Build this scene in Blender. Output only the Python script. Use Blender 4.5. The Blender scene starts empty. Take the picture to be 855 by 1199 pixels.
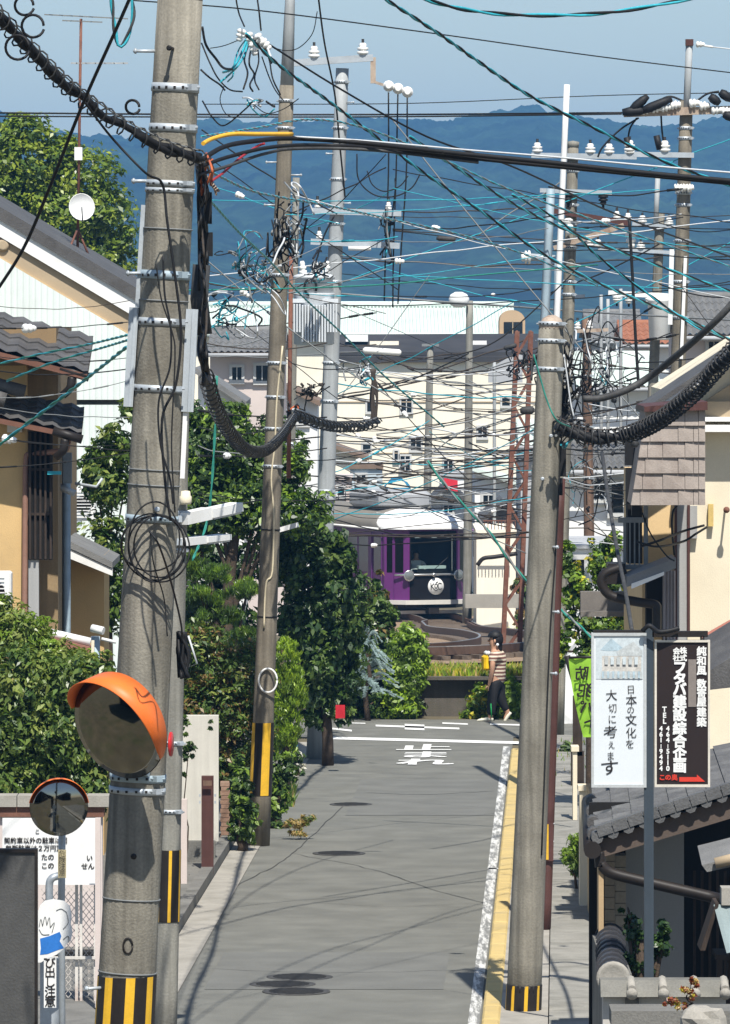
import bpy, math, random
import numpy as np
from mathutils import Vector, Matrix
R = math.radians
random.seed(7)
rng = np.random.default_rng(11)
sc = bpy.context.scene
COL = sc.collection

# ------------------------------------------------------------------ camera, sky, sun, exposure
F, CX, YH, HC = 7600.0, 427.5, 358.0, 6.8        # focal length in photo pixels, principal column, horizon row, camera height
cd = bpy.data.cameras.new('camera'); cam = bpy.data.objects.new('camera', cd); COL.objects.link(cam)
cam.location = (0, 0, HC); cam.rotation_euler = (R(90), 0, 0)
cd.sensor_fit = 'VERTICAL'; cd.sensor_height = 36; cd.sensor_width = 36 * 855 / 1199
cd.lens = 36 * F / 1199; cd.shift_y = -(599.5 - YH) / 1199
cd.clip_start = 0.5; cd.clip_end = 20000
sc.camera = cam
SUN_EL, SUN_AZ = 57.0, 10.0                       # behind the camera, a touch to the right
w = bpy.data.worlds.new('World'); sc.world = w; w.use_nodes = True
nt = w.node_tree; nt.nodes.clear()
sky = nt.nodes.new('ShaderNodeTexSky'); sky.sky_type = 'NISHITA'; sky.sun_disc = False
sky.sun_elevation = R(SUN_EL); sky.sun_rotation = R(180 - SUN_AZ)
sky.air_density = 1.0; sky.dust_density = 0.6; sky.ozone_density = 1.2; sky.altitude = 200
bg = nt.nodes.new('ShaderNodeBackground'); bg.inputs[1].default_value = 0.09
wo = nt.nodes.new('ShaderNodeOutputWorld')
nt.links.new(sky.outputs[0], bg.inputs[0]); nt.links.new(bg.outputs[0], wo.inputs[0])
sd = bpy.data.lights.new('sun', 'SUN'); sd.energy = 5.0; sd.angle = R(0.5); sd.color = (1.0, 0.955, 0.88)
so = bpy.data.objects.new('sun', sd); COL.objects.link(so); so.location = (20, -40, 80)
sdir = Vector((math.sin(R(SUN_AZ)) * math.cos(R(SUN_EL)), -math.cos(R(SUN_AZ)) * math.cos(R(SUN_EL)), math.sin(R(SUN_EL))))
so.rotation_euler = sdir.to_track_quat('Z', 'Y').to_euler()
sc.view_settings.view_transform = 'Standard'; sc.view_settings.look = 'None'
sc.view_settings.exposure = 0.42; sc.view_settings.gamma = 1.0
try:
    sc.render.engine = 'CYCLES'
    sc.cycles.max_bounces = 6; sc.cycles.diffuse_bounces = 2; sc.cycles.glossy_bounces = 2
    sc.cycles.transparent_max_bounces = 8; sc.cycles.volume_bounces = 0; sc.cycles.use_denoising = True
    sc.cycles.sample_clamp_indirect = 4
except Exception: pass

# ------------------------------------------------------------------ helpers
def at(x, y, s):
    """the point seen at photo pixel (x, y) where one metre is s pixels"""
    return Vector(((x - CX) / s, F / s, HC - (y - YH) / s))
def gs(y, z=0.0):
    """scale of ground of height z seen at row y"""
    return (y - YH) / (HC - z)

def tag(o, label=None, cat=None, group=None, kind=None):
    if label: o['label'] = label
    if cat: o['category'] = cat
    if group: o['group'] = group
    if kind: o['kind'] = kind
    return o
def thing(name, label, cat, loc, group=None):
    o = bpy.data.objects.new(name, None); COL.objects.link(o); o.location = loc
    o.empty_display_size = 0.1
    return tag(o, label, cat, group)
def wloc(o):
    v = Vector((0, 0, 0))
    while o is not None: v += Vector(o.location); o = o.parent
    return v

class MB:
    def __init__(s): s.v = []; s.f = []; s.m = []; s.sm = []
    def add(s, vs, fs, m=0, smooth=False):
        b = len(s.v); s.v += [tuple(p) for p in vs]
        for f in fs: s.f.append(tuple(b + i for i in f)); s.m.append(m); s.sm.append(smooth)
        return s
    def box(s, c, d, rz=0, m=0, rot=None):
        c = Vector(c); hx, hy, hz = d[0] / 2, d[1] / 2, d[2] / 2
        M = rot if rot is not None else Matrix.Rotation(rz, 3, 'Z')
        vs = [c + M @ Vector((a * hx, b * hy, e * hz)) for e in (-1, 1) for b in (-1, 1) for a in (-1, 1)]
        return s.add(vs, [(0, 2, 3, 1), (4, 5, 7, 6), (0, 1, 5, 4), (2, 6, 7, 3), (0, 4, 6, 2), (1, 3, 7, 5)], m)
    def bev(s, c, d, b, rz=0, m=0, rot=None):
        """box with chamfered vertical and top edges"""
        c = Vector(c); M = rot if rot is not None else Matrix.Rotation(rz, 3, 'Z')
        hx, hy, hz = d[0] / 2, d[1] / 2, d[2] / 2
        def ring(hx, hy, z, b):
            return [Vector(p) for p in ((-hx + b, -hy, z), (hx - b, -hy, z), (hx, -hy + b, z), (hx, hy - b, z), (hx - b, hy, z), (-hx + b, hy, z), (-hx, hy - b, z), (-hx, -hy + b, z))]
        rs = [ring(hx - b, hy - b, -hz, b), ring(hx, hy, -hz + b, b), ring(hx, hy, hz - b, b), ring(hx - b, hy - b, hz, b)]
        vs = [c + M @ p for r in rs for p in r]; fs = []
        for k in range(3):
            for i in range(8): fs.append((k * 8 + i, k * 8 + (i + 1) % 8, k * 8 + 8 + (i + 1) % 8, k * 8 + 8 + i))
        fs += [tuple(range(7, -1, -1)), tuple(range(24, 32))]
        return s.add(vs, fs, m)
    def beam(s, p0, p1, w, h, m=0, up=(0, 0, 1)):
        p0, p1 = Vector(p0), Vector(p1); a = (p1 - p0); L = a.length; a.normalize()
        u = Vector(up)
        if abs(a.dot(u)) > .98: u = Vector((0, 1, 0))
        x = a.cross(u).normalized(); z = x.cross(a).normalized()
        M = Matrix((x, a, z)).transposed()
        return s.box((p0 + p1) / 2, (w, L, h), rot=M, m=m)
    def tube(s, pts, r, n=8, m=0, caps=True, smooth=True, mfun=None, frames=None):
        P = [Vector(p) for p in pts]; k = len(P)
        rr = r if isinstance(r, (list, tuple)) else [r] * k
        T = []
        for i in range(k):
            t = P[min(i + 1, k - 1)] - P[max(i - 1, 0)]
            T.append(t.normalized() if t.length > 1e-9 else Vector((0, 0, 1)))
        u = Vector((1, 0, 0)) if abs(T[0].x) < .9 else Vector((0, 1, 0))
        u = (u - T[0] * u.dot(T[0])).normalized(); vs = []; b = len(s.v)
        for i in range(k):
            u = (u - T[i] * u.dot(T[i])); u = u.normalized() if u.length > 1e-6 else Vector((0, 0, 1))
            w2 = T[i].cross(u)
            for j in range(n):
                a = 2 * math.pi * j / n
                vs.append(P[i] + (u * math.cos(a) + w2 * math.sin(a)) * rr[i])
        s.v += [tuple(p) for p in vs]
        for i in range(k - 1):
            for j in range(n):
                s.f.append((b + i * n + j, b + i * n + (j + 1) % n, b + (i + 1) * n + (j + 1) % n, b + (i + 1) * n + j))
                s.m.append(mfun(i, j) if mfun else m); s.sm.append(smooth)
        if caps:
            s.f.append(tuple(b + j for j in range(n - 1, -1, -1))); s.m.append(m); s.sm.append(False)
            s.f.append(tuple(b + (k - 1) * n + j for j in range(n))); s.m.append(m); s.sm.append(False)
        return s
    def lathe(s, base, axis, prof, n=20, m=0, smooth=True, mfun=None):
        """prof = [(distance along the axis, radius)]"""
        a = Vector(axis).normalized(); base = Vector(base)
        return s.tube_axis(base, a, prof, n, m, smooth, mfun)
    def tube_axis(s, base, a, prof, n, m, smooth, mfun):
        u = Vector((1, 0, 0)) if abs(a.x) < .9 else Vector((0, 1, 0))
        u = (u - a * u.dot(a)).normalized(); w2 = a.cross(u); b = len(s.v)
        for (h, r) in prof:
            for j in range(n):
                t = 2 * math.pi * j / n
                s.v.append(tuple(base + a * h + (u * math.cos(t) + w2 * math.sin(t)) * max(r, 1e-4)))
        for i in range(len(prof) - 1):
            for j in range(n):
                s.f.append((b + i * n + j, b + i * n + (j + 1) % n, b + (i + 1) * n + (j + 1) % n, b + (i + 1) * n + j))
                s.m.append(mfun(i) if mfun else m); s.sm.append(smooth)
        k = len(prof)
        s.f.append(tuple(b + j for j in range(n - 1, -1, -1))); s.m.append(mfun(0) if mfun else m); s.sm.append(False)
        s.f.append(tuple(b + (k - 1) * n + j for j in range(n))); s.m.append(mfun(k - 2) if mfun else m); s.sm.append(False)
        return s
    def prism(s, poly, ext, m=0):
        """poly: 3-D points of a flat outline, pushed by the vector ext"""
        P = [Vector(p) for p in poly]; e = Vector(ext); n = len(P)
        vs = P + [p + e for p in P]
        fs = [tuple(range(n)), tuple(range(2 * n - 1, n - 1, -1))] + [(i, n + i, n + (i + 1) % n, (i + 1) % n) for i in range(n)]
        return s.add(vs, fs, m)
    def build(s, name, mats, parent=None, recalc=True):
        me = bpy.data.meshes.new(name)
        if parent is not None: off = wloc(parent); loc = Vector((0, 0, 0))
        else:
            A = np.array(s.v); off = Vector(((A[:, 0].min() + A[:, 0].max()) / 2, (A[:, 1].min() + A[:, 1].max()) / 2, A[:, 2].min())); loc = off
        A = np.array(s.v, dtype=np.float64) - np.array(off)
        me.from_pydata(A.tolist(), [], s.f)
        if not isinstance(mats, (list, tuple)): mats = [mats]
        for m in mats: me.materials.append(m)
        me.polygons.foreach_set('material_index', s.m); me.polygons.foreach_set('use_smooth', s.sm)
        if recalc and len(s.f) < 60000:
            import bmesh
            bm = bmesh.new(); bm.from_mesh(me); bmesh.ops.recalc_face_normals(bm, faces=bm.faces); bm.to_mesh(me); bm.free()
        me.update()
        o = bpy.data.objects.new(name, me); COL.objects.link(o)
        o.location = loc
        if parent is not None: o.parent = parent
        return o

def spline(pts, n):
    """Catmull-Rom through the points, n samples per span"""
    P = [Vector(p) for p in pts]; P = [P[0] * 2 - P[1]] + P + [P[-1] * 2 - P[-2]]; out = []
    for i in range(1, len(P) - 2):
        for k in range(n):
            t = k / n; a, b, c, d = P[i - 1], P[i], P[i + 1], P[i + 2]
            out.append(.5 * ((2 * b) + (c - a) * t + (2 * a - 5 * b + 4 * c - d) * t * t + (3 * b - a - 3 * c + d) * t ** 3))
    out.append(P[-2]); return out
def sagline(p0, p1, sag, n=14):
    p0, p1 = Vector(p0), Vector(p1); out = []
    for i in range(n + 1):
        t = i / n; p = p0.lerp(p1, t); p.z -= 4 * sag * t * (1 - t); out.append(p)
    return out
def offset_path(P, R0, turns, ph, n=None):
    """helix of radius R0 round the path P"""
    P = [Vector(p) for p in P]; out = []; L = len(P); u = None
    for i in range(L):
        t = (P[min(i + 1, L - 1)] - P[max(i - 1, 0)]).normalized()
        if u is None: u = Vector((0, 0, 1)) if abs(t.z) < .9 else Vector((1, 0, 0))
        u = (u - t * u.dot(t)).normalized(); v = t.cross(u)
        a = 2 * math.pi * turns * i / (L - 1) + ph
        out.append(P[i] + (u * math.cos(a) + v * math.sin(a)) * R0)
    return out
def resample(P, n):
    P = [Vector(p) for p in P]; D = [0]
    for a, b in zip(P, P[1:]): D.append(D[-1] + (b - a).length)
    out = []; j = 0
    for i in range(n):
        d = D[-1] * i / (n - 1)
        while j < len(P) - 2 and D[j + 1] < d: j += 1
        t = (d - D[j]) / max(1e-9, D[j + 1] - D[j]); out.append(P[j].lerp(P[j + 1], t))
    return out

# ------------------------------------------------------------------ materials
MATS = {}
def mat(name, c, rough=.7, var=.12, scale=6.0, metal=0.0, bump=0.0, streak=0.0, dirt=None, dirt_amt=0.0, spec=.3, fine=60.0, trans=0.0):
    """procedural weathered material: base colour varied by two noises, vertical streaks, patches of dirt, fine bump"""
    if name in MATS: return MATS[name]
    m = bpy.data.materials.new(name); m.use_nodes = True; N = m.node_tree.nodes; L = m.node_tree.links; N.clear()
    out = N.new('ShaderNodeOutputMaterial'); p = N.new('ShaderNodeBsdfPrincipled'); L.new(p.outputs[0], out.inputs[0])
    p.inputs['Roughness'].default_value = rough; p.inputs['Metallic'].default_value = metal
    p.inputs['Specular IOR Level'].default_value = spec
    tc = N.new('ShaderNodeTexCoord')
    n1 = N.new('ShaderNodeTexNoise'); n1.inputs['Scale'].default_value = scale; n1.inputs['Detail'].default_value = 6
    L.new(tc.outputs['Object'], n1.inputs['Vector'])
    mr = N.new('ShaderNodeMapRange'); mr.inputs[1].default_value = .25; mr.inputs[2].default_value = .75
    mr.inputs[3].default_value = 1 - var; mr.inputs[4].default_value = 1 + var
    L.new(n1.outputs[0], mr.inputs[0])
    last = mr.outputs[0]
    if streak:
        mp = N.new('ShaderNodeMapping'); mp.inputs['Scale'].default_value = (9, 9, .35); L.new(tc.outputs['Object'], mp.inputs['Vector'])
        n2 = N.new('ShaderNodeTexNoise'); n2.inputs['Scale'].default_value = 1.6; n2.inputs['Detail'].default_value = 4; L.new(mp.outputs[0], n2.inputs['Vector'])
        m2 = N.new('ShaderNodeMapRange'); m2.inputs[1].default_value = .3; m2.inputs[2].default_value = .7; m2.inputs[3].default_value = 1 - streak; m2.inputs[4].default_value = 1 + streak * .6
        L.new(n2.outputs[0], m2.inputs[0])
        mu = N.new('ShaderNodeMath'); mu.operation = 'MULTIPLY'; L.new(last, mu.inputs[0]); L.new(m2.outputs[0], mu.inputs[1]); last = mu.outputs[0]
    n3 = N.new('ShaderNodeTexNoise'); n3.inputs['Scale'].default_value = fine; n3.inputs['Detail'].default_value = 3; L.new(tc.outputs['Object'], n3.inputs['Vector'])
    m3 = N.new('ShaderNodeMapRange'); m3.inputs[1].default_value = .3; m3.inputs[2].default_value = .7; m3.inputs[3].default_value = 1 - var * .6; m3.inputs[4].default_value = 1 + var * .6
    L.new(n3.outputs[0], m3.inputs[0])
    mu3 = N.new('ShaderNodeMath'); mu3.operation = 'MULTIPLY'; L.new(last, mu3.inputs[0]); L.new(m3.outputs[0], mu3.inputs[1]); last = mu3.outputs[0]
    vm = N.new('ShaderNodeVectorMath'); vm.operation = 'SCALE'; vm.inputs[0].default_value = c[:3]; L.new(last, vm.inputs['Scale'])
    colout = vm.outputs[0]
    if dirt is not None:
        n4 = N.new('ShaderNodeTexNoise'); n4.inputs['Scale'].default_value = scale * .45; n4.inputs['Detail'].default_value = 8; n4.inputs['Roughness'].default_value = .7
        L.new(tc.outputs['Object'], n4.inputs['Vector'])
        m4 = N.new('ShaderNodeMapRange'); m4.inputs[1].default_value = .5; m4.inputs[2].default_value = .72; m4.inputs[3].default_value = 0; m4.inputs[4].default_value = dirt_amt
        L.new(n4.outputs[0], m4.inputs[0])
        mx = N.new('ShaderNodeMix'); mx.data_type = 'RGBA'; L.new(m4.outputs[0], mx.inputs[0]); L.new(colout, mx.inputs[6]); mx.inputs[7].default_value = (*dirt[:3], 1); colout = mx.outputs[2]
    L.new(colout, p.inputs['Base Color'])
    if bump:
        bp = N.new('ShaderNodeBump'); bp.inputs['Strength'].default_value = bump; bp.inputs['Distance'].default_value = .02
        L.new(n3.outputs[0], bp.inputs['Height']); L.new(bp.outputs[0], p.inputs['Normal'])
    MATS[name] = m; return m

def leafmat(name, c, trans=.3, rough=.5):
    if name in MATS: return MATS[name]
    m = bpy.data.materials.new(name); m.use_nodes = True; N = m.node_tree.nodes; L = m.node_tree.links; N.clear()
    out = N.new('ShaderNodeOutputMaterial'); p = N.new('ShaderNodeBsdfPrincipled'); t = N.new('ShaderNodeBsdfTranslucent'); mx = N.new('ShaderNodeMixShader')
    tc = N.new('ShaderNodeTexCoord'); n = N.new('ShaderNodeTexNoise'); n.inputs['Scale'].default_value = 5; n.inputs['Detail'].default_value = 5
    L.new(tc.outputs['Object'], n.inputs['Vector'])
    mr = N.new('ShaderNodeMapRange'); mr.inputs[1].default_value = .3; mr.inputs[2].default_value = .7; mr.inputs[3].default_value = .65; mr.inputs[4].default_value = 1.35; L.new(n.outputs[0], mr.inputs[0])
    v = N.new('ShaderNodeVectorMath'); v.operation = 'SCALE'; v.inputs[0].default_value = c; L.new(mr.outputs[0], v.inputs['Scale'])
    v2 = N.new('ShaderNodeVectorMath'); v2.operation = 'MULTIPLY'; v2.inputs[1].default_value = (1.25, 1.35, .6); L.new(v.outputs[0], v2.inputs[0])
    L.new(v.outputs[0], p.inputs['Base Color']); L.new(v2.outputs[0], t.inputs['Color'])
    p.inputs['Roughness'].default_value = .38; p.inputs['Specular IOR Level'].default_value = .5
    mx.inputs[0].default_value = trans; L.new(p.outputs[0], mx.inputs[1]); L.new(t.outputs[0], mx.inputs[2]); L.new(mx.outputs[0], out.inputs[0])
    MATS[name] = m; return m

M = {}
M['pole'] = mat('pole_concrete', (.228, .211, .172), .9, .2, 3, streak=.42, bump=.25, dirt=(.09, .078, .06), dirt_amt=.6)
M['pole_grey'] = mat('pole_concrete_grey', (.24, .232, .20), .9, .16, 3, streak=.3, bump=.25, dirt=(.12, .11, .09), dirt_amt=.4)
M['pole_dark'] = mat('pole_concrete_dark', (.20, .175, .135), .9, .2, 3, streak=.35, bump=.25, dirt=(.07, .06, .045), dirt_amt=.6)
M['pole_steel'] = mat('pole_steel_pale', (.36, .38, .385), .6, .1, 3, streak=.2, dirt=(.17, .165, .15), dirt_amt=.5)
M['galv'] = mat('galvanised_steel', (.45, .49, .52), .5, .1, 8, metal=.3, dirt=(.16, .14, .12), dirt_amt=.3)
M['galv_blue'] = mat('galvanised_steel_blue', (.32, .40, .45), .55, .1, 8, dirt=(.12, .11, .1), dirt_amt=.3)
M['rust'] = mat('rusty_steel', (.17, .072, .048), .85, .25, 9, dirt=(.28, .2, .16), dirt_amt=.5)
M['rustlight'] = mat('rusty_arm', (.40, .32, .25), .8, .2, 9, dirt=(.2, .09, .05), dirt_amt=.8)
M['brown'] = mat('brown_painted_steel', (.085, .036, .03), .6, .15, 6, streak=.2)
M['wood'] = mat('old_wood_pole', (.16, .10, .07), .9, .2, 6, streak=.3)
M['black'] = mat('black_rubber', (.012, .012, .013), .6, .2, 20)
M['wire'] = mat('dark_wire', (.014, .014, .014), .7, .2, 20)
M['wirebrown'] = mat('brown_wire', (.05, .04, .032), .7, .2, 20)
M['wiregrey'] = mat('grey_wire', (.20, .21, .21), .6, .1, 20)
M['wirepale'] = mat('pale_wire', (.55, .57, .58), .5, .1, 20)
M['turq'] = mat('turquoise_wire', (.035, .34, .42), .5, .2, 12)
M['green_w'] = mat('green_wire', (.03, .22, .17), .55, .2, 12)
M['yellow_w'] = mat('yellow_cover', (.75, .42, .04), .5, .1, 12)
M['red_w'] = mat('red_wire', (.35, .03, .04), .5, .15, 12)
M['orange_w'] = mat('orange_wire', (.5, .13, .05), .5, .15, 12)
M['cable'] = mat('weathered_cable', (.045, .045, .045), .65, .25, 12, dirt=(.2, .2, .19), dirt_amt=.3)
M['spiral'] = mat('spiral_hanger', (.03, .03, .03), .6, .3, 14)
M['white_p'] = mat('white_porcelain', (.80, .79, .75), .25, .05, 10, spec=.5)
M['white'] = mat('white_paint', (.78, .78, .76), .5, .05, 4, dirt=(.4, .36, .3), dirt_amt=.25)
M['cream'] = mat('cream_render', (.74, .66, .50), .9, .05, 2, bump=.1, dirt=(.5, .42, .3), dirt_amt=.25)
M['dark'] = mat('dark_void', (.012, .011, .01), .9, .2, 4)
M['yellowp'] = mat('yellow_paint', (.72, .42, .03), .5, .1, 8, dirt=(.3, .2, .05), dirt_amt=.3)
M['blackp'] = mat('black_paint', (.02, .016, .014), .5, .2, 8)
M['whitewall'] = mat('white_corrugated_wall', (.70, .76, .72), .7, .05, 1.5, streak=.06, dirt=(.45, .45, .4), dirt_amt=.35)
M['glass'] = mat('dark_glass', (.012, .016, .018), .06, .05, 3, spec=.6)
M['trunk'] = mat('bark', (.07, .05, .035), .95, .3, 12, bump=.5)
# ------------------------------------------------------------------ the setting
from mathutils import noise as mn
def tz(d):
    if d < 107.2: return 0.0
    if d < 108.6: return 0.0
    if d < 197: return .6 - .0413 * (d - 108.6)
    return -3.05 if d < 245 else max(-4.0, -3.05 - (d - 245) * .03)
M['ground'] = mat('dirt_and_grass_ground', (.13, .11, .07), .95, .25, .8, bump=.4, dirt=(.05, .08, .02), dirt_amt=.7)
M['ballast'] = mat('rusty_ballast', (.27, .19, .125), .95, .25, 3, bump=.6, fine=25, dirt=(.28, .22, .15), dirt_amt=.6)
M['asphalt'] = mat('worn_asphalt', (.160, .159, .139), .85, .2, 1.6, bump=.5, fine=70, dirt=(.112, .114, .105), dirt_amt=.6)
M['concrete'] = mat('pale_concrete', (.33, .31, .27), .9, .15, 2.5, bump=.2, dirt=(.14, .13, .1), dirt_amt=.5)
M['concrete_d'] = mat('dark_concrete', (.17, .165, .15), .9, .2, 2.5, bump=.3, dirt=(.06, .06, .05), dirt_amt=.6)
M['kerb'] = mat('yellow_kerb_paint', (.52, .39, .16), .8, .1, 3, dirt=(.32, .27, .17), dirt_amt=.6)
M['forest'] = mat('far_forest', (.016, .032, .016), .95, .95, .018, fine=.11)

vs = []; fs = []
xs = [-1100, -400, -120, -40] + [-20 + 2 * i for i in range(21)] + [40, 120, 400, 1100]
dsr = [-40, 0, 40, 80, 106, 107.2, 108.55, 108.7] + [112 + 6 * i for i in range(24)] + [270, 300, 350, 500, 900, 1500, 2600, 4000]
for d in dsr:
    for x in xs:
        z = tz(d) - (.01 if d < 108 else .0)
        if 109 < d < 260: z += .06 * mn.noise(Vector((x * .4, d * .2, 1)))
        vs.append((x, d, z))
n = len(xs)
for i in range(len(dsr) - 1):
    for j in range(n - 1): fs.append((i * n + j, i * n + j + 1, (i + 1) * n + j + 1, (i + 1) * n + j))
b = MB(); b.add(vs, fs, 0, True); tag(b.build('ground', M['ground']), kind='structure')

XL = lambda d: -1.85 + .0305 * (d - 64.2)
XR = lambda d: 1.13 + .0300 * (d - 62)
def strip(b, fa, fb, d0, d1, z, n=20, m=0, th=None):
    for i in range(n):
        a0 = d0 + (d1 - d0) * i / n; a1 = d0 + (d1 - d0) * (i + 1) / n
        b.add([(fa(a0), a0, z), (fb(a0), a0, z), (fb(a1), a1, z), (fa(a1), a1, z)], [(0, 1, 2, 3)], m)
b = MB(); strip(b, XL, XR, 20, 102.2, .004); b.add([(-40, 102.2, .004), (40, 102.2, .004), (40, 106.6, .004), (-40, 106.6, .004)], [(0, 1, 2, 3)])
tag(b.build('road', M['asphalt']), kind='structure')
# darker resurfaced patches of asphalt
M['asphalt2'] = mat('patched_asphalt', (.146, .146, .132), .85, .16, 1.5, bump=.3, fine=45)
b = MB()
for (d0, d1, a, e) in ((64.5, 68.2, .08, .86), (86.5, 93.0, .3, .98), (57.5, 61.2, .02, .97)):
    strip(b, lambda d: XL(d) + (XR(d) - XL(d)) * a, lambda d: XL(d) + (XR(d) - XL(d)) * e, d0, d1, .008, 4)
tag(b.build('road_patch', M['asphalt2']), kind='structure')
# gutter and kerb at the left, kerb painted yellow at the right, pavement beyond it
b = MB(); strip(b, lambda d: XL(d) - .34, XL, 20, 101, .012, 40); tag(b.build('gutter', M['concrete']), kind='structure')
b = MB()
for i in range(50):
    d0 = 52 + i; rz = -.0305
    b.box((XL(d0 + .5) - .42, d0 + .5, .06), (.14, .985, .14), rz=rz)
tag(b.build('kerb', M['concrete_d']), kind='structure')
b = MB(); strip(b, lambda d: XL(d) - 5, lambda d: XL(d) - .49, 52, 101.5, .10, 10); tag(b.build('pavement', M['concrete_d']), kind='structure')
b = MB()
d0 = 50.0
while d0 < 97:
    b.bev((XR(d0 + .6) + .085, d0 + .6, .055), (.17, 1.19, .13), .02, rz=-.03); d0 += 1.2
tag(b.build('yellow_kerb', M['kerb']), kind='structure')
b = MB(); strip(b, lambda d: XR(d) + .17, lambda d: XR(d) + .62, 40, 101.5, .10, 40); tag(b.build('pavement', M['concrete']), kind='structure')
M['slab'] = mat('gutter_slabs', (.26, .25, .22), .9, .2, 3, bump=.3, dirt=(.08, .08, .06), dirt_amt=.5)
b = MB(); d0 = 40
while d0 < 101:
    b.box((XR(d0 + .3) + .84, d0 + .295, .085), (.42, .585, .05), rz=-.03); d0 += .6
tag(b.build('pavement_slab', M['slab']), kind='structure')
b = MB(); strip(b, lambda d: XR(d) + 1.05, lambda d: XR(d) + 6, 40, 101.5, .09, 20); tag(b.build('path', M['concrete_d']), kind='structure')

def wornpaint(name, wear, c=(.74, .74, .71)):
    m = bpy.data.materials.new(name); m.use_nodes = True; N = m.node_tree.nodes; L = m.node_tree.links
    p = N['Principled BSDF']; p.inputs['Roughness'].default_value = .75
    tc = N.new('ShaderNodeTexCoord'); mp = N.new('ShaderNodeMapping'); mp.inputs['Scale'].default_value = (6, .5, 1)
    L.new(tc.outputs['Object'], mp.inputs[0])
    n = N.new('ShaderNodeTexNoise'); n.inputs['Scale'].default_value = 2.2; n.inputs['Detail'].default_value = 9; n.inputs['Roughness'].default_value = .75; L.new(mp.outputs[0], n.inputs['Vector'])
    r = N.new('ShaderNodeValToRGB'); r.color_ramp.elements[0].position = wear - .05; r.color_ramp.elements[1].position = wear + .05
    r.color_ramp.elements[0].color = (.2, .2, .19, 1); r.color_ramp.elements[1].color = (*c, 1)
    L.new(n.outputs[0], r.inputs[0]); L.new(r.outputs[0], p.inputs['Base Color']); return m
M['paint_worn'] = wornpaint('worn_white_road_paint', .505, (.62, .62, .59))
M['paint_ok'] = wornpaint('white_road_paint', .36)
b = MB(); strip(b, lambda d: XR(d) - .14, lambda d: XR(d) - .03, 45, 100, .012, 40)
tag(b.build('road_marking', M['paint_worn']), kind='structure')
b = MB()
def gq(px, z=.012):
    b.add([Vector(at(x, y, gs(y, z))) for x, y in px], [(0, 1, 2, 3)])
gq(((388, 862.5), (606, 868), (606, 871), (388, 865.5))); gq(((606, 868), (690, 872), (690, 875), (606, 871)))
gq(((440, 848.5), (538, 852), (538, 854), (440, 850.5))); gq(((474, 847.5), (497, 848.5), (497, 855), (474, 854)))
gq(((518, 845.8), (548, 847), (548, 848.6), (518, 847.4))); gq(((574, 847), (640, 849), (640, 850.5), (574, 848.6))); gq(((380, 851), (412, 854.5), (412, 856.5), (380, 853)))
gq(((572, 1016), (590, 1016), (590, 1017.5), (572, 1017.5))); gq(((398, 845.6), (428, 846.4), (428, 847.4), (398, 846.6)))
tag(b.build('road_marking', M['paint_ok']), kind='structure')
def text_mesh(b, s, origin, ux, uy, size, m=0, bold=0.0, sx=1.0, away=None):
    """flat lettering: each character a filled outline placed at origin along ux (right) and uy (up)"""
    cu = bpy.data.curves.new('txt', 'FONT'); cu.body = s; cu.size = size; cu.align_x = 'CENTER'; cu.align_y = 'CENTER'; cu.resolution_u = 3
    o = bpy.data.objects.new('txt', cu); COL.objects.link(o)
    dg = bpy.context.evaluated_depsgraph_get(); dg.update()
    me = bpy.data.meshes.new_from_object(o.evaluated_get(dg))
    O = Vector(origin); ux = Vector(ux).normalized(); uy = Vector(uy).normalized()
    out = ux.cross(uy).normalized(); sh = [(0, 0)] if not bold else [(0, 0), (bold, bold), (-bold, bold), (bold, -bold), (-bold, -bold)]
    for k, (dx, dy) in enumerate(sh): b.add([O + ux * (v.co.x * sx + dx) + uy * (v.co.y + dy) + out * .0006 * k for v in me.vertices], [tuple(p.vertices) for p in me.polygons], m)
    bpy.data.objects.remove(o); bpy.data.curves.remove(cu); bpy.data.meshes.remove(me)
b = MB()
for k, ch in enumerate('止まれ'):
    y = (876.5, 885, 893.5)[k]; s = gs(y)
    c = at(497, y, s); c.z = .013
    text_mesh(b, ch, c, (1, -.03, 0), (.03, 1, 0), 1.45, bold=.03, sx=.60)
tag(b.build('road_marking', M['paint_ok']), kind='structure')

# cracks wandering over the asphalt
M['crack'] = mat('asphalt_crack', (.045, .045, .042), .95, .2, 8)
def crack(pts, wd):
    P = spline([(a, c, 0) for a, c in pts], 10); vs = []
    for i, p in enumerate(P):
        q = Vector((p.x + .03 * mn.noise(Vector((i * .7, p.y, 0))), p.y + .10 * mn.noise(Vector((i * .6, 3, p.x))), .010)); t_ = (P[min(i + 1, len(P) - 1)] - P[max(0, i - 1)]).normalized(); nn = Vector((-t_.y, t_.x, 0)) * wd * (.6 + .5 * abs(mn.noise(Vector((i * .9, 1, 1)))))
        vs += [q - nn, q + nn]
    b = MB(); b.add(vs, [(2 * i, 2 * i + 1, 2 * i + 3, 2 * i + 2) for i in range(len(P) - 1)]); tag(b.build('road_crack', M['crack']), kind='structure')
crack(((-.9, 80.5), (.1, 78.2), (.8, 75.5), (1.45, 73.5)), .009); crack(((1.0, 73.6), (.2, 73.4), (-.6, 73.9)), .006); crack(((-1.5, 76), (-1.0, 79.5), (-.7, 83), (-.3, 88)), .008); crack(((.0, 90.5), (.8, 90.2), (1.8, 90.8)), .02); crack(((-1.7, 66.5), (-.4, 66.1), (1.1, 66.4)), .008)
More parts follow.
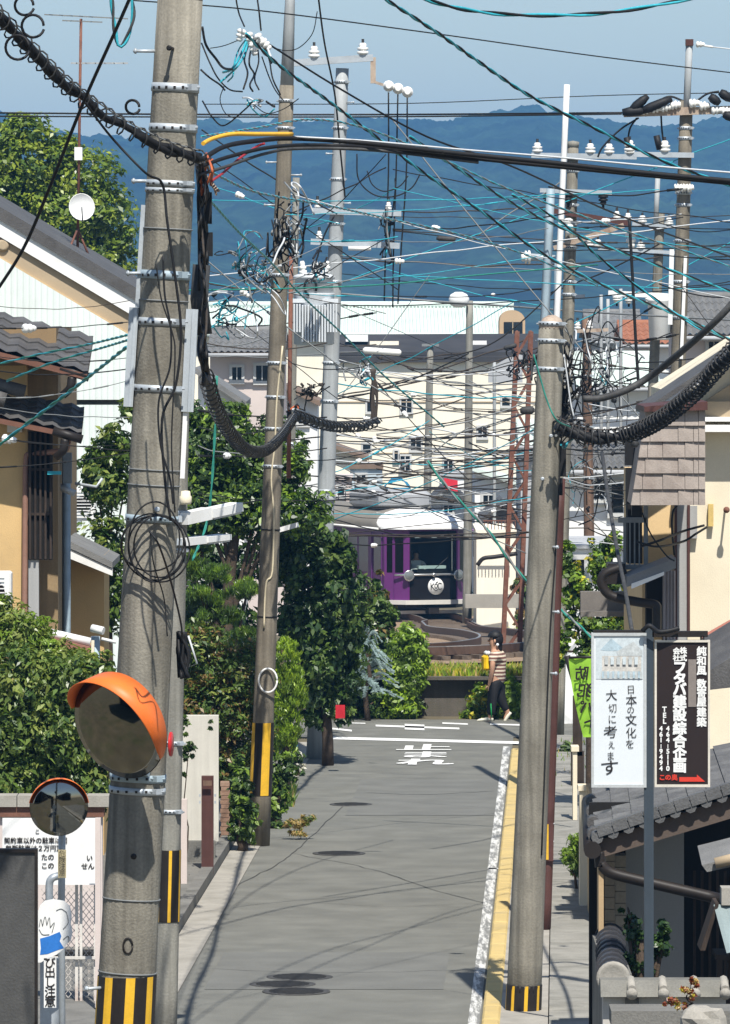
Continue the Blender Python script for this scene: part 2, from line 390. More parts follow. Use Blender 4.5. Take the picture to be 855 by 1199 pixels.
# retaining wall along the far side of the cross street
M['oldwall'] = mat('old_retaining_wall', (.10, .088, .075), .95, .35, 1.2, streak=.12, bump=.4, dirt=(.05, .06, .03), dirt_amt=.6)
b = MB(); b.box((.5, 108.0, .28), (24, .9, .66)); b.box((.5, 107.85, .635), (24, 1.0, .05))
tag(b.build('retaining_wall', M['oldwall']), 'low dark stained retaining wall below the grassy railway bank', 'wall')

# ---- railway: ballast, sleepers, rails
TP = spline([(x, d, 0) for x, d in ((-9.5, 232), (-2.6, 213), (2.17, 200), (2.35, 186), (2.4, 170), (3.05, 160), (3.3, 147), (2.9, 135), (1.7, 126), (-1.2, 121.5), (-7, 119.5), (-16, 119))], 8)
TP = resample(TP, 120)
def tside(o):
    out = []
    for i, p in enumerate(TP):
        t = (TP[min(i + 1, len(TP) - 1)] - TP[max(i - 1, 0)]).normalized(); nrm = Vector((-t.y, t.x, 0))
        q = p + nrm * o; q.z = tz(p.y); out.append(q)
    return out
b = MB(); A, B2 = tside(-2.2), tside(2.2)
vs = [];
for a, c in zip(A, B2): vs += [a + Vector((0, 0, .10)), c + Vector((0, 0, .10))]
b.add(vs, [(2 * i, 2 * i + 1, 2 * i + 3, 2 * i + 2) for i in range(len(A) - 1)], 0, True)
tag(b.build('track_bed', M['ballast'], recalc=False), kind='structure')
b = MB()
a, c = resample(tside(-1.1), 160), resample(tside(1.1), 160)
for p, q in zip(a, c): b.beam(p + Vector((0, 0, .12)), q + Vector((0, 0, .12)), .2, .12)
M['sleeper'] = mat('dark_sleeper', (.13, .10, .075), .9, .3, 6)
so_ = b.build('sleeper', M['sleeper'])
M['rail'] = mat('rail_steel', (.13, .075, .05), .6, .2, 6); M['railtop'] = mat('rail_shine', (.5, .48, .45), .3, .1, 6, metal=.8)
tr = thing('railway_track', 'curved single railway track of dark rails in front of the purple tram', 'railway track', Vector((2.4, 160, tz(160))))
so_.location = so_.location - tr.location; so_.parent = tr; so_['kind'] = 'stuff'
for off in (-.7175, .7175):
    P = tside(off); b = MB()
    for i in range(len(P) - 1): b.beam(P[i] + Vector((0, 0, .26)), P[i + 1] + Vector((0, 0, .26)), .075, .15)
    ro = b.build('rail', M['rail'], tr); b = MB()
    for i in range(len(P) - 1): b.beam(P[i] + Vector((0, 0, .345)), P[i + 1] + Vector((0, 0, .345)), .045, .012)
    b.build('rail_head', M['railtop'], ro)
P = tside(.60); b = MB()
for i in range(len(P) - 1): b.beam(P[i] + Vector((0, 0, .27)), P[i + 1] + Vector((0, 0, .27)), .05, .14)
b.build('guard_rail', M['rail'], tr)

# ---- mountains
prof = [(-420, 120), (-300, 150), (-150, 130), (0, 131), (25, 136), (60, 153), (100, 158), (150, 160), (210, 146), (240, 139), (290, 143), (330, 141), (380, 142), (420, 137), (470, 140), (520, 142), (560, 135), (590, 129), (620, 124), (645, 130), (690, 139), (720, 144), (745, 149), (775, 147), (805, 145), (840, 137), (870, 133), (950, 140), (1100, 120), (1300, 150)]
def ridge(x):
    if x <= prof[0][0]: return prof[0][1]
    for (a, ya), (b_, yb) in zip(prof, prof[1:]):
        if a <= x <= b_:
            t = (x - a) / (b_ - a); t = t * t * (3 - 2 * t); return ya + (yb - ya) * t
    return prof[-1][1]
xcol = [-1000 + 20 * i for i in range(41)] + [-198 + 1.4 * i for i in range(284)] + [202 + 20 * i for i in range(41)]
rows = 110; vs = []; fs = []
for r_ in range(rows + 1):
    t = r_ / rows; d = 1700 + 1300 * min(t, 1.0)
    for X in xcol:
        px = CX + X * 7600 / 3000 ; zr = HC + (YH - ridge(px)) * 3000 / 7600
        k = t ** .85
        fold = 17 * mn.fractal(Vector((X * .012, d * .0022, 3)), 1, 2, 4) * math.sin(math.pi * min(1, t)) 
        tre = 2.4 * mn.noise(Vector((X * .16, d * .05, 5))) + 1.5 * mn.noise(Vector((X * .42, d * .13, 8))) 
        vs.append((X, d, -4.5 + (zr + 4.5) * k + fold + tre * min(1, t * 3)))
for X in xcol: vs.append((X, 3300, 10))
n = len(xcol)
for i in range(rows + 1):
    for j in range(n - 1): fs.append((i * n + j, i * n + j + 1, (i + 1) * n + j + 1, (i + 1) * n + j))
b = MB(); b.add(vs, fs, 0, True); tag(b.build('mountains', M['forest'], recalc=False), kind='structure')

# ---- the air: one even volume round everything below the sky
HAZE_D = .00024; HAZE_C = (.17, .48, .93, 1)
hm = bpy.data.materials.new('haze_air'); hm.use_nodes = True; N = hm.node_tree.nodes; N.clear()
o_ = N.new('ShaderNodeOutputMaterial'); v_ = N.new('ShaderNodeVolumePrincipled'); v_.inputs['Density'].default_value = HAZE_D; v_.inputs['Color'].default_value = HAZE_C; v_.inputs['Anisotropy'].default_value = 0.0
hm.node_tree.links.new(v_.outputs[0], o_.inputs['Volume'])
b = MB(); b.box((0, 2010, 62), (2400, 4200, 136)); hz = b.build('haze', hm); tag(hz, kind='stuff')
# ------------------------------------------------------------------ poles
class Pole:
    def __init__(s, name, label, cat, top, bot, sc_, wt, wb, material, group=None, zb=0.0, n=20, part='shaft'):
        """top/bot: photo pixels on the axis; sc_: pixels per metre; wt/wb: widths in pixels there; the shaft runs on down to height zb"""
        s.s = sc_; s.top = top; s.bot = bot; s.wt = wt; s.wb = wb
        T = at(*top, sc_); B = at(*bot, sc_); k = (zb - T.z) / (B.z - T.z)
        s.T = T; s.B = T + (B - T) * k; s.rt = wt / sc_ / 2; s.rb = s.rt + (wb / sc_ / 2 - s.rt) * k
        s.root = thing(name, label, cat, s.B, group)
        s.ax = (s.T - s.B).normalized()
        b = MB(); N = 12; pts = [s.B.lerp(s.T, i / N) for i in range(N + 1)]
        b.tube(pts, [s.rb + (s.rt - s.rb) * i / N for i in range(N + 1)], n)
        b.build(part, material, s.root)
    def t(s, y): return (HC - (y - YH) / s.s - s.B.z) / (s.T.z - s.B.z)
    def p(s, y): return s.B.lerp(s.T, s.t(y))
    def r(s, y): return s.rb + (s.rt - s.rb) * s.t(y)
    def front(s, y, a=0.0, out=0.0):
        """a point on the surface at row y, a degrees round from the camera side (positive to the right)"""
        return s.p(y) + Vector((math.sin(R(a)), -math.cos(R(a)), 0)) * (s.r(y) + out)
    def band(s, y, h=8, m=None, bolt=True, name='band', lug=40):
        b = MB(); r = s.r(y) + .006; hh = h / s.s / 2; c = s.p(y)
        b.lathe(c - s.ax * hh, s.ax, [(0, r - .008), (0, r), (2 * hh, r), (2 * hh, r - .008)], 24)
        if bolt:
            for a in (lug, lug + 180):
                q = s.p(y) + Vector((math.sin(R(a)), -math.cos(R(a)), 0)) * (r + .02)
                b.box(q, (.05, .05, hh * 1.5), rz=R(a)); b.tube([q + Vector((-.05, 0, 0)), q + Vector((.05, 0, 0))], .008, 6)
            for a in range(-60, 70, 20):
                q = s.p(y) + Vector((math.sin(R(a)), -math.cos(R(a)), 0)) * (r + .002)
                b.box(q, (.016, .004, hh * .7), rz=R(a), m=1)
        return b.build(name, [m or M['galv'], M['blackp']], s.root)
    def sheet(s, y0, y1, n=24, pat=None, ang=(0, 360), name='warning_sheet'):
        """black and yellow striped sheet wrapped round the pole"""
        b = MB(); pat = pat or (lambda j: (j % 2)); k = 6
        P = [s.p(y0 + (y1 - y0) * i / k) for i in range(k + 1)]; vs = []
        a0, a1 = ang
        for i in range(k + 1):
            y = y0 + (y1 - y0) * i / k; r = s.r(y) + .006
            for j in range(n + 1):
                a = R(a0 + (a1 - a0) * j / n); vs.append(P[i] + Vector((math.sin(a), -math.cos(a), 0)) * r)
        base = len(b.v); b.v += [tuple(v) for v in vs]
        for i in range(k):
            for j in range(n):
                b.f.append((base + i * (n + 1) + j, base + i * (n + 1) + j + 1, base + (i + 1) * (n + 1) + j + 1, base + (i + 1) * (n + 1) + j)); b.m.append(pat(j)); b.sm.append(False)
        return b.build(name, [M['blackp'], M['yellowp'], M['concrete_d']], s.root)
    def step(s, y, a=0, L=.13, r=.011, m=None):
        b = MB(); p0 = s.front(y, a, -.02); d = Vector((math.sin(R(a)), -math.cos(R(a)), 0))
        b.tube([p0, p0 + d * (L + .02)], r, 8); b.lathe(p0 + d * L, d, [(0, r), (0, r * 1.7), (.012, r * 1.7), (.012, 0)], 8)
        return b.build('step_bolt', m or M['galv'], s.root)

def insulator(b, base, axis, h=.22, r=.07, m=0):
    """ribbed porcelain insulator"""
    prof = [(0, r * .5), (h * .1, r * .95), (h * .28, r), (h * .34, r * .55), (h * .45, r * .9), (h * .6, r * .95), (h * .66, r * .5), (h * .8, r * .7), (h, r * .45)]
    return b.lathe(base, axis, prof, 12, m)

def crossarm(pole, x0, y0, x1, y1, h=8, m=None, ins=(), dy=-.14, insm=None, parent=None, name='crossarm', ih=.2, ir=.075, dark=False):
    b = MB(); s = pole.s; p0, p1 = at(x0, y0, s), at(x1, y1, s)
    p0.y += dy; p1.y += dy
    b.beam(p0, p1, .09, h / s); o = b.build(name, m or M['galv'], pole.root)
    for (x, up) in ins:
        t = (x - x0) / (x1 - x0); q = p0.lerp(p1, t) + Vector((0, 0, up * h / s / 2)); c = MB()
        insulator(c, q, (0, 0, up), ih, ir); c.build('insulator', insm or M['white_p'], o)
        c = MB(); c.tube([q, q + Vector((0, 0, up * (ih + .06)))], .02, 6); c.build('insulator_pin', M['black'], o)
    return o

# ---- pole 1: the big near pole
P1 = Pole('utility_pole', 'tall thick concrete utility pole carrying the large orange hooded mirror', 'utility pole', (211, 0), (146, 1199), 180, 53, 68, M['pole'])
# carry it on above the frame
b = MB(); b.tube([P1.T, P1.T + P1.ax * 3.2], [P1.rt, P1.rt - .022], 20); b.build('shaft', M['pole'], P1.root)
for y, h in ((103, 10), (150, 9), (215, 7), (223, 5), (322, 10), (377, 9), (455, 8), (607, 8), (910, 9), (925, 8)): P1.band(y, h, M['galv_blue'] if y in (322, 607, 910) else M['galv'])
for y in (268, 550, 568, 352, 1052, 1138): P1.band(y, 1.6, M['wiregrey'], bolt=False, name='strap')
P1.step(595, 8); P1.step(58, -10, m=M['black']); P1.step(60, -80, .14); P1.step(212, -80, .1); P1.step(320, -80, .1); P1.step(1155, -60, .12)
P1.sheet(1142, 1330, 40, lambda j: 1 if (j % 5) in (0, 1) else 0)
# plastic guard channels strapped at both sides
for a, y0, y1, wpx in ((-88, 360, 476, 11), (84, 362, 482, 14)):
    b = MB()
    P1c0, P1c1 = P1.front(y0, a, .03), P1.front(y1, a, .03)
    b.beam(P1c0, P1c1, wpx / 180, .09, up=(0, 1, 0)); b.beam(P1c0 + Vector((.012, -.05, 0)), P1c1 + Vector((.012, -.05, 0)), .02, .03, up=(0, 1, 0))
    b.build('guard_channel', mat('guard_channel_plastic', (.40, .44, .47), .5, .08, 5, streak=.1), P1.root)
b = MB(); b.beam(P1.front(240, -88, .01), P1.front(360, -88, .01), .03, .03, up=(0, 1, 0)); b.build('conduit', M['galv'], P1.root)
b = MB(); b.beam(P1.front(480, 80, .02), P1.front(560, 80, .02), .03, .03, up=(0, 1, 0)); b.build('conduit', M['white'], P1.root)
b = MB(); b.lathe(P1.front(1000, 2, -.02), (0, -1, 0), [(0, .012), (.022, .02), (.024, 0)], 8); b.build('bolt_hole', M['blackp'], P1.root)
b = MB(); q = P1.front(1104, 0, .004); b.tube([q + Vector((.03 * math.cos(t), 0, .05 * math.sin(t))) for t in np.linspace(0, 6.28, 14)], .006, 5); b.build('name_tag', M['blackp'], P1.root)

# ---- pole 2 behind it
P2 = Pole('telephone_pole', 'slimmer grey pole close behind the big mirror pole, with striped band and twin lamps', 'utility pole', (214, 345), (196, 1100), 130, 21, 27, M['pole_grey'])
P2.sheet(995, 1079, 24, lambda j: 1 if (j % 4) == 0 else 0)
for y in (395, 600, 644, 870, 950): P2.band(y, 5)
for (x0, y0, x1, y1, wd, L) in ((214, 607, 278, 592, 14, 1), (214, 634, 264, 627, 9, 1)):
    lamp = None; p0, p1 = at(x0, y0, 130), at(x1, y1, 128); p0.y -= .1; p1.y -= .35
    b = MB(); b.beam(p0, p0.lerp(p1, .45), .12, wd / 130); b.beam(p0.lerp(p1, .45), p1, .15, wd * .75 / 130)
    lamp = b.build('lamp_head', M['white'], P2.root)
    b = MB(); b.beam(p0.lerp(p1, .5) - Vector((0, 0, wd * .42 / 130)), p1 - Vector((0, 0, wd * .42 / 130)), .11, .03); b.build('diffuser', mat('lamp_diffuser', (.6, .6, .58), .3), lamp)
    b = MB(); b.beam(p0 - Vector((.13, 0, 0)), p0, .06, .06); b.build('bracket', M['galv'], lamp)
b = MB(); c = at(218, 590, 130); c.y -= .16; b.lathe(c, (0, 0, 1), [(0, .045), (.02, .055), (.07, .055), (.08, .045), (.12, .04), (.125, 0)], 14); b.build('photocell', M['cream'], P2.root)
b = MB(); q = P2.front(770, 60, .01); b.tube([q + Vector((.04, 0, .2)), q + Vector((.12, -.02, -.05)), q + Vector((.05, -.02, -.08)), q + Vector((.03, 0, .1))], .009, 6); b.build('wire_clip', M['wirepale'], P2.root)

# ---- pole 3, left side by the hedge
P3 = Pole('utility_pole', 'tapering concrete pole beside the dark tree, white ring and faded yellow stripes low down', 'utility pole', (336, 100), (303, 990), 93, 17, 26, M['pole_dark'])
b = MB(); b.tube([P3.T - P3.ax * .05, P3.T + P3.ax * 1.0, P3.T + P3.ax * 1.5], [P3.rt * .95, P3.rt * .7, P3.rt * .6], 14); b.build('pole_cap', M['pole_steel'], P3.root)
P3.sheet(846, 931, 24, lambda j: 1 if (j % 6) in (0, 1, 2, 3) and j % 2 == 0 or (j % 6) == 1 else 0)
for y in (118, 150, 322, 425, 465, 502, 546): P3.band(y, 4)
for y in (620, 722): P3.band(y, 1.5, M['black'], bolt=False, name='strap')
b = MB(); q = P3.front(796, 15, .03); b.tube([q + Vector((.115 * math.cos(t), 0, .15 * math.sin(t))) for t in np.linspace(0, 6.29, 26)], .013, 7); b.build('cable_ring', M['white'], P3.root)
b = MB(); pts = [P3.front(y, a, .012) for y, a in ((405, 35), (470, 10), (520, 8), (560, -5), (600, 15), (668, 20), (680, -8), (700, -15), (735, -14))]
b.tube(spline(pts, 5), .012, 6); b.build('down_lead', mat('cream_cable', (.6, .52, .36), .6), P3.root)
b = MB(); p0, p1 = at(331, 622, 92), at(349, 614, 92); b.beam(p0 - Vector((.1, .05, 0)), p1 - Vector((0, .1, 0)), .1, .06); b.build('lamp_head', M['white'], P3.root)
for k, y in enumerate((190, 205, 240, 262, 300)): P3.step(y, 80 if k % 2 else -80, .14)

# slender mast behind pole 3
PM = Pole('steel_mast', 'slender grey steel mast just right of the tapering concrete pole', 'mast', (347, 208), (336, 840), 73, 8, 10, M['pole_grey'])
for y in (300, 480, 520): PM.band(y, 4)
b = MB(); b.tube([at(341, 300, 84.5), at(338, 560, 84.5)], .03, 8); b.build('conduit', M['rust'], PM.root)

# ---- pole 4: pale pole with the transformer
P4 = Pole('utility_pole', 'pale grey steel pole carrying the finned transformer, tree at its foot', 'utility pole', (401, 80), (370, 890), 78, 15, 23, M['pole_steel'])
crossarm(P4, 330, 75, 437, 68, 8, M['galv'], ((368, 1), (425, 1)), ih=.18, ir=.09)
b = MB(); b.beam(at(437, 66, 78) - Vector((0, .14, .02)), at(437, 98, 78) - Vector((0, .14, 0)), .08, .08); b.build('crossarm', M['rustlight'], P4.root)
for x, y in ((455, 102), (466, 105), (477, 109)):
    b = MB(); q = at(x, y, 78); q.y -= .5; insulator(b, q + Vector((0, .1, 0)), (0, -1, 0), .16, .085); b.build('insulator', M['white_p'], P4.root)
b = MB(); b.beam(at(437, 96, 78) - Vector((0, .14, 0)), at(480, 110, 78) - Vector((0, .3, 0)), .04, .04); b.build('bracket', M['rustlight'], P4.root)
crossarm(P4, 366, 247, 470, 250, 7, M['galv'], ((455, 1), (372, 1)), ih=.12, ir=.05)
crossarm(P4, 364, 283, 468, 288, 7, M['galv'], ((374, 1),), ih=.12, ir=.05)
b = MB(); q = at(408, 291, 78); q.y -= .25; b.tube([q, q + Vector((.34, 0, 0))], .035, 10); b.build('fuse_tube', M['white_p'], P4.root)
for y in (96, 150, 210, 262, 330, 425, 470, 575): P4.band(y, 4)
b = MB(); b.lathe(P4.p(588), P4.ax, [(0, P4.r(588) + .01), (.1, P4.r(588) + .015)], 16); b.build('collar', M['pole_steel'], P4.root)
P4.step(120, 60); P4.step(180, -60); P4.step(238, 60)
# transformer
tr_s = 78.6; c = at(368, 404, tr_s); c.y -= .32
t = thing('transformer', 'pale grey finned transformer hung on the pale steel pole', 'transformer', c)
mt_ = mat('transformer_paint', (.60, .63, .65), .5, .06, 3, streak=.08)
b = MB(); b.lathe(c, (0, 0, 1), [(0, .26), (.02, .3), (.75, .3), (.77, .31)], 24); b.build('tank', mt_, t)
b = MB()
for k in range(-8, 9):
    x = k * .0415; b.bev(c + Vector((x, -.33, .32 if abs(k) < 5 else .40)), (.026, .09, .55 if abs(k) < 5 else .42), .006)
b.build('fin', mt_, t)
b = MB(); b.box(c + Vector((0, -.22, .66)), (.72, .1, .06)); b.build('radiator_top', mt_, t)
b = MB(); b.lathe(c + Vector((0, 0, .77)), (0, 0, 1), [(0, .29), (.2, .28), (.22, .31), (.26, .31), (.30, .2), (.31, 0)], 24); b.build('lid', mt_, t)
for x in (-.16, .02, .18):
    b = MB(); insulator(b, c + Vector((x, -.1, 1.05)), (x * .5, -.1, 1), .2, .06); b.build('bushing', M['white_p'], t)
b = MB(); b.tube([c + Vector((-.05 + .09 * math.cos(a), -.31, .86 + .12 * math.sin(a))) for a in np.linspace(-.5, 4.5, 12)], .018, 6); b.build('lifting_hook', M['black'], t)
b = MB(); b.box(c + Vector((.02, -.325, .2)), (.12, .01, .06)); b.build('rating_plate', M['galv'], t)

# ---- right foreground pole
P5 = Pole('telephone_pole', 'weathered concrete pole standing on the right kerb, loaded with cables near its top', 'utility pole', (646, 384), (613, 1180), 123, 30, 41, M['pole'])
b = MB(); b.lathe(P5.T - P5.ax * .01, P5.ax, [(0, P5.rt * 1.0), (.03, P5.rt * .98), (.1, P5.rt * .72), (.13, P5.rt * .3), (.135, 0)], 18); b.build('pole_cap', M['rustlight'], P5.root)
P5.sheet(1153, 1230, 32, lambda j: 1 if (j % 4) in (0,) else 0); P5.band(1157, 8, M['blackp'], bolt=False, name='strap')
for y in (379, 399, 432): P5.band(y, 5)
for y, a in ((510, 10), (640, 45), (716, 60), (788, 60), (560, -10)): P5.step(y, a, .07)
b = MB(); b.tube(spline([P5.front(500, 65, .02), P5.front(640, 55, .015), P5.front(760, 40, .015), P5.front(1000, 40, .012)], 6), .008, 5); b.build('conduit', M['wire'], P5.root)
# rusty brown prop pole behind it
PB = Pole('steel_post', 'dark red brown steel post right behind the kerb pole, with yellow reflector', 'post', (656, 560), (638, 1101), 109, 12, 13.5, M['brown'])
b = MB(); b.box(PB.front(985, 0, .02) + Vector((0, 0, 0)), (.11, .02, .41)); rf = b.build('reflector', M['brown'], PB.root)
b = MB(); b.box(PB.front(985, 0, .034) + Vector((-.025, 0, 0)), (.055, .008, .38)); b.build('reflector_sheet', M['yellowp'], rf)
for y in (964, 985, 1006): PB.band(y, 1.3, M['wirepale'], bolt=False, name='strap')

# ---- pole 9: behind, with the long crossarms
P9 = Pole('utility_pole', 'old brownish pole behind the kerb pole, long insulator crossarms across its top', 'utility pole', (671, 172), (658, 640), 74, 13, 16, M['pole'])
b = MB(); b.lathe(P9.T, P9.ax, [(0, P9.rt * 1.1), (.08, P9.rt * 1.1), (.1, 0)], 14); b.build('pole_cap', M['pole_grey'], P9.root)
crossarm(P9, 622, 182, 745, 184, 6, M['galv'], ((629, 1), (691, 1), (713, 1), (737, 1)), ih=.16, ir=.085)
crossarm(P9, 632, 223, 716, 226, 5, M['galv'], ((641, -1), (665, -1), (706, -1)), ih=.16, ir=.08, insm=M['black'])
crossarm(P9, 648, 247, 738, 262, 6, M['brown'], ((722, 1), (735, 1)), ih=.12, ir=.06)
b = MB(); b.beam(at(648, 291, 74) - Vector((0, .2, 0)), at(730, 264, 74) - Vector((0, .2, 0)), .07, .08); b.build('brace', M['rustlight'], P9.root)
for x, y in ((664, 256), (737, 272)):
    b = MB(); q = at(x, y, 74); q.y -= .3; insulator(b, q, (.1, -.1, -1), .26, .085); b.build('insulator', M['white_p'], P9.root)
for y in (200, 240, 262, 290, 330, 345): P9.band(y, 4)
b = MB(); p0 = at(622, 301, 74); b.tube([p0, at(650, 303, 74)], .06, 10); b.build('fuse_tube', M['galv'], P9.root)
b = MB(); q = at(622, 301, 74); insulator(b, q, (-1, 0, 0), .16, .11); b.build('insulator', M['white_p'], P9.root)
b = MB(); q = at(672, 347, 73); b.box(q, (.35, .2, .06)); b.build('bracket', M['galv'], P9.root)

PW = Pole('steel_mast', 'thin white painted mast rising above the crossarms against the hills', 'mast', (664, 99), (650, 420), 76, 7, 7.5, M['white'], n=10)
PG = Pole('steel_mast', 'blue grey square mast directly behind the top of the kerb pole', 'mast', (645, 221), (636, 420), 84, 10, 11, M['galv_blue'], n=4)
PG2 = Pole('steel_mast', 'short pale blue mast just right of the square blue grey one', 'mast', (653, 304), (650, 420), 72, 7, 7, M['galv_blue'], n=4)

# ---- pole 11: far right
P11 = Pole('utility_pole', 'brown pole at the right, thin steel extension and crowded insulator arm on top', 'utility pole', (804, 118), (794, 440), 75, 15, 18, M['pole_dark'])
b = MB(); b.tube([at(803.5, 135, 75) - Vector((0, .08, 0)), at(807, 50, 75) - Vector((0, .08, 0))], .055, 8); ex = b.build('pole_extension', M['pole_steel'], P11.root)
b = MB(); b.box(at(807, 50, 75) - Vector((0, .08, 0)), (.12, .14, .1)); b.build('pole_cap', M['brown'], ex)
b = MB(); q = at(815, 52, 75); b.tube([q, at(835, 55, 75)], .02, 6); insulator(b, at(815, 52, 75), (1, 0, 0), .14, .05); b.build('insulator', M['white_p'], P11.root)
ca = crossarm(P11, 730, 133, 875, 128, 9, M['rustlight'], (), name='crossarm')
for x, y in ((756, 130), (768, 128), (779, 127), (790, 124), (812, 122), (824, 125), (838, 130), (850, 131), (862, 130)):
    b = MB(); q = at(x, y, 75); q.y -= .2; insulator(b, q - Vector((.08, 0, 0)), (1, 0, .1), .17, .075); b.build('insulator', M['white_p'], ca)
for x0, y0, x1, y1 in ((728, 132, 756, 130), (738, 130, 758, 113), (750, 131, 786, 116), (830, 113, 842, 122), (842, 108, 856, 118), (846, 134, 862, 140)):
    b = MB(); p0, p1 = at(x0, y0, 75), at(x1, y1, 75); p0.y -= .25; p1.y -= .25; b.tube([p0, p0.lerp(p1, .3), p0.lerp(p1, .7), p1], [.05, .075, .07, .04], 8); b.build('cable_boot', M['black'], ca)
crossarm(P11, 742, 181, 812, 182, 6, M['galv'], ((737, 1), (778, 1)), ih=.18, ir=.09)
for x, y in ((737, 170), (772, 168)):
    b = MB(); q = at(x, y, 75); q.y -= .16; b.tube([q + Vector((-.05, 0, .12)), q + Vector((0, 0, -.1))], [.05, .05], 8); b.build('cable_boot', M['black'], P11.root)
for x in (789, 796, 803):
    b = MB(); q = at(x, 221, 75); q.y -= .2; insulator(b, q, (1, 0, .2), .12, .07); b.build('insulator', M['white_p'], P11.root)
for y in (150, 162, 182, 226, 240, 282, 330, 372): P11.band(y, 4)
b = MB(); b.beam(at(786, 292, 75) - Vector((0, .2, 0)), at(784, 380, 75) - Vector((0, .2, 0)), .07, .05, up=(0, 1, 0)); b.build('conduit', M['white'], P11.root)
b = MB(); b.beam(at(802, 300, 75) - Vector((0, .2, 0)), at(797, 420, 75) - Vector((0, .2, 0)), .05, .05, up=(0, 1, 0)); b.build('conduit', M['white'], P11.root)

# pole 12 with a white transformer
P12 = Pole('utility_pole', 'thin beige pole between the crossarm poles with a white equipment box', 'utility pole', (773, 250), (765, 450), 60, 11, 12, M['pole'], zb=-.5)
b = MB(); b.tube([P12.T - P12.ax * .3 + Vector((-.08, -.1, 0)), at(773, 208, 60) + Vector((-.05, -.1, 0))], .05, 8); b.build('pole_extension', M['pole_steel'], P12.root)
crossarm(P12, 700, 291, 790, 296, 4, M['galv'], ((690, 1), (700, 1), (750, 1)), ih=.14, ir=.09)
crossarm(P12, 712, 343, 790, 347, 6, M['white'], ((722, -1), (736, -1), (760, -1)), ih=.14, ir=.09)
b = MB(); b.lathe(at(771, 398, 60) - Vector((0, .45, 0)), (0, 0, 1), [(0, .18), (.02, .2), (.75, .23), (.78, .25), (.82, .2), (.83, 0)], 16); b.build('equipment_box', M['white'], P12.root)
crossarm(P12, 740, 262, 790, 266, 4, M['galv'], ((752, 1), (783, 1)), ih=.14, ir=.09)

# streetlight pole right of the tram, far pole, wooden pole
PS = Pole('street_lamp', 'tall grey lamp pole beside the tram with a white oval lamp', 'street lamp', (550, 352), (547, 723), 38.4, 8, 11, M['pole_grey'], zb=-3.0)
b = MB(); c = at(537, 351, 38.4) - Vector((0, .3, 0)); b.lathe(c - Vector((.3, 0, 0)), (1, 0, 0), [(0, .04), (.05, .16), (.2, .24), (.4, .24), (.55, .17), (.62, .05)], 16); b.build('lamp_shade', M['white'], PS.root)
b = MB(); b.tube([at(550, 358, 38.4), at(500, 352, 38.4)], .03, 6); b.build('bracket', M['wiregrey'], PS.root)
PF = Pole('utility_pole', 'thin grey pole rising behind the tram roof in front of the cream building', 'utility pole', (504, 405), (500, 600), 34, 7.5, 9.5, M['pole_grey'], zb=-3.05)
crossarm(PF, 494, 404, 514, 404, 3, M['wiregrey'])
PWd = Pole('wooden_pole', 'dark brown timber pole standing among the wires right of the kerb pole', 'utility pole', (687, 372), (690, 640), 66, 10, 12.5, M['wood'])
crossarm(PWd, 672, 388, 712, 386, 4, M['rustlight'], ((690, 1), (676, 1)), ih=.15, ir=.06)
for y in (400, 440, 500, 560): PWd.band(y, 2.5)
for k, (x, y0, y1) in enumerate(((704, 345, 400), (712, 350, 396), (727, 338, 386), (632, 405, 470), (579, 424, 520))):
    Pole('steel_mast', ['thin pale rod left of the white equipment box', 'thinnest pale rod above the dark rooftop at right', 'white bracketed rod under the white crossarm', 'short grey mast left of the kerb pole top', 'thin grey rod in front of the cream building wall'][k], 'mast', (x, y0), (x, y1), 50 if k < 3 else 40, 4, 4, M['pole_steel'], n=8, zb=-1)

# rusty lattice tower
t = thing('lattice_mast', 'rusty lattice mast standing beside the curved track behind the walking person', 'lattice mast', at(599, 772, 58))
L0, L1 = at(606, 388, 58), at(589, 766, 58); R0, R1 = at(622, 388, 58), at(608, 781, 58)
D = Vector((0, .45, 0)); b = MB()
zb = -.25
def low(p, q): k = (p.z - zb) / (p.z - q.z); return p + (q - p) * k
L1, R1 = low(L0, L1), low(R0, R1)
legs = [(L0, L1), (R0, R1), (L0 + D, L1 + D), (R0 + D, R1 + D)]
for a, c in legs:
    b = MB(); b.beam(a, c, .09, .09); b.build('leg', M['rust'], t)
b = MB(); n = 13
for i in range(n):
    for (A0, A1), (B0, B1) in ((legs[0], legs[1]), (legs[2], legs[3]), (legs[0], legs[2]), (legs[1], legs[3])):
        u, v = i / n, (i + 1) / n
        if i % 2: b.beam(A0.lerp(A1, u), B0.lerp(B1, v), .045, .045)
        else: b.beam(B0.lerp(B1, u), A0.lerp(A1, v), .045, .045)
b.build('lattice', M['rust'], t)
# ------------------------------------------------------------------ buildings
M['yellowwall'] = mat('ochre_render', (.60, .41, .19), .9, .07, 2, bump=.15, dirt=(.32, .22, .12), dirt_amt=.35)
M['beige'] = mat('beige_board', (.42, .33, .22), .85, .06, 2, dirt=(.25, .19, .12), dirt_amt=.3)
M['tile'] = mat('dark_roof_tile', (.085, .082, .08), .6, .25, 4, bump=.3, dirt=(.2, .2, .19), dirt_amt=.4)
M['tile2'] = mat('grey_roof_tile', (.17, .17, .165), .65, .2, 4, bump=.3, dirt=(.3, .29, .27), dirt_amt=.4)
M['roofwhite'] = mat('white_sheet_roof', (.62, .70, .64), .6, .05, 1, dirt=(.4, .42, .4), dirt_amt=.4)
M['pinkwall'] = mat('pinkish_wall', (.60, .52, .48), .9, .06, 1, dirt=(.38, .33, .3), dirt_amt=.4)
M['woodd'] = mat('dark_weathered_wood', (.045, .032, .024), .85, .25, 5, streak=.3)
M['soffit'] = mat('red_brown_soffit', (.16, .075, .05), .8, .2, 5)
M['greywall'] = mat('grey_siding', (.36, .36, .35), .8, .08, 1.5, streak=.08)
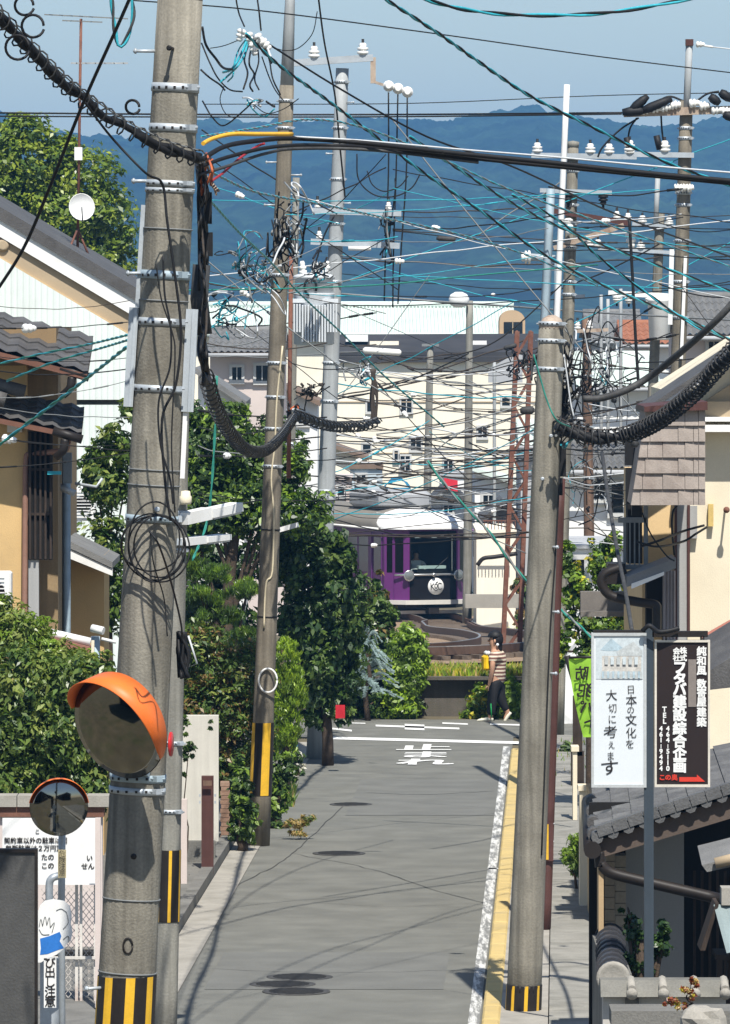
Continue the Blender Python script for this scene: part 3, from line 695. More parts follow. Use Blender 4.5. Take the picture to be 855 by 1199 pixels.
M['shingle'] = mat('pink_grey_cladding', (.32, .275, .24), .9, .14, 4, bump=.2, dirt=(.16, .12, .1), dirt_amt=.6)
M['awning'] = mat('awning_grey', (.2, .2, .2), .6, .1, 3)
def px(b, x0, y0, x1, y1, s, th=.08, m=0, front=0.0):
    """an upright board covering the photo rectangle at scale s, th metres thick, standing back from its front face"""
    a, c = at(x0, y1, s), at(x1, y0, s)
    return b.box(((a.x + c.x) / 2, a.y + th / 2 - front, (a.z + c.z) / 2), (abs(c.x - a.x), th, abs(c.z - a.z)), m=m)

def tiled(b, p00, p10, p01, nx, ny, h=.03, m=0, lift=.02):
    """a sloping roof plane laid with rolled tiles: p00 eave left, p10 eave right, p01 ridge left"""
    p00, p10, p01 = Vector(p00), Vector(p10), Vector(p01); u = p10 - p00; v = p01 - p00; nrm = u.cross(v).normalized()
    if nrm.z < 0: nrm = -nrm
    k = 4; vs = []; cols = nx * k + 1
    for r in range(ny):
        for e in (0, 1):
            tv = (r + e) / ny
            for i in range(cols):
                t = i / (cols - 1); roll = (math.sin(2 * math.pi * i / k) * .5 + .5) * h
                vs.append(p00 + u * t + v * tv + nrm * (roll + (lift if e == 0 else 0)))
    fs = []
    for r in range(2 * ny - 1):
        for i in range(cols - 1): fs.append((r * cols + i, r * cols + i + 1, (r + 1) * cols + i + 1, (r + 1) * cols + i))
    return b.add(vs, fs, m)

def corrugate(b, x0, x1, ytop, ybot, s, pitch, amp=.012, m=0):
    """upright ribbed sheet"""
    n = max(2, int(abs(x1 - x0) / pitch)) ; vs = []; fs = []
    for i in range(n * 4 + 1):
        x = x0 + (x1 - x0) * i / (n * 4); o = (0, 0, amp, amp)[i % 4]
        a, c = at(x, ytop(x), s), at(x, ybot, s); a.y -= o; c.y -= o; vs += [a, c]
    for i in range(n * 4): fs.append((2 * i, 2 * i + 1, 2 * i + 3, 2 * i + 2))
    return b.add(vs, fs, m)

# ---- white gabled house at the left
s = 80; G = at(60, 358 + 6.8 * s, s)
t = thing('gabled_house', 'white corrugated house with a beige gable band and a dish antenna on its roof', 'house', Vector((at(0, 400, s).x, F / s, 0)))
yr = lambda x: 250 + .594 * x if x > -150 else 250 + .594 * (-300 - x)
b = MB(); b.prism([at(x, y, s) for x, y in ((180, 902), (180, yr(180) + 26), (-150, yr(-150) + 26), (-480, yr(-480) + 26), (-480, 902))], (0, 9, 0)); b.build('wall', M['whitewall'], t)
b = MB(); corrugate(b, -60, 180, lambda x: yr(x) + 52, 468, s - .15 + .4, 7); corrugate(b, -60, 180, lambda x: 474, 900, s + .25, 7); b.build('siding', M['whitewall'], t)
def raking(dx0, dx1, o0, o1, th, front, m, name):
    b = MB(); b.prism([at(x, yr(x) + o, s) - Vector((0, front, 0)) for x, o in ((dx0, o0), (dx1, o0), (dx1, o1), (dx0, o1))], (0, th, 0)); return b.build(name, m, t)
raking(-150, 184, 26, 52, .06, .06, M['beige'], 'gable_band')
raking(-150, 182, 50, 58, .10, .10, mat('trim_ochre', (.62, .45, .25), .8), 'trim'); raking(-150, 182, 58, 61, .09, .09, M['woodd'], 'trim')
raking(-150, 196, 6, 27, .05, .13, M['white'], 'fascia'); raking(-150, 198, -2, 7, .12, .17, M['tile'], 'roof_edge')
b = MB(); px(b, -60, 468, 180, 474, s, .05, front=.06); b.build('trim', M['concrete_d'], t)
b = MB(); A0, A1 = at(-150, yr(-150), s) - Vector((0, .12, 0)), at(198, yr(198), s) - Vector((0, .12, 0)); D = Vector((0, 10.5, 0)); U = Vector((0, 0, .1))
b.add([A0, A1, A1 + D, A0 + D, A0 + U, A1 + U, A1 + D + U, A0 + D + U], [(0, 1, 2, 3), (4, 5, 6, 7), (0, 1, 5, 4), (1, 2, 6, 5), (2, 3, 7, 6), (3, 0, 4, 7)])
A2 = at(-498, yr(-498), s) - Vector((0, .12, 0)); b.add([A2, A0, A0 + D, A2 + D, A2 + U, A0 + U, A0 + D + U, A2 + D + U], [(0, 1, 2, 3), (4, 5, 6, 7), (0, 1, 5, 4), (1, 2, 6, 5), (2, 3, 7, 6), (3, 0, 4, 7)])
b.build('roof', M['tile'], t)
b = MB(); q = at(4, 287, s) - Vector((0, .02, 0)); b.lathe(q, (0, -1, 0), [(0, .09), (.08, .09), (.1, .07), (.1, .05)], 14); b.build('vent', M['beige'], t)
# antenna and dish on its roof
a0 = at(91, 290, 76)
an = thing('roof_antenna', 'tall thin television antenna mast with a white dish on the white house roof', 'antenna', a0)
b = MB(); b.tube([a0, at(95, 22, 76)], .022, 6); b.build('mast', M['rust'], an)
b = MB(); y0 = at(52, 17, 76); y1 = at(150, 22, 76); b.beam(y0, y1, .02, .02)
for k in range(5): q = y0.lerp(y1, .1 + k * .12); b.beam(q - Vector((.05, .2, 0)), q + Vector((.05, .2, 0)), .01, .01)
b.beam(at(73, 24, 76), at(120, 26, 76), .03, .02); b.build('aerial', M['wiregrey'], an)
b = MB(); b.beam(at(83, 74, 76), at(150, 74, 76), .03, .025)
for k in range(6): q = at(90 + 11 * k, 74, 76); b.beam(q - Vector((0, .25, 0)), q + Vector((0, .25, 0)), .012, .012)
b.build('aerial', M['pole_steel'], an)
b = MB(); c = at(95, 243, 76) - Vector((0, .12, 0)); nrm = Vector((.35, -1, .12)); b.lathe(c, nrm, [(0, .02), (.015, .1), (.05, .2), (.065, .21), (.055, .2), (.02, .1), (.008, 0)], 22); b.build('dish', M['white'], an)
b = MB(); b.tube(spline([c - Vector((0, 0, .2)), c + Vector((.04, -.3, -.2)), c + Vector((.03, -.35, 0))], 5), .012, 5); b.build('feed_arm', M['wiregrey'], an)
for q in ((78, 300, 77), (105, 302, 76)):
    b = MB(); b.tube([at(91, 268, 76), at(*q)], .018, 5); b.build('stay', M['rust'], an)
b = MB(); b.box(at(92, 180, 76), (.12, .12, .2)); b.build('junction_box', M['white'], an)

def ac_unit(x0, y0, x1, y1, s, label):
    t = thing('air_conditioner', label, 'air conditioner', at((x0 + x1) / 2, y1, s), 'outdoor air conditioner units')
    a, c = at(x0, y1, s), at(x1, y0, s); W, H = c.x - a.x, c.z - a.z; o = a + Vector((W / 2, -.16, H / 2))
    b = MB(); b.bev(o, (W, .3, H), .02); b.build('casing', M['white'], t)
    b = MB(); b.lathe(o + Vector((-W * .1, -.152, 0)), (0, -1, 0), [(0, min(W, H) * .4), (.006, min(W, H) * .4), (.007, 0)], 20); g = b.build('fan', M['blackp'], t)
    b = MB()
    for k in range(9): b.box(o + Vector((-W * .08, -.166, -H * .38 + k * H * .095)), (W * .74, .006, .012))
    b.build('grille', M['white'], t)
    for sx in (-1, 1):
        b = MB(); b.box(o + Vector((sx * W * .32, .0, -H / 2 - .04)), (.06, .3, .08)); b.build('foot', M['galv'], t)
ac_unit(67, 568, 84, 612, 84, 'left white air conditioner mounted on the white corrugated wall')
ac_unit(89, 570, 113, 609, 84, 'wider right white air conditioner mounted on the white corrugated wall')
ac_unit(-22, 668, 15, 717, 103, 'white air conditioner against the ochre wall at the picture edge')

# ---- ochre house at the left edge
s = 100
t = thing('ochre_house', 'ochre two storey house with stepped dark tiled eaves and brown gutter pipes', 'house', Vector((at(0, 400, s).x, F / s, 0)))
b = MB(); px(b, -160, 425, 30, 1040, s, 5); b.build('wall', M['yellowwall'], t)
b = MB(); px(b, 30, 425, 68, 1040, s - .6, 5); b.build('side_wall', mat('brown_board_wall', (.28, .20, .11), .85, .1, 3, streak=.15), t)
def eave(x0, y0, x1, y1, ov, th, rise, depth, tm, name='roof', nx=5):
    """pent roof whose lower edge runs from (x0,y0) to (x1,y1) in the photo, coming ov forward of the wall"""
    p0, p1 = at(x0, y0, s), at(x1, y1, s); p0.y -= ov; p1.y -= ov; up = Vector((0, depth, rise)); b = MB()
    tiled(b, p0, p1, p0 + up, nx, 5, .035)
    q = Vector((0, 0, -th)); b.add([p0 + q, p1 + q, p1 + up + q, p0 + up + q, p0, p1, p1 + up, p0 + up], [(0, 1, 2, 3), (0, 1, 5, 4), (1, 2, 6, 5), (3, 0, 4, 7)], 1)
    return b.build(name, [tm, M['soffit']], t)
eave(-160, 370, 106, 437, .85, .07, .42, 1.6, M['tile'], nx=12); eave(-60, 476, 98, 508, .6, .06, .3, .75, M['tile'], nx=8)
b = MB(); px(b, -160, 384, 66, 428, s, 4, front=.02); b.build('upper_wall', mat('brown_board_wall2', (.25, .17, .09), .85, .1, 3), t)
for y, xe in ((441, 108), (513, 100)):
    b = MB(); p0 = at(xe - 34, y - 10, s) - Vector((0, .8, 0)); p1 = at(xe, y, s) - Vector((0, .8, 0)); b.tube([p0, p1], .055, 10); b.tube(spline([p1 - Vector((.2, 0, 0)), p1 + Vector((-.22, 0, -.12)), p1 + Vector((-.3, .1, -.2))], 5), .05, 8); b.build('gutter', M['blackp'], t)
b = MB(); b.tube([at(-10, 447, s) - Vector((0, .5, 0)), at(32, 458, s) - Vector((0, .5, 0))], .08, 10); b.tube([at(-10, 462, s) - Vector((0, .6, 0)), at(10, 468, s) - Vector((0, .6, 0))], .09, 10); b.build('ridge_roll', M['tile'], t)
b = MB(); b.tube(spline([at(82, 516, s) - Vector((0, .5, 0)), at(78, 526, s) - Vector((0, .3, 0)), at(60, 529, s) - Vector((0, .15, 0)), at(36, 532, s) - Vector((0, .08, 0)), at(31, 540, s) - Vector((0, .07, 0)), at(30, 600, s) - Vector((0, .07, 0)), at(29, 760, s) - Vector((0, .07, 0))], 5), .036, 8); b.build('downpipe', mat('brown_pipe', (.27, .15, .11), .6, .15, 5), t)
b = MB(); px(b, 34, 505, 62, 655, s, .1, front=.12); wn = b.build('window', M['dark'], t)
b = MB()
for k in range(5): px(b, 35 + k * 6, 506, 37.4 + k * 6, 654, s, .04, front=.17)
for y in (548, 600): px(b, 34, y, 62, y + 3, s, .03, front=.16)
b.build('lattice', M['woodd'], wn)
b = MB(); px(b, 9, 478, 26, 506, s, .1, front=.1); b.build('panel', M['white'], t)
b = MB(); px(b, 34, 655, 46, 730, s, .1, front=.1); b.build('post', M['greywall'], t)
b = MB(); px(b, 57, 551, 73, 555, s, .1, front=.3); b.build('bracket', M['turq'], t)
# lean-to beside it
s = 96
t = thing('lean_to', 'low lean-to with a grey sloping roof between the ochre house and the white house', 'shed', Vector((at(90, 700, s).x, F / s, 0)))
b = MB(); px(b, 40, 650, 122, 1010, s, 1.6); b.build('wall', M['yellowwall'], t)
b = MB(); b.prism([at(x, y, s) - Vector((0, .6, 0)) for x, y in ((55, 617), (134, 656), (134, 663), (55, 626))], (0, 2.4, 0)); b.build('roof', M['tile2'], t)
b = MB(); b.prism([at(x, y, s) - Vector((0, .58, 0)) for x, y in ((55, 627), (134, 664), (134, 672), (55, 640))], (0, .1, 0)); b.build('fascia', M['white'], t)
b = MB(); px(b, 46, 684, 66, 712, s, .05, front=.03); b.build('panel', M['cream'], t)
# garden wall with a red tile cap below it
t = thing('garden_wall', 'pale garden wall with a red brown tile cap behind the left hedge', 'wall', at(75, 760, 104))
b = MB(); px(b, 30, 768, 106, 1065, 104, .2); b.build('wall', M['cream'], t)
b = MB(); b.prism([at(x, y, 104) - Vector((0, .12, 0)) for x, y in ((30, 738), (106, 757), (106, 768), (30, 752))], (0, .45, 0)); b.build('coping', mat('red_brown_tile', (.26, .12, .085), .8, .2, 5), t)
b = MB(); b.tube([at(40, 737, 104), at(106, 752, 104)], .05, 8); b.build('coping_roll', M['white'], t)

# ---- cream house at the right
s = 108
t = thing('cream_house', 'cream rendered house with a projecting pink grey tile clad bay and a dark pipe', 'house', Vector((at(820, 700, s).x, F / s, 0)))
b = MB(); b.prism([at(x, y, s) for x, y in ((796, 1092), (796, 462), (1000, 330), (1204, 462), (1204, 1092))], (0, 7, 0)); b.build('wall', M['cream'], t)
b = MB(); px(b, 752, 560, 797, 1092, s - .5, 5); b.build('side_wall', mat('yellow_render', (.72, .52, .28), .9, .06, 2), t)
def rakeR(x0, x1, o0, o1, front, th, m, name):
    f = lambda x: 478 - .66 * (x - 752); b = MB()
    b.prism([at(x, f(x) + o, s) - Vector((0, front, 0)) for x, o in ((x0, o0), (x1, o0), (x1, o1), (x0, o1))], (0, th, 0)); return b.build(name, m, t)
rakeR(752, 1000, 0, 6, .5, 2.2, M['tile'], 'roof'); rakeR(758, 1000, 6, 13, .46, .05, M['white'], 'fascia'); rakeR(790, 1000, 40, 60, .05, .05, M['beige'], 'gable_band')
b = MB(); px(b, 798, 497, 872, 505, s, .45, front=.35); px(b, 796, 488, 872, 493, s, .3, front=.25); b.build('canopy', M['white'], t)
b = MB(); px(b, 796, 470, 872, 488, s, .1, front=.1); b.build('gable_band', M['beige'], t)
# the tile clad bay: courses of slabs
sb = 112; b = MB()
rowy = [478, 505, 527, 546, 564, 579, 592]
rowy = [480 + 18.6 * k for k in range(7)]
for r in range(6):
    y0, y1 = rowy[r], rowy[r + 1]; xl0 = 756 - 2.9 * r; xl1 = 756 - 2.9 * (r + 1); cuts = [xl0 + 8, 776 + (18 if r % 2 else 0), 802 if r % 2 == 0 else 812, 818, 826]
    cuts = sorted(set([c for c in cuts if c > xl0 + 4])); xs0 = [xl0] + cuts
    for a, c in zip(xs0, xs0[1:]):
        a2 = a if a > xl0 else xl1
        b.prism([at(a + .25, y0 + .3, sb) - Vector((0, .02 * random.random(), 0)), at(c - .25, y0 + .3, sb), at(c - .25, y1 - .3, sb) - Vector((0, .03, 0)), at(a2 + .25, y1 - .3, sb) - Vector((0, .03, 0))], (0, .2, 0))
bay = b.build('bay', M['shingle'], t)
b = MB(); b.prism([at(x, y, sb) + Vector((0, .06, 0)) for x, y in ((757, 480), (826, 480), (826, 591), (740, 591))], (0, 1.4, 0)); b.build('bay_core', M['shingle'], bay)
b = MB(); b.prism([at(x, y, sb) - Vector((0, .1, 0)) for x, y in ((754, 476), (828, 470), (828, 480), (754, 482))], (0, 2, 0)); b.build('bay_roof', M['brown'], bay)
b = MB(); px(b, 792, 590, 804, 1090, s, .15, front=.16); px(b, 806, 592, 816, 630, s, .1, front=.1); b.build('downpipe', M['greywall'], t)
b = MB(); px(b, 789, 590, 792, 760, s, .1, front=.2); px(b, 804, 590, 807, 745, s, .1, front=.2); b.build('pipe', M['brown'], t)
b = MB(); px(b, 829, 590, 835, 616, s, .08, front=.09); b.build('meter_box', mat('meter_yellow', (.62, .45, .16), .6), t)
b = MB(); q = at(849, 596, s) - Vector((0, .01, 0)); b.tube([q, q - Vector((0, .28, 0))], .012, 6); b.lathe(q - Vector((0, .25, 0)), (0, -1, 0), [(0, .02), (.02, .035), (.06, .035), (.07, 0)], 10); b.build('lamp_stub', M['rust'], t)
b = MB(); corrugate(b, 776, 791, lambda x: 668, 1080, s + .6, 3.2, .02); b.build('corrugated_panel', mat('grey_purple_sheet', (.27, .25, .26), .7), t)
b = MB(); px(b, 757, 668, 778, 745, s, .3, front=-.05); b.build('doorway', M['dark'], t)
# canopy over the doorway and its black gutter
b = MB(); b.prism([at(x, y, s + 2) - Vector((0, .3, 0)) for x, y in ((733, 674), (790, 652), (790, 664), (733, 686))], (0, 1.0, 0)); b.build('door_canopy', M['awning'], t)
b = MB(); b.prism([at(x, y, s + 2) - Vector((0, .33, 0)) for x, y in ((738, 682), (776, 668), (776, 672), (738, 688))], (0, .04, 0)); b.build('canopy_edge', M['white'], t)
b = MB(); b.tube(spline([at(728, 664, s + 2), at(708, 672, s + 2), at(705, 684, s + 2), at(716, 698, s + 2), at(748, 705, s + 2), at(767, 708, s + 2), at(769, 716, s + 2), at(769, 740, s + 2)], 5), .05, 8); b.build('gutter_pipe', M['blackp'], t)
b = MB()
for (x0, y0, x1, y1) in ((706, 668, 734, 684), (712, 660, 732, 668)): px(b, x0, y0, x1, y1, s + 1.5, .5)
b.build('gutter_end', M['blackp'], t)
# balcony frame
bl = MB(); px(bl, 724, 606, 757, 612, s + 1, .06); px(bl, 730, 612, 733, 664, s + 1, .06); px(bl, 754, 592, 759, 664, s + 1, .06); px(bl, 726, 662, 758, 667, s + 1, .3)
for k in range(3): px(bl, 737 + k * 5.5, 612, 738.6 + k * 5.5, 662, s + 1, .04)
bl.build('balcony_rail', M['wiregrey'], t)
b = MB(); px(b, 735, 590, 752, 660, s - .2, .5); b.build('dark_window', M['dark'], t)
b = MB(); b.prism([at(x, y, s + 8) - Vector((0, .3, 0)) for x, y in ((828, 752), (870, 728), (870, 746), (828, 764))], (0, 1.5, 0)); b.build('red_tile_strip', mat('salmon_tile', (.45, .17, .12), .8, .1, 4), t)
b = MB(); b.prism([at(x, y, s + 14) - Vector((0, .3, 0)) for x, y in ((818, 790), (880, 752), (880, 800), (826, 806))], (0, 1.2, .25)); b.build('lower_roof', M['tile'], t)
b = MB(); px(b, 680, 693, 738, 716, 100, .25); px(b, 680, 716, 738, 722, 100.3, .2); tag(b.build('signboard_box', mat('grey_brown_board', (.17, .155, .14), .8, .15, 4)), 'grey brown box board half hidden by green leaves behind the white sign', 'board')

# ---- tiled house in the lower right corner
s = 140; d0 = F / s; rd = Vector((.03, 1, 0))
t = thing('tiled_house', 'low dark tiled house with deep shaded eaves and black gutter in the lower right', 'house', Vector((at(800, 1100, s).x, d0 + 1, 0)))
def Q(x, y, back=0.0): return at(x, y, s) + rd * back
b = MB(); e0 = Q(699, 983); e1 = Q(899, 917); L = 5.2
# four planes of tiles stepping up the slope; the eave runs away from us along the left
up = e1 - e0; tiled(b, e0 + rd * L, e0, e0 + rd * L + up, 17, 9, .05)
b.add([e0 - Vector((0, 0, .04)), e1 - Vector((0, 0, .04)), e1 + rd * L - Vector((0, 0, .04)), e0 + rd * L - Vector((0, 0, .04))], [(0, 1, 2, 3)], 1)
M['tile3'] = mat('weathered_black_tile', (.105, .105, .105), .6, .25, 4, bump=.3, dirt=(.24, .24, .23), dirt_amt=.5)
rf = b.build('roof', [M['tile3'], M['woodd']], t)
b = MB(); nseg = 11
for k in range(nseg):
    p, q = e0.lerp(e1, k / nseg), e0.lerp(e1, (k + .93) / nseg); z = Vector((0, -.03, .07)); b.beam(p + z, q + z, .16, .09)
    b.tube([p + Vector((0, -.1, .02)), p + Vector((0, .3, .02))], .05, 8)
b.build('verge_tile', M['tile3'], rf)
b = MB(); b.prism([e0 - Vector((0, .02, .01)), e1 - Vector((0, .02, .01)), e1 - Vector((0, .02, .2)), e0 - Vector((0, .02, .16))], (0, .08, 0)); b.build('barge_board', mat('brown_barge', (.10, .075, .06), .8, .15, 4), rf)
b = MB(); p = e0 + Vector((-.04, -.1, -.08)); b.tube([p + rd * L, p], .075, 10); b.build('gutter', M['blackp'], rf)
b = MB(); b.tube(spline([p + Vector((.06, .1, -.02)), p + Vector((.08, .1, -.18)), Q(706, 1013) , Q(735, 1027), Q(790, 1040), Q(845, 1052)], 6), [.07] * 30 + [.05], 10) if False else b.tube(spline([p + Vector((.06, .1, -.02)), p + Vector((.07, .1, -.14)), Q(704, 1012), Q(716, 1022), Q(750, 1031), Q(845, 1053)], 6), .048, 10); b.build('downpipe', M['blackp'], rf)
for k in range(4):
    b = MB(); q = e0 + rd * (.3 + 1.2 * k) + Vector((-.02, 0, .02)); b.lathe(q + Vector((0, -.1, 0)), (0, 1, 0), [(0, .06), (.3, .06)], 10); b.build('end_tile', M['tile'], rf)
b = MB(); px(b, 733, 960, 801, 1300, s - 4, .12); b.build('white_wall', mat('shaded_white_wall', (.27, .27, .26), .9, .05, 2), t)  # colour of this wall and the pillar lowered for the eave shade
b = MB()
for k in range(13):
    y = 995 + k * 14; px(b, 708, y, 720, y + 13.2, s - 2.6, .3); px(b, 720.4 + (0), y + 7, 733, y + 13.2 + 7, s - 2.8, .3)
b.build('brick_pillar', mat('pale_brick', (.33, .29, .23), .9, .15, 6), t)
b = MB(); px(b, 801, 950, 960, 1300, s - 9, .2); b.build('shade_sheet_rear', M['dark'], t); b = MB(); px(b, 690, 940, 740, 1300, s - 5.5, .1); b.build('shade_sheet_side', M['dark'], t)  # near-black sheets put the deep shade under the eaves into colour
b = MB()
for k in range(9): px(b, 812 + k * 9, 1020, 815 + k * 9, 1300, s - 7, .04)
b.build('lattice', M['woodd'], t)
b = MB(); b.prism([Q(x, y) for x, y in ((701, 985), (707, 985), (707, 1300), (701, 1300))], rd * 4.5); b.build('side_wall', mat('ochre_board', (.42, .30, .17), .9, .1, 3), t)

# wall with tile cap in front of it, stone and kerb stone
sW = 150
t = thing('garden_wall', 'low white wall with a rounded tile coping in front of the dark tiled house', 'wall', at(775, 1378, sW))
b = MB(); px(b, 706, 1168, 850, 1378, sW, .2); b.build('wall', mat('white_plaster', (.50, .48, .44), .9, .08, 3, dirt=(.3, .27, .22), dirt_amt=.5), t)
b = MB(); p0, p1 = at(703, 1158, sW), at(853, 1158, sW); b.prism([p0 + Vector((0, -.12, -.05)), p0 + Vector((0, .32, -.05)), p0 + Vector((0, .2, .07)), p0 + Vector((0, 0, .07))], p1 - p0); b.build('coping', mat('grey_coping', (.17, .165, .145), .9, .2, 4, dirt=(.1, .1, .08), dirt_amt=.5), t)
for x in (739, 776, 813, 848):
    b = MB(); q = at(x, 1153, sW); b.tube([q + Vector((0, -.16, -.02)), q + Vector((0, .1, .03)), q + Vector((0, .3, -.02))], .034, 8); b.lathe(q + Vector((0, -.15, -.05)), (0, -1, -.3), [(0, .045), (.03, .045), (.035, 0)], 10); b.build('coping_roll', M['concrete'], t)
b = MB(); px(b, 732, 1169, 746, 1378, sW, .02, front=.021); px(b, 747, 1169, 748, 1378, sW, .02, front=.021); b.build('wall_post', M['concrete_d'], t)
t = thing('tile_capped_wall', 'wall running back beside the gutter with a dark barrel tile top and pale round end', 'wall', at(718, 1385, 148))
b = MB(); p = at(718, 1145, 148); b.box(p + rd * 1.6 + Vector((0, 0, -.72)), (.2, 3.2, 1.5)); b.build('wall', M['concrete_d'], t)
b = MB(); N = 9
for k in range(N):
    q0 = p + rd * (k * .36); b.tube([q0, q0 + rd * .33], [.125, .115], 16); b.tube([q0 + rd * .33, q0 + rd * .36], [.13, .13], 16)
b.build('barrel_tile', mat('black_glazed_tile', (.05, .05, .055), .4, .15, 5), t)
b = MB(); b.lathe(p, (0, -1, 0), [(0, .13), (.03, .135), (.04, .11), (.03, .09), (.03, 0)], 20); b.build('end_tile', M['concrete'], t)
b = MB(); px(b, 716, 1184, 868, 1202, 156, .5); px(b, 718, 1202, 868, 1420, 155, .4); tag(b.build('stone_wall', M['concrete_d']), 'low grey stone capped wall along the bottom right edge of the photo', 'wall')
# a boulder
b = MB(); N, K = 12, 7; c = at(822, 1196, 162)
vs = []
for i in range(K + 1):
    for j in range(N):
        th = math.pi * i / K; ph = 2 * math.pi * j / N; v = Vector((math.sin(th) * math.cos(ph), math.sin(th) * math.sin(ph), math.cos(th)))
        r = 1 + .35 * mn.noise(v * 1.7 + Vector((3, 1, 2))); vs.append(c + Vector((v.x * .16 * r, v.y * .14 * r, v.z * .13 * r)))
b.add(vs, [(i * N + j, i * N + (j + 1) % N, (i + 1) * N + (j + 1) % N, (i + 1) * N + j) for i in range(K) for j in range(N)], 0)
tag(b.build('boulder', M['concrete']), 'rough pale garden boulder on the stone capped wall', 'rock')
# little roofed gate at the right edge
t = thing('gate_roof', 'small gate roof with grey green ribbed sheet and a round ridge tile at the right edge', 'gate roof', at(850, 1100, 146))
b = MB(); p = at(836, 1061, 146); q = at(848, 1114, 146)
tiled(b, q + Vector((0, -.35, 0)), q + Vector((.5, -.35, 0)), p + Vector((0, .05, 0)), 4, 1, .02); b.build('sheet', mat('grey_green_sheet', (.22, .27, .27), .5, .1, 3), t)
b = MB(); b.prism([at(820, 1113, 146), at(838, 1058, 146), at(842, 1058, 146), at(826, 1113, 146)], (0, .5, 0)); b.prism([at(838, 1118, 146), at(890, 1118, 146), at(890, 1124, 146), at(838, 1124, 146)], (0, .5, 0)); b.build('frame', M['woodd'], t)
b = MB(); px(b, 845, 1040, 890, 1060, 146, .25); b.build('ridge', M['concrete'], t)
b = MB(); px(b, 840, 1124, 846, 1190, 146, .2); px(b, 852, 1124, 890, 1370, 145, .2); b.build('post', M['woodd'], t)
t = thing('porch_roof', 'corner of a tiled porch roof with a beige roll tile above the gate roof', 'porch roof', at(845, 1010, 144))
b = MB(); b.prism([at(822, 1013, 144), at(890, 996, 144), at(890, 1008, 144), at(828, 1021, 144)], (0, .7, .1)); b.build('sheet', M['tile2'], t)
b = MB(); b.tube([at(837, 1010, 144) - Vector((0, .06, 0)), at(885, 998, 144) - Vector((0, .06, 0))], .045, 10); b.build('roll_tile', M['beige'], t)
b = MB(); b.tube([at(888, 1010, 143), at(889, 1390, 143)], .06, 8); b.build('post', M['woodd'], t)

# beige gateposts along the right pavement
for k, (x0, x1, y0, sc2, lab) in enumerate(((679, 693, 926, 105, 'nearer pale beige gatepost with a rounded cap by the right pavement'), (671, 676, 880, 90, 'farther slim pale gatepost at the end of the right pavement'))):
    t = thing('gatepost', lab, 'gatepost', at((x0 + x1) / 2, 358 + 6.8 * sc2, sc2), 'beige gateposts')
    b = MB(); px(b, x0, y0, x1, 358 + 6.8 * sc2, sc2, .3); b.build('post', M['cream'], t)
    b = MB(); px(b, x0 - 2, y0 - 6, x1 + 2, y0 - .2, sc2, .36, front=.03); b.build('cap', M['cream'], t)
b = MB(); px(b, 693.5, 935, 701, 1085, 108, 1.5); px(b, 692, 930, 703, 935, 108, 1.6); tag(b.build('garden_wall', mat('ochre_plaster', (.50, .37, .21), .9, .1, 3)), 'ochre garden wall right behind the nearer beige gatepost', 'wall')
# ------------------------------------------------------------------ left foreground: boards, fence, mirrors, walls
b = MB(); px(b, -40, 996, 43, 1400, 172, .06); pb = b
t = thing('grey_board', 'large dark grey board standing at the lower left picture edge', 'board', at(0, 1500, 172))
pb.build('panel', mat('dark_grey_board', (.075, .075, .073), .8, .15, 8, streak=.0, bump=.2), t)
b = MB(); px(b, -40, 994, 44, 998, 172, .09, front=.015); px(b, 41, 998, 44, 1500, 172, .09, front=.015); b.build('frame', M['blackp'], t)
# white notice board
sN = 122
t = thing('notice_board', 'large white notice board with black Japanese parking text on the mesh fence', 'notice board', at(60, 1037, sN))
b = MB(); px(b, 3, 958, 118, 1036, sN, .03); b.build('panel', M['white'], t)
for txt, x, y, h in (('こ', 44, 974, 5), ('契約車以外の駐車は固', 42, 984.5, 6.2), ('無断駐車は２万円頂', 40, 993.5, 6.2), ('い', 105, 1005, 6.5), ('せん', 103, 1014.5, 6.5), ('たの', 56, 1004, 6.5), ('この', 56, 1014, 6.5)):
    b = MB(); text_mesh(b, txt, at(x, y, sN) - Vector((0, .006, 0)), (1, 0, 0), (0, 0, 1), h / sN * 1.2, bold=.0012); b.build('lettering', M['blackp'], t)
# chain link fence
t = thing('mesh_fence', 'rusty white chain link fence panel under the white notice board', 'fence', at(84, 1180, 121))
b = MB(); x0, x1, y0, y1 = 48, 114, 1037, 1175
st = 7.0
k = -200
while k < 260:
    for sg in (1, -1):
        pts = []
        # line x = k + sg*(y-y0)*.8 clipped to the panel
        ya, yb_ = y0, y1
        f = lambda y: k + sg * (y - y0) * .8 + (0 if sg > 0 else 0)
        ys = [y0 + (y1 - y0) * i / 60 for i in range(61)]; ok = [y for y in ys if x0 <= f(y) <= x1]
        if len(ok) > 1:
            off = .004 * sg
            b.beam(at(f(ok[0]), ok[0], 121) + Vector((0, off, 0)), at(f(ok[-1]), ok[-1], 121) + Vector((0, off, 0)), .006, .006)
    k += st
b.build('mesh', mat('rusty_white_mesh', (.55, .52, .48), .6, .15, 8, dirt=(.25, .12, .07), dirt_amt=.6), t)
mr_ = mat('rusty_white_post', (.62, .59, .54), .6, .12, 5, dirt=(.28, .13, .08), dirt_amt=.7)
for x0, x1 in ((88, 91.5), (93.5, 96.5), (110, 113)):
    b = MB(); px(b, x0, 1036, x1, 1178, 121.5, .03); b.build('post', mr_, t)
b = MB(); px(b, 48, 1120, 113, 1123, 121.6, .03); px(b, 48, 1173, 113, 1177, 121.6, .03); b.build('rail', mr_, t)
b = MB(); px(b, 111.5, 958, 118, 1180, 123, .08); tag(b.build('fence_post', M['pinkwall']), 'pinkish painted square post at the right end of the mesh fence', 'post')
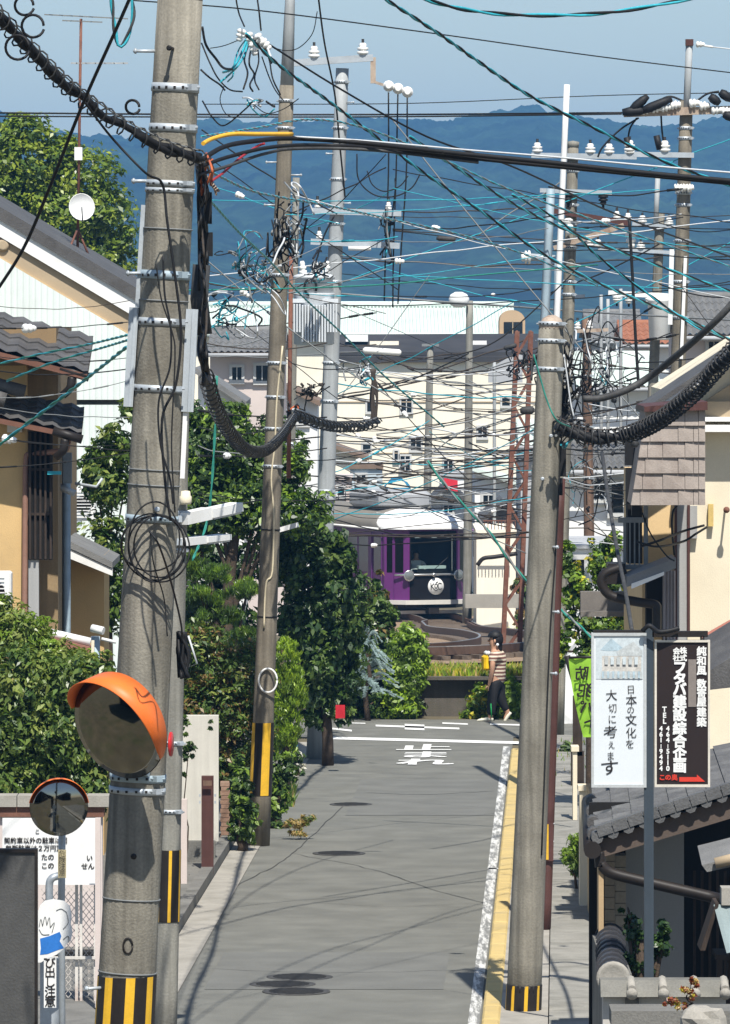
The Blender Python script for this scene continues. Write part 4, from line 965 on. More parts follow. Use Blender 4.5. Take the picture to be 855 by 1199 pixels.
# parking low wall behind
t = thing('block_wall', 'low wall with grey block coping and brown band under the left hedge', 'wall', at(40, 1120, 112))
b = MB(); px(b, -60, 956, 120, 1120, 112, .2); b.build('wall', M['pinkwall'], t)
b = MB(); px(b, -60, 944, 122, 956, 112, .3, front=.06); b.build('band', M['soffit'], t)
b = MB()
for k in range(7): px(b, -60 + k * 27, 931, -34 + k * 27, 944, 112, .35, front=.1)
b.build('coping', M['concrete'], t)
b = MB(); px(b, 48, 1115, 111, 1180, 114, .3); tag(b.build('planter_box', M['dark']), 'dark low box visible through the bottom of the mesh fence', 'box')

# mirrors
mir = bpy.data.materials.new('mirror_surface'); mir.use_nodes = True; N = mir.node_tree.nodes; L = mir.node_tree.links
p = N['Principled BSDF']; p.inputs['Metallic'].default_value = 1; p.inputs['Roughness'].default_value = .06
tc = N.new('ShaderNodeTexCoord'); nz = N.new('ShaderNodeTexNoise'); nz.inputs['Scale'].default_value = 6; nz.inputs['Detail'].default_value = 6; L.new(tc.outputs['Object'], nz.inputs[0])
cr = N.new('ShaderNodeValToRGB'); cr.color_ramp.elements[0].color = (.19, .195, .19, 1); cr.color_ramp.elements[1].color = (.30, .30, .28, 1); L.new(nz.outputs[0], cr.inputs[0]); L.new(cr.outputs[0], p.inputs['Base Color'])
M['orange'] = mat('orange_plastic', (.80, .17, .03), .45, .06, 5, dirt=(.5, .2, .1), dirt_amt=.2)
def mirror(root, c, nrm, rad, hood, arc, rim_m):
    """convex traffic mirror: bulged disc, back shell, hood over the top"""
    nrm = Vector(nrm).normalized(); c = Vector(c); side = nrm.cross(Vector((0, 0, 1))).normalized(); up = side.cross(nrm).normalized()
    b = MB(); K = 7; b.lathe(c - nrm * .1, nrm, [(.106 + rad * .2 * (1 - (i / K) ** 2), rad * i / K * .985) for i in range(K, -1, -1)], 40); b.build('mirror_face', mir, root)
    b = MB(); b.lathe(c - nrm * .1, nrm, [(0, rad * .35), (.05, rad * .85), (.085, rad * .985), (.1, rad), (.104, rad * .99)], 40); b.build('back_shell', rim_m, root)
    b = MB(); n = 40; vs = []
    for i in range(n + 1):
        a = R(116 if hood > .1 else 90) + R(arc) * (2 * i / n - 1); d = up * math.sin(a) + side * math.cos(a)
        k = math.cos((2 * i / n - 1) * math.pi / 2) ** .6; f = hood * max(.12, k)
        for (rr, ff) in ((1.0, -.02), (1.03, f), (1.01, f), (.985, -.02)): vs.append(c + d * rad * rr + nrm * ff)
    fs = []
    for i in range(n):
        for e in range(4): fs.append((i * 4 + e, i * 4 + (e + 1) % 4, i * 4 + 4 + (e + 1) % 4, i * 4 + 4 + e))
    b.add(vs, fs, 0, True); b.build('hood', M['orange'], root)
c = at(137, 855, 184); c.y = P1.front(855, -10, .30).y
t = thing('traffic_mirror', 'large convex traffic mirror with a bright orange hood bolted to the thick pole', 'traffic mirror', c)
mirror(t, c, (-.72, -1, -.36), .36, .23, 98, M['blackp'])
for y in (846, 903):
    b = MB(); b.beam(P1.front(y, 20, -.0), c + Vector((.05, .12, (858 - y) / 184)), .05, .05); b.build('bracket', M['galv_blue'], t)
b = MB(); q = P1.front(870, 62, .05); b.lathe(q, (1, -.16, 0), [(0, .08), (.01, .08), (.012, 0)], 24); tag(b.build('reflector_disc', mat('red_reflector', (.55, .03, .03), .4)), 'small red reflector disc edge on at the side of the thick pole', 'reflector')
c = at(69, 945, 150)
t = thing('traffic_mirror', 'small round traffic mirror with a thin orange rim on its own low post', 'traffic mirror', c)
mirror(t, c, (.12, -1, -.12), .23, .06, 82, M['blackp'])
b = MB(); q = c + Vector((.02, .15, 0)); b.tube([q + Vector((0, 0, -.05)), at(71, 1060, 149) + Vector((0, .15, 0)), Vector((q.x, q.y, 0))], .028, 10); b.build('post', M['galv'], t)
b = MB(); b.tube(spline([at(58, 1075, 150) + Vector((0, .1, 0)), at(57, 1040, 150) + Vector((0, .1, 0)), at(60, 1030, 150) + Vector((0, .1, 0)), at(68, 1027, 150) + Vector((0, .12, 0))], 5), .03, 8); b.build('bracket', M['galv'], t)
b = MB(); q = at(73, 1007, 151); px(b, 68, 995, 77.5, 1028, 151.4, .01); tagp = b.build('name_plate', mat('yellowed_plate', (.62, .52, .30), .6), t)
b = MB()
for k, ch in enumerate('危険注意'): text_mesh(b, ch, at(73, 1000 + 7.5 * k, 151.5) - Vector((0, .002, 0)), (1, 0, 0), (0, 0, 1), .055)
b.build('lettering', M['blackp'], tagp)
# child caution cut-out (plain generic shape) on a post
sT = 158
t = thing('cutout_sign', 'white cut-out child caution board with a blue patch above a vertical text plate', 'warning sign', at(60, 1430, sT))
out = [(47, 1060), (52, 1055), (62, 1053), (75, 1055), (82, 1061), (84, 1072), (83, 1082), (85, 1092), (83, 1101), (78, 1106), (74, 1112), (66, 1118), (56, 1122), (48, 1127), (42, 1127), (40, 1122), (42, 1110), (41, 1096), (42, 1080), (44, 1069)]
b = MB(); b.prism([at(x, y, sT) for x, y in out], (0, .02, 0)); b.build('board', M['white'], t)
b = MB(); b.prism([at(x, y, sT) - Vector((0, .002, 0)) for x, y in ((47, 1099), (58, 1096), (70, 1091), (72, 1096), (70, 1102), (75, 1110), (66, 1113), (56, 1117), (47, 1118), (48, 1110))], (0, .0015, 0)); b.build('blue_patch', mat('blue_paint', (.03, .17, .52), .5), t)
b = MB()
for pts in (((46, 1085), (48, 1076), (50, 1084)), ((50, 1084), (53, 1073), (55, 1083)), ((55, 1083), (58, 1074), (59, 1086)), ((59, 1086), (64, 1080), (61, 1092)), ((66, 1066), (72, 1064), (78, 1068)), ((78, 1068), (80, 1080), (74, 1088)), ((74, 1100), (80, 1096), (81, 1104)), ((46, 1088), (50, 1094), (58, 1094))):
    P = spline([at(x, y, sT) - Vector((0, .004, 0)) for x, y in pts], 4); b.tube(P, .0025, 4)
b.build('outline', M['wiregrey'], t)
b = MB(); px(b, 47, 1122, 69, 1500, sT - 1, .05); b.build('post', M['galv'], t)
b = MB(); px(b, 51.5, 1122, 66, 1180, sT, .02); pl = b.build('text_plate', M['white'], t)
b = MB()
for k, ch in enumerate('び出し注意'): text_mesh(b, ch, at(58.8, 1128 + 11.4 * k, sT) - Vector((0, .003, 0)), (1, 0, 0), (0, 0, 1), .085, bold=.0007)
b.build('lettering', M['blackp'], pl)
b = MB(); px(b, 39, 1185, 70, 1420, sT + 2, .1); b.build('base', M['yellowp'], t) if False else None

# walls and posts beside the left kerb
b = MB(); px(b, 212, 838, 256, 985, 97, .18); b.m = [0] * len(b.m); t = thing('garden_wall', 'bright pale concrete wall end between the thin grey pole and the brown post', 'wall', at(235, 1018, 97))
b.build('wall', mat('pale_wall', (.58, .56, .50), .9, .06, 3, streak=.12, dirt=(.35, .32, .26), dirt_amt=.3), t)
b = MB(); px(b, 211, 985, 252, 1018, 97.2, .2); b.build('plinth', M['concrete_d'], t)
b = MB(); px(b, 236, 912, 250, 1024, 98.5, .14); px(b, 236, 909, 250, 912, 98.5, .14); t = thing('brown_post', 'dark brown square gatepost with small metal hinges at the left kerb', 'gatepost', at(243, 1024, 98.5)); b.build('post', M['brown'], t)
for x in (234, 252):
    for y in (930, 938):
        b = MB(); px(b, x - 1, y, x + 1, y + 3, 98.6, .05); b.build('hinge', M['galv'], t)
b = MB(); px(b, 238, 914, 248, 920, 98.6, .01); b.build('number_plate', M['wood'], t)
b = MB(); px(b, 212, 936, 219, 1040, 101, .12); tag(b.build('pink_post', M['pinkwall']), 'narrow pinkish post in front of the bright pale wall end', 'post')
b = MB()
for k in range(16):
    y = 916 + k * 5.2; px(b, 258 + (k % 2), y, 269 - (k % 2) * .7, y + 4.7, 93, .25)
tag(b.build('brick_pillar', mat('old_brick', (.27, .17, .12), .9, .25, 6, dirt=(.4, .32, .25), dirt_amt=.6)), 'narrow stacked brick pillar behind the dark brown gatepost', 'pillar')
b = MB(); px(b, 393, 826, 404, 841, 80.6, .12); tag(b.build('red_box', mat('red_paint', (.5, .02, .03), .5)), 'small bright red box beside the dark trunk near the crossing', 'box')
b = MB(); c = at(344, 884, 77.2); b.lathe(c, (0, 0, 1), [(0, .05), (.14, .065), (.145, .06), (.02, .045)], 14); tag(b.build('bucket', mat('blue_plastic', (.05, .25, .45), .4)), 'little blue bucket on the ground by the pale pole foot', 'bucket')

b = MB(); b.tube([at(78, 530, 98), Vector((at(78, 735, 98).x, F / 98, 0))], .05, 4); t = thing('steel_post', 'square blue grey steel post with a cap box in front of the ochre house', 'post', Vector((at(78, 735, 98).x, F / 98, 0))); b.build('shaft', M['galv_blue'], t)
b = MB(); px(b, 74, 530, 84, 566, 98.6, .1); b.build('cap_box', mat('slate_box', (.20, .23, .25), .6), t)
b = MB(); b.tube([at(70, 570, 98.5), at(88, 578, 98.5)], .04, 8); b.tube([at(88, 566, 98.5), at(113, 570, 98.5), at(120, 560, 98.5)], .02, 6); b.build('bracket', M['galv'], t)
c0 = at(112, 745, 106); t = thing('garden_lamp', 'short post with a small white lamp head in the left hedge', 'lamp', Vector((c0.x, c0.y, 0)))
b = MB(); b.tube([Vector((c0.x, c0.y, 0)), c0], .05, 8); b.build('post', M['galv_blue'], t)
b = MB(); px(b, 107, 750, 110.5, 1080, 106.6, .05); b.build('cover', M['cream'], t)
b = MB(); b.tube([at(108, 735, 106) - Vector((0, .1, 0)), at(122, 738, 106) - Vector((0, .15, 0))], .045, 8); b.tube([at(119, 748, 106), at(136, 752, 106)], .02, 6); b.build('lamp_head', M['white'], t)

# ------------------------------------------------------------------ right foreground: the sign post
s = 147
t = thing('sign_post', 'slim dark blue grey post holding the two tall signs', 'post', at(760, 1380, s))
b = MB(); px(b, 754.5, 735, 765.5, 1380, s, .08); b.build('post', mat('dark_blue_grey_steel', (.045, .06, .075), .55, .1, 5, streak=.15), t)
b = MB(); px(b, 695, 738, 756, 743, s, .06); px(b, 764, 739, 829, 746, s, .06)
for x in (775, 779, 820, 823): px(b, x, 745, x + 2, 752, s, .03)
b.build('arm', M['blackp'], t)
b = MB(); b.tube(spline([at(752, 738, s) - Vector((0, .06, 0)), at(760, 732, s) - Vector((0, .09, 0)), at(770, 739, s) - Vector((0, .08, 0)), at(784, 738, s) - Vector((0, .06, 0)), at(795, 735, s) - Vector((0, .05, 0))], 5), .02, 6); b.build('cable_knot', M['black'], t)
# white sign
t = thing('hanging_sign', 'tall white sign with brush lettering and a faded roof picture on the sign post', 'sign', at(725, 920, s))
b = MB(); px(b, 694.5, 744, 755, 919, s, .05); b.build('panel', mat('white_sign_panel', (.66, .70, .72), .5, .03, 3, dirt=(.5, .52, .52), dirt_amt=.4), t)
b = MB(); px(b, 692.5, 742, 695.5, 921, s, .07, front=.012); px(b, 754, 742, 757, 921, s, .07, front=.012); px(b, 692.5, 741, 757, 744.5, s, .07, front=.013); px(b, 692.5, 918.5, 757, 922, s, .07, front=.013); b.build('frame', mat('pale_frame', (.45, .47, .47), .5), t)
faded = [mat('faded_blue', (.38, .48, .53), .6, .2, 20), mat('faded_grey', (.46, .49, .49), .6, .2, 20), mat('faded_brown', (.52, .50, .46), .6, .25, 20), mat('faded_sky', (.52, .58, .60), .6, .12, 20)]
b = MB(); o = Vector((0, .003, 0))
def flat(poly, m): b.add([at(x, y, s) - o - Vector((0, .0008 * len(b.f), 0)) for x, y in poly], [tuple(range(len(poly)))], m)
flat(((698, 747), (753, 747), (753, 795), (698, 795)), 3)
flat(((705, 768), (751, 768), (751, 786), (705, 786)), 2)
flat(((703, 761), (716, 747.5), (731, 760), (724, 762), (710, 762)), 0); flat(((722, 763), (742, 751), (752, 762), (752, 768), (724, 768)), 1)
flat(((704, 786), (752, 786), (752, 795), (704, 795)), 1)
for k in range(8): flat(((705 + k * 6, 786), (707.4 + k * 6, 786), (707.4 + k * 6, 794), (705 + k * 6, 794)), 0)
for k in range(6): flat(((708 + k * 7, 769), (712 + k * 7, 769), (712 + k * 7, 778), (708 + k * 7, 778)), 3 if k % 2 else 1)
b.build('picture', faded, t)
b = MB()
for k, ch in enumerate('日本の文化を'): text_mesh(b, ch, at(738.8 + (0, .6, -.2, .3, .4, -1)[k], (808, 821, 832, 844, 859, 872)[k], s) - Vector((0, .006, 0)), (1, .0, .06), (-.05, 0, 1), (11, 14.5, 10, 14.5, 13.5, 12)[k] / s, sx=.95)
b.build('lettering', M['blackp'], t); b = MB()
for k, ch in enumerate('大切に考えます'): text_mesh(b, ch, at(715 + (1, 2.5, 2, 0, 1, 0, -1)[k], (815, 830, 843, 858, 873, 886, 900)[k], s) - Vector((0, .006, 0)), (1, 0, .08), (-.06, 0, 1), (14, 11.5, 12, 16, 10, 11.5, 19)[k] / s, sx=(1, .9, .9, 1.1, .9, .9, 1.25)[k])
b.build('lettering', M['blackp'], t)
# black sign
t = thing('hanging_sign', 'tall dark brown sign with white Japanese company lettering and a red arrow', 'sign', at(800, 920, s))
b = MB(); px(b, 768.5, 752, 830, 919, s, .05); b.build('panel', mat('dark_brown_sign', (.022, .014, .013), .55, .1, 4), t)
b = MB(); px(b, 766.5, 750, 769, 921, s, .07, front=.012); px(b, 829, 750, 831.5, 921, s, .07, front=.012); px(b, 766.5, 749.5, 831.5, 752, s, .07, front=.013); px(b, 766.5, 918.5, 831.5, 921.5, s, .07, front=.013); b.build('frame', mat('cream_frame', (.6, .56, .48), .6), t)
b = MB(); zz = lambda X, Y: at(640 + X * .2515, 720 + Y * .2515, s) - Vector((0, .006, 0))
def ch(c_, X, Y, h, bold=.002, sx=1.0): text_mesh(b, c_, zz(X, Y), (1, 0, 0), (0, 0, 1), h * .2515 / s * 1.04, bold=bold, sx=sx)
for c_, Y in zip('純和風数寄屋建築', (172, 217, 261, 324, 366, 408, 455, 502)): ch(c_, 722, Y, 44, .003)
b.build('lettering', M['white'], t); b = MB()
for c_, Y in zip('株式', (168, 202)): ch(c_, 637, Y, 32)
for c_, Y in zip('会社', (170, 203)): ch(c_, 605, Y, 32)
b.build('lettering', M['white'], t); b = MB()
for c_, Y in zip('フタバ建設綜合企画', (248, 300, 350, 408, 468, 532, 592, 650, 708)): ch(c_, 620, Y, 62, .0045)
b.build('lettering', M['white'], t); b = MB()
for c_, Y in zip('TEL', (440, 468, 496)): text_mesh(b, c_, zz(549, Y), (1, 0, 0), (0, 0, 1), 27 * .2515 / s * 1.2, bold=.002)
b.build('lettering', M['white'], t); b = MB()
for k, c_ in enumerate('464-5110'): text_mesh(b, '|' if c_ == '-' else c_, zz(565, 530 + 26.5 * k), (1, 0, 0), (0, 0, 1), (24 if c_ != '-' else 14) * .2515 / s * 1.3, bold=.0018)
b.build('lettering', M['white'], t); b = MB()
for k, c_ in enumerate('461-9494'): text_mesh(b, '|' if c_ == '-' else c_, zz(533, 530 + 26.5 * k), (1, 0, 0), (0, 0, 1), (24 if c_ != '-' else 14) * .2515 / s * 1.3, bold=.0018)
b.build('lettering', M['white'], t)
b = MB()
for c_, X in zip('この奥', (538, 566, 596)): ch(c_, X, 758, 28, .002)
b.prism([zz(X, Y) for X, Y in ((618, 755), (700, 755), (700, 743), (738, 776), (618, 776))], (0, .002, 0)); b.build('red_arrow', mat('red_sign_paint', (.62, .05, .03), .5), t)
b = MB(); b.prism([zz(X, Y) for X, Y in ((660, 207), (697, 207), (697, 428), (660, 428))], (0, .002, 0)); b.build('cover_patch', mat('grey_brown_patch', (.22, .19, .17), .6), t)
# green banner
s = 132
t = thing('banner', 'yellow green banner with black lettering seen from behind, half hidden by the white sign', 'banner', at(690, 860, s))
b = MB(); n = 12; vs = []
for i in range(n + 1):
    v = i / n; y = 771 + 92 * v
    for j in range(7):
        u = j / 6; xl = 666 + 17 * v ** 1.4; x = xl + (712 - xl) * u; q = at(x, y, s); q.y += .03 * math.sin(u * 7 + v * 4); vs.append(q)
b.add(vs, [(i * 7 + j, i * 7 + j + 1, i * 7 + j + 8, i * 7 + j + 7) for i in range(n) for j in range(6)], 0, True)
b.build('cloth', leafmat('lime_cloth', (.34, .62, .06), .3), t)
b = MB()
for c_, x, y in (('防', 681, 789), ('犯', 684, 809), ('パ', 687, 829), ('ト', 690, 846)): text_mesh(b, c_, at(x, y, s) - Vector((0, .045, 0)), (1, 0, 0), (.12, 0, 1), 17 / s, bold=.003, sx=-1)
b.build('lettering', M['blackp'], t)
b = MB(); b.tube([at(666, 770, s), at(716, 769, s)], .012, 6); b.build('rod', M['blackp'], t)
b = MB(); b.tube([at(664, 768, 128), at(692, 862, 128)], .03, 6); b.build('pole', M['blackp'], t)
b = MB(); px(b, 671, 815, 682, 885, 84, .14); px(b, 669, 880, 684, 930, 84, .2); tag(b.build('timber_post', M['woodd']), 'dark weathered timber post behind the green banner', 'post')
# crossing gear at the far right corner
s = 70
t = thing('crossing_gate', 'level crossing post with black and yellow striped cover and yellow barrier tube', 'crossing barrier', at(657, 834, s))
b = MB(); px(b, 649, 695, 664, 735, s, .2); px(b, 652, 735, 660, 834, s - .5, .2); b.build('cabinet', M['greywall'], t)
b = MB()
for k in range(4): px(b, 648 + k * 4.4, 737, 652.2 + k * 4.4, 789, s + .5, .03, m=k % 2)
b.build('striped_board', [M['yellowp'], M['blackp']], t)
b = MB(); b.tube([at(662.5, 795, s + .6), at(662.5, 846, s + .6)], .05, 10); bt = b.build('barrier_tube', M['yellowp'], t)
b = MB(); px(b, 658.5, 846, 666.5, 851, s + .6, .1); b.build('foot', mat('blue_foot', (.03, .12, .35), .5), t)
# manholes
for k, (x, y, wpx, lab) in enumerate(((397, 1000, 62, 'round manhole cover beside the tapering pole, alone mid road'), (351, 1145, 78, 'upper right of three manhole covers clustered on the near road'), (331, 1153.5, 78, 'leftmost of three manhole covers clustered on the near road'), (347, 1162, 80, 'nearest of three manhole covers clustered on the near road'), (411, 942.5, 50, 'small distant manhole cover in front of the tree shade'))):
    sg = gs(y); c = at(x, y, sg); c.z = .004; r = wpx / sg / 2
    t = thing('manhole_cover', lab, 'manhole cover', c, 'manhole covers in the road')
    b = MB(); b.lathe(c, (0, 0, 1), [(0, r), (.009, r), (.009, r * .93), (.0091, 0)], 28); b.build('frame', mat('manhole_iron', (.06, .058, .055), .7, .25, 25), t)
    b = MB()
    for i in range(-5, 6):
        hw = math.sqrt(max(0, .8 - (i / 6) ** 2)) * r; b.box(c + Vector((0, i / 6 * r, .011)), (hw * 1.8, .022, .005))
    b.build('tread', mat('iron_tread', (.028, .027, .026), .6, .3, 25), t)

# dark stand-in houses added out of view to darken the traffic mirror reflections
for k, (x0, x1, d0, d1, h_, lab) in enumerate(((-19, -8, 6, 33, 6.5, 'dark timber house left of the street, seen only in the large mirror'), (7, 16, -34, 18, 6.5, 'dark house right of the street, seen only in the small mirror'), (-16, -4.5, -60, -22, 6.5, 'grey house far behind on the left, seen only in the mirrors'))):
    t = thing('mirror_standin_house', lab, 'house', Vector(((x0 + x1) / 2, (d0 + d1) / 2, 0)))
    b = MB(); b.box(((x0 + x1) / 2, (d0 + d1) / 2, h_ * .42), (x1 - x0, d1 - d0, h_ * .84)); b.build('wall', M['woodd'], t)
    b = MB(); z0 = h_ * .84; xm = (x0 + x1) / 2; b.prism([(x0 - .6, d0 - .5, z0), (x1 + .6, d0 - .5, z0), (xm, d0 - .5, z0 + 2)], (0, d1 - d0 + 1, 0)); b.build('roof', M['tile'], t)
    for j in range(4):
        b = MB(); xw = x1 + .03 if x1 < 0 else x0 - .03; b.box((xw, d0 + (j + .5) * (d1 - d0) / 4, 2.2), (.06, 1.6, 1.2)); b.build('window', M['glass'], t)
# ------------------------------------------------------------------ the town behind the railway
M['creamfar'] = mat('cream_building_wall', (.85, .79, .65), .9, .04, .6, streak=.04, dirt=(.55, .48, .36), dirt_amt=.25)
M['roofdark'] = mat('dark_roof_band', (.045, .043, .043), .7, .2, 1)
M['whitefar'] = mat('far_white_wall', (.80, .80, .78), .9, .05, .8, dirt=(.5, .5, .48), dirt_amt=.3)
M['greyfar'] = mat('far_grey_wall', (.40, .41, .42), .9, .08, .8)
M['bluefar'] = mat('far_pale_blue_wall', (.50, .58, .62), .9, .06, .8)
M['brownroof'] = mat('brown_tin_roof', (.20, .14, .10), .7, .2, 2)
M['winfar'] = mat('far_window_frame', (.55, .55, .53), .5, .05, 2)
def windows(t, rects, s, front=.0):
    for (x0, y0, x1, y1) in rects:
        b = MB(); fw = max(.7, .08 * s); px(b, x0 - fw, y0 - fw, x1 + fw, y0, s, .08, front=front + .06); px(b, x0 - fw, y1, x1 + fw, y1 + fw * 1.4, s, .12, front=front + .1)
        px(b, x0 - fw, y0, x0, y1, s, .08, front=front + .06); px(b, x1, y0, x1 + fw, y1, s, .08, front=front + .06)
        f = b.build('window', M['winfar'], t)
        b = MB(); px(b, x0, y0, x1, y1, s, .04, front=front + .02); b.build('pane', M['glass'], f)
        if x1 - x0 > 9:
            b = MB(); m_ = (x0 + x1) / 2; px(b, m_ - .5, y0, m_ + .5, y1, s, .04, front=front + .05); b.build('mullion', M['winfar'], f)
def house(label, x0, x1, ye, yr_, s, wm, rm, wins=(), kind='slope', depth=7, name='house', cat='house', ybase=None, over=3, extra=None):
    """town house: slope = roof plane faces us, gable = gable end faces us, flat = parapet, shed = single pitch falling to the right"""
    zb = -4.2; d = F / s
    t = thing(name, label, cat, Vector((at((x0 + x1) / 2, ye, s).x, d, zb)))
    yb = 358 + (6.8 - zb) * s if ybase is None else ybase
    b = MB(); A = lambda x, y: at(x, y, s); D = Vector((0, depth, 0)); xm = (x0 + x1) / 2
    if kind in ('slope', 'flat'): b.prism([A(x0, ye), A(x1, ye), A(x1, yb), A(x0, yb)], D)
    elif kind == 'gable': b.prism([A(x0, ye), A(xm, yr_), A(x1, ye), A(x1, yb), A(x0, yb)], D)
    else: b.prism([A(x0, yr_), A(x1, ye), A(x1, yb), A(x0, yb)], D)
    b.build('wall', wm, t)
    o = over / s
    if kind == 'slope':
        rise = (ye - yr_) / s; b = MB(); e0, e1 = A(x0 - over, ye + 1.5) - Vector((0, .5, 0)), A(x1 + over, ye + 1.5) - Vector((0, .5, 0))
        tiled(b, e0, e1, e0 + Vector((0, depth / 2 + .5, rise + 2.2 / s + (depth / 2) / d * 0)), max(4, int((x1 - x0) / 7)), 5, .06)
        r0, r1 = e0 + Vector((0, depth / 2 + .5, rise + 2.2 / s)), e1 + Vector((0, depth / 2 + .5, rise + 2.2 / s))
        b.add([r0, r1, r1 + Vector((0, depth / 2 + .5, -rise)), r0 + Vector((0, depth / 2 + .5, -rise))], [(0, 1, 2, 3)])
        b.prism([e0, r0, r0 + Vector((0, depth / 2 + .5, -rise)), r0 + Vector((0, 0, -.2)) - Vector((0, 0, rise * .2))], (e1 - e0).normalized() * .1)
        b.build('roof', rm, t)
        b = MB(); b.tube([r0, r1], .12, 8); b.build('ridge', rm, t)
        b = MB(); b.tube([e0 - Vector((0, .05, .05)), e1 - Vector((0, .05, .05))], .06, 6); b.build('gutter', M['greyfar'], t)
    elif kind == 'gable':
        b = MB(); th = Vector((0, 0, -.16)); fr = Vector((0, -.5, 0)); DD = Vector((0, depth + .8, 0)); sl = (ye - yr_) / (xm - x0)
        for sx in (-1, 1):
            a, c = A(xm, yr_ - 2) + fr, A(xm + sx * ((xm - x0) + over), ye - 2 + sl * over) + fr
            b.prism([a, c, c + th, a + th], DD)
        b.build('roof', rm, t)
    elif kind == 'flat':
        b = MB(); b.prism([A(x0 - 1, ye - 2), A(x1 + 1, ye - 2), A(x1 + 1, ye + (yr_ or 2)), A(x0 - 1, ye + (yr_ or 2))], (0, depth + .2, 0)); b.v = [(v[0], v[1] - .1, v[2]) for v in b.v]; b.build('parapet', rm, t)
    else:
        b = MB(); a, c = A(x0 - over, yr_ - 2), A(x1 + over, ye); a.y -= .4; c.y -= .4; b.prism([a, c, c + Vector((0, 0, -.14)), a + Vector((0, 0, -.14))], (0, depth + .8, 0)); b.build('roof', rm, t)
    windows(t, wins, s)
    return t
# big cream building with dark roof band
h = house('big cream windowed building with a dark flat roof band filling the distance', 392, 660, 414, 0, 26, M['creamfar'], M['roofdark'], ((470, 467, 482, 483), (481, 512, 493, 527), (469, 534, 480, 551), (588, 466, 597, 475), (462, 528, 466, 540), (560, 500, 570, 512), (430, 470, 440, 482), (520, 540, 530, 552), (425, 520, 434, 531)), 'flat', 14, 'cream_building', 'building')
b = MB(); e0, e1 = at(380, 418, 26) - Vector((0, .3, 0)), at(660, 417, 26) - Vector((0, .3, 0)); up = Vector((0, 5, 1.0)); b.add([e0, e1, e1 + up, e0 + up, e0 - Vector((0, 0, .25)), e1 - Vector((0, 0, .25)), e1 + up - Vector((0, 0, .25)), e0 + up - Vector((0, 0, .25))], [(0, 1, 2, 3), (4, 5, 6, 7), (0, 1, 5, 4), (1, 2, 6, 5), (2, 3, 7, 6), (3, 0, 4, 7)]); b.build('roof', M['roofdark'], h)
for x, y, w_, hh in ((418, 396, 26, 8), (450, 404, 34, 9), (560, 402, 20, 6)):
    b = MB(); px(b, x - w_ / 2, y - hh / 2, x + w_ / 2, y + hh / 2, 25.8, .8); b.build('duct', M['creamfar'] if w_ > 30 else M['whitefar'], h)
b = MB(); px(b, 392, 470, 660, 471.2, 26, .05, front=.05); px(b, 392, 530, 660, 531, 26, .05, front=.05); b.build('trim', M['beige'], h)
b = MB(); b.prism([at(x, y, 26.4) for x, y in ((572, 432), (604, 414), (612, 416), (612, 448), (572, 448))], (0, .3, 0)); b.build('stair_roof', M['greyfar'], h)
# white long roof behind it
s = 22.5; d = F / s
t = thing('long_hall', 'long hall with a pale ribbed sheet roof below the mountains', 'hall', Vector((at(420, 400, s).x, d, -4.2)))
b = MB(); px(b, 215, 390, 604, 600, s, 16); b.build('wall', M['creamfar'], t)
b = MB(); n = 92; e0, e1 = at(213, 392, s) - Vector((0, .6, 0)), at(606, 392, s) - Vector((0, .6, 0)); up = Vector((0, 9, 1.42)); vs = []
for i in range(n * 4 + 1):
    q = e0.lerp(e1, i / (n * 4)); o = Vector((0, 0, (0, 0, .09, .09)[i % 4])); vs += [q + o, q + up + o]
b.add(vs, [(2 * i, 2 * i + 1, 2 * i + 3, 2 * i + 2) for i in range(n * 4)]); b.build('roof', M['roofwhite'], t)
b = MB(); b.tube([e0 + up + Vector((0, 0, .15)), e1 + up + Vector((0, 0, .15))], .18, 8); b.tube([e0, e1], .12, 6); b.build('ridge', M['roofwhite'], t)
# rounded dormer at its right end
t = thing('round_dormer', 'tan round topped roof room with a dark window ending the long hall roof', 'dormer', at(600, 394, 23.2))
b = MB(); pts = [at(600 + 15 * math.cos(a), 376 - 13 * math.sin(a), 23.2) for a in np.linspace(0, math.pi, 13)]; b.prism(pts + [at(585, 393, 23.2), at(615, 393, 23.2)], (0, 3, 0)); b.build('wall', mat('tan_render', (.50, .36, .22), .9, .06, 1), t)
b = MB(); px(b, 590, 377, 612, 391, 23.2, .05, front=.05); b.build('window', M['glass'], t)
b = MB(); px(b, 583, 391.5, 617, 395, 23.2, .5, front=.3); px(b, 600, 376, 601, 391, 23.2, .05, front=.09); b.build('trim', M['beige'], t)

H = house
H('pinkish white gabled house between the thick pole and the tapering pole', 246, 332, 412, 388, 42, M['pinkwall'], M['tile2'], ((272, 430, 283, 445), (300, 428, 314, 446)), 'slope', 7)
H('small white house with a grey lean roof low behind the thick pole', 232, 286, 470, 432, 50, M['whitefar'], M['tile2'], ((250, 482, 262, 494),), 'shed', 5)
H('pale house with a narrow white gable behind the tapering pole', 300, 372, 470, 452, 38, M['whitefar'], M['brownroof'], ((318, 482, 330, 494), (350, 486, 360, 496)), 'gable', 6)
H('pinkish cube house just right of the pale steel pole', 390, 412, 561, 2, 33, M['pinkwall'], M['pinkwall'], ((396, 570, 403, 580),), 'flat', 5)
H('white box house with brown edged flat roof above the tram', 410, 448, 546, 3, 32, M['bluefar'], M['brownroof'], ((418, 556, 428, 566),), 'flat', 5)
H('low tan roofed shed left of the cream building foot', 380, 430, 535, 518, 30, M['creamfar'], M['brownroof'], (), 'shed', 5, over=2)
H('dark tiled house right behind the tram roof vent', 440, 500, 596, 584, 34, M['greyfar'], M['roofdark'], (), 'slope', 6)
H('small white gabled shed right of the thin grey pole', 506, 546, 585, 566, 33, M['whitefar'], M['tile'], ((520, 592, 530, 600),), 'gable', 5)
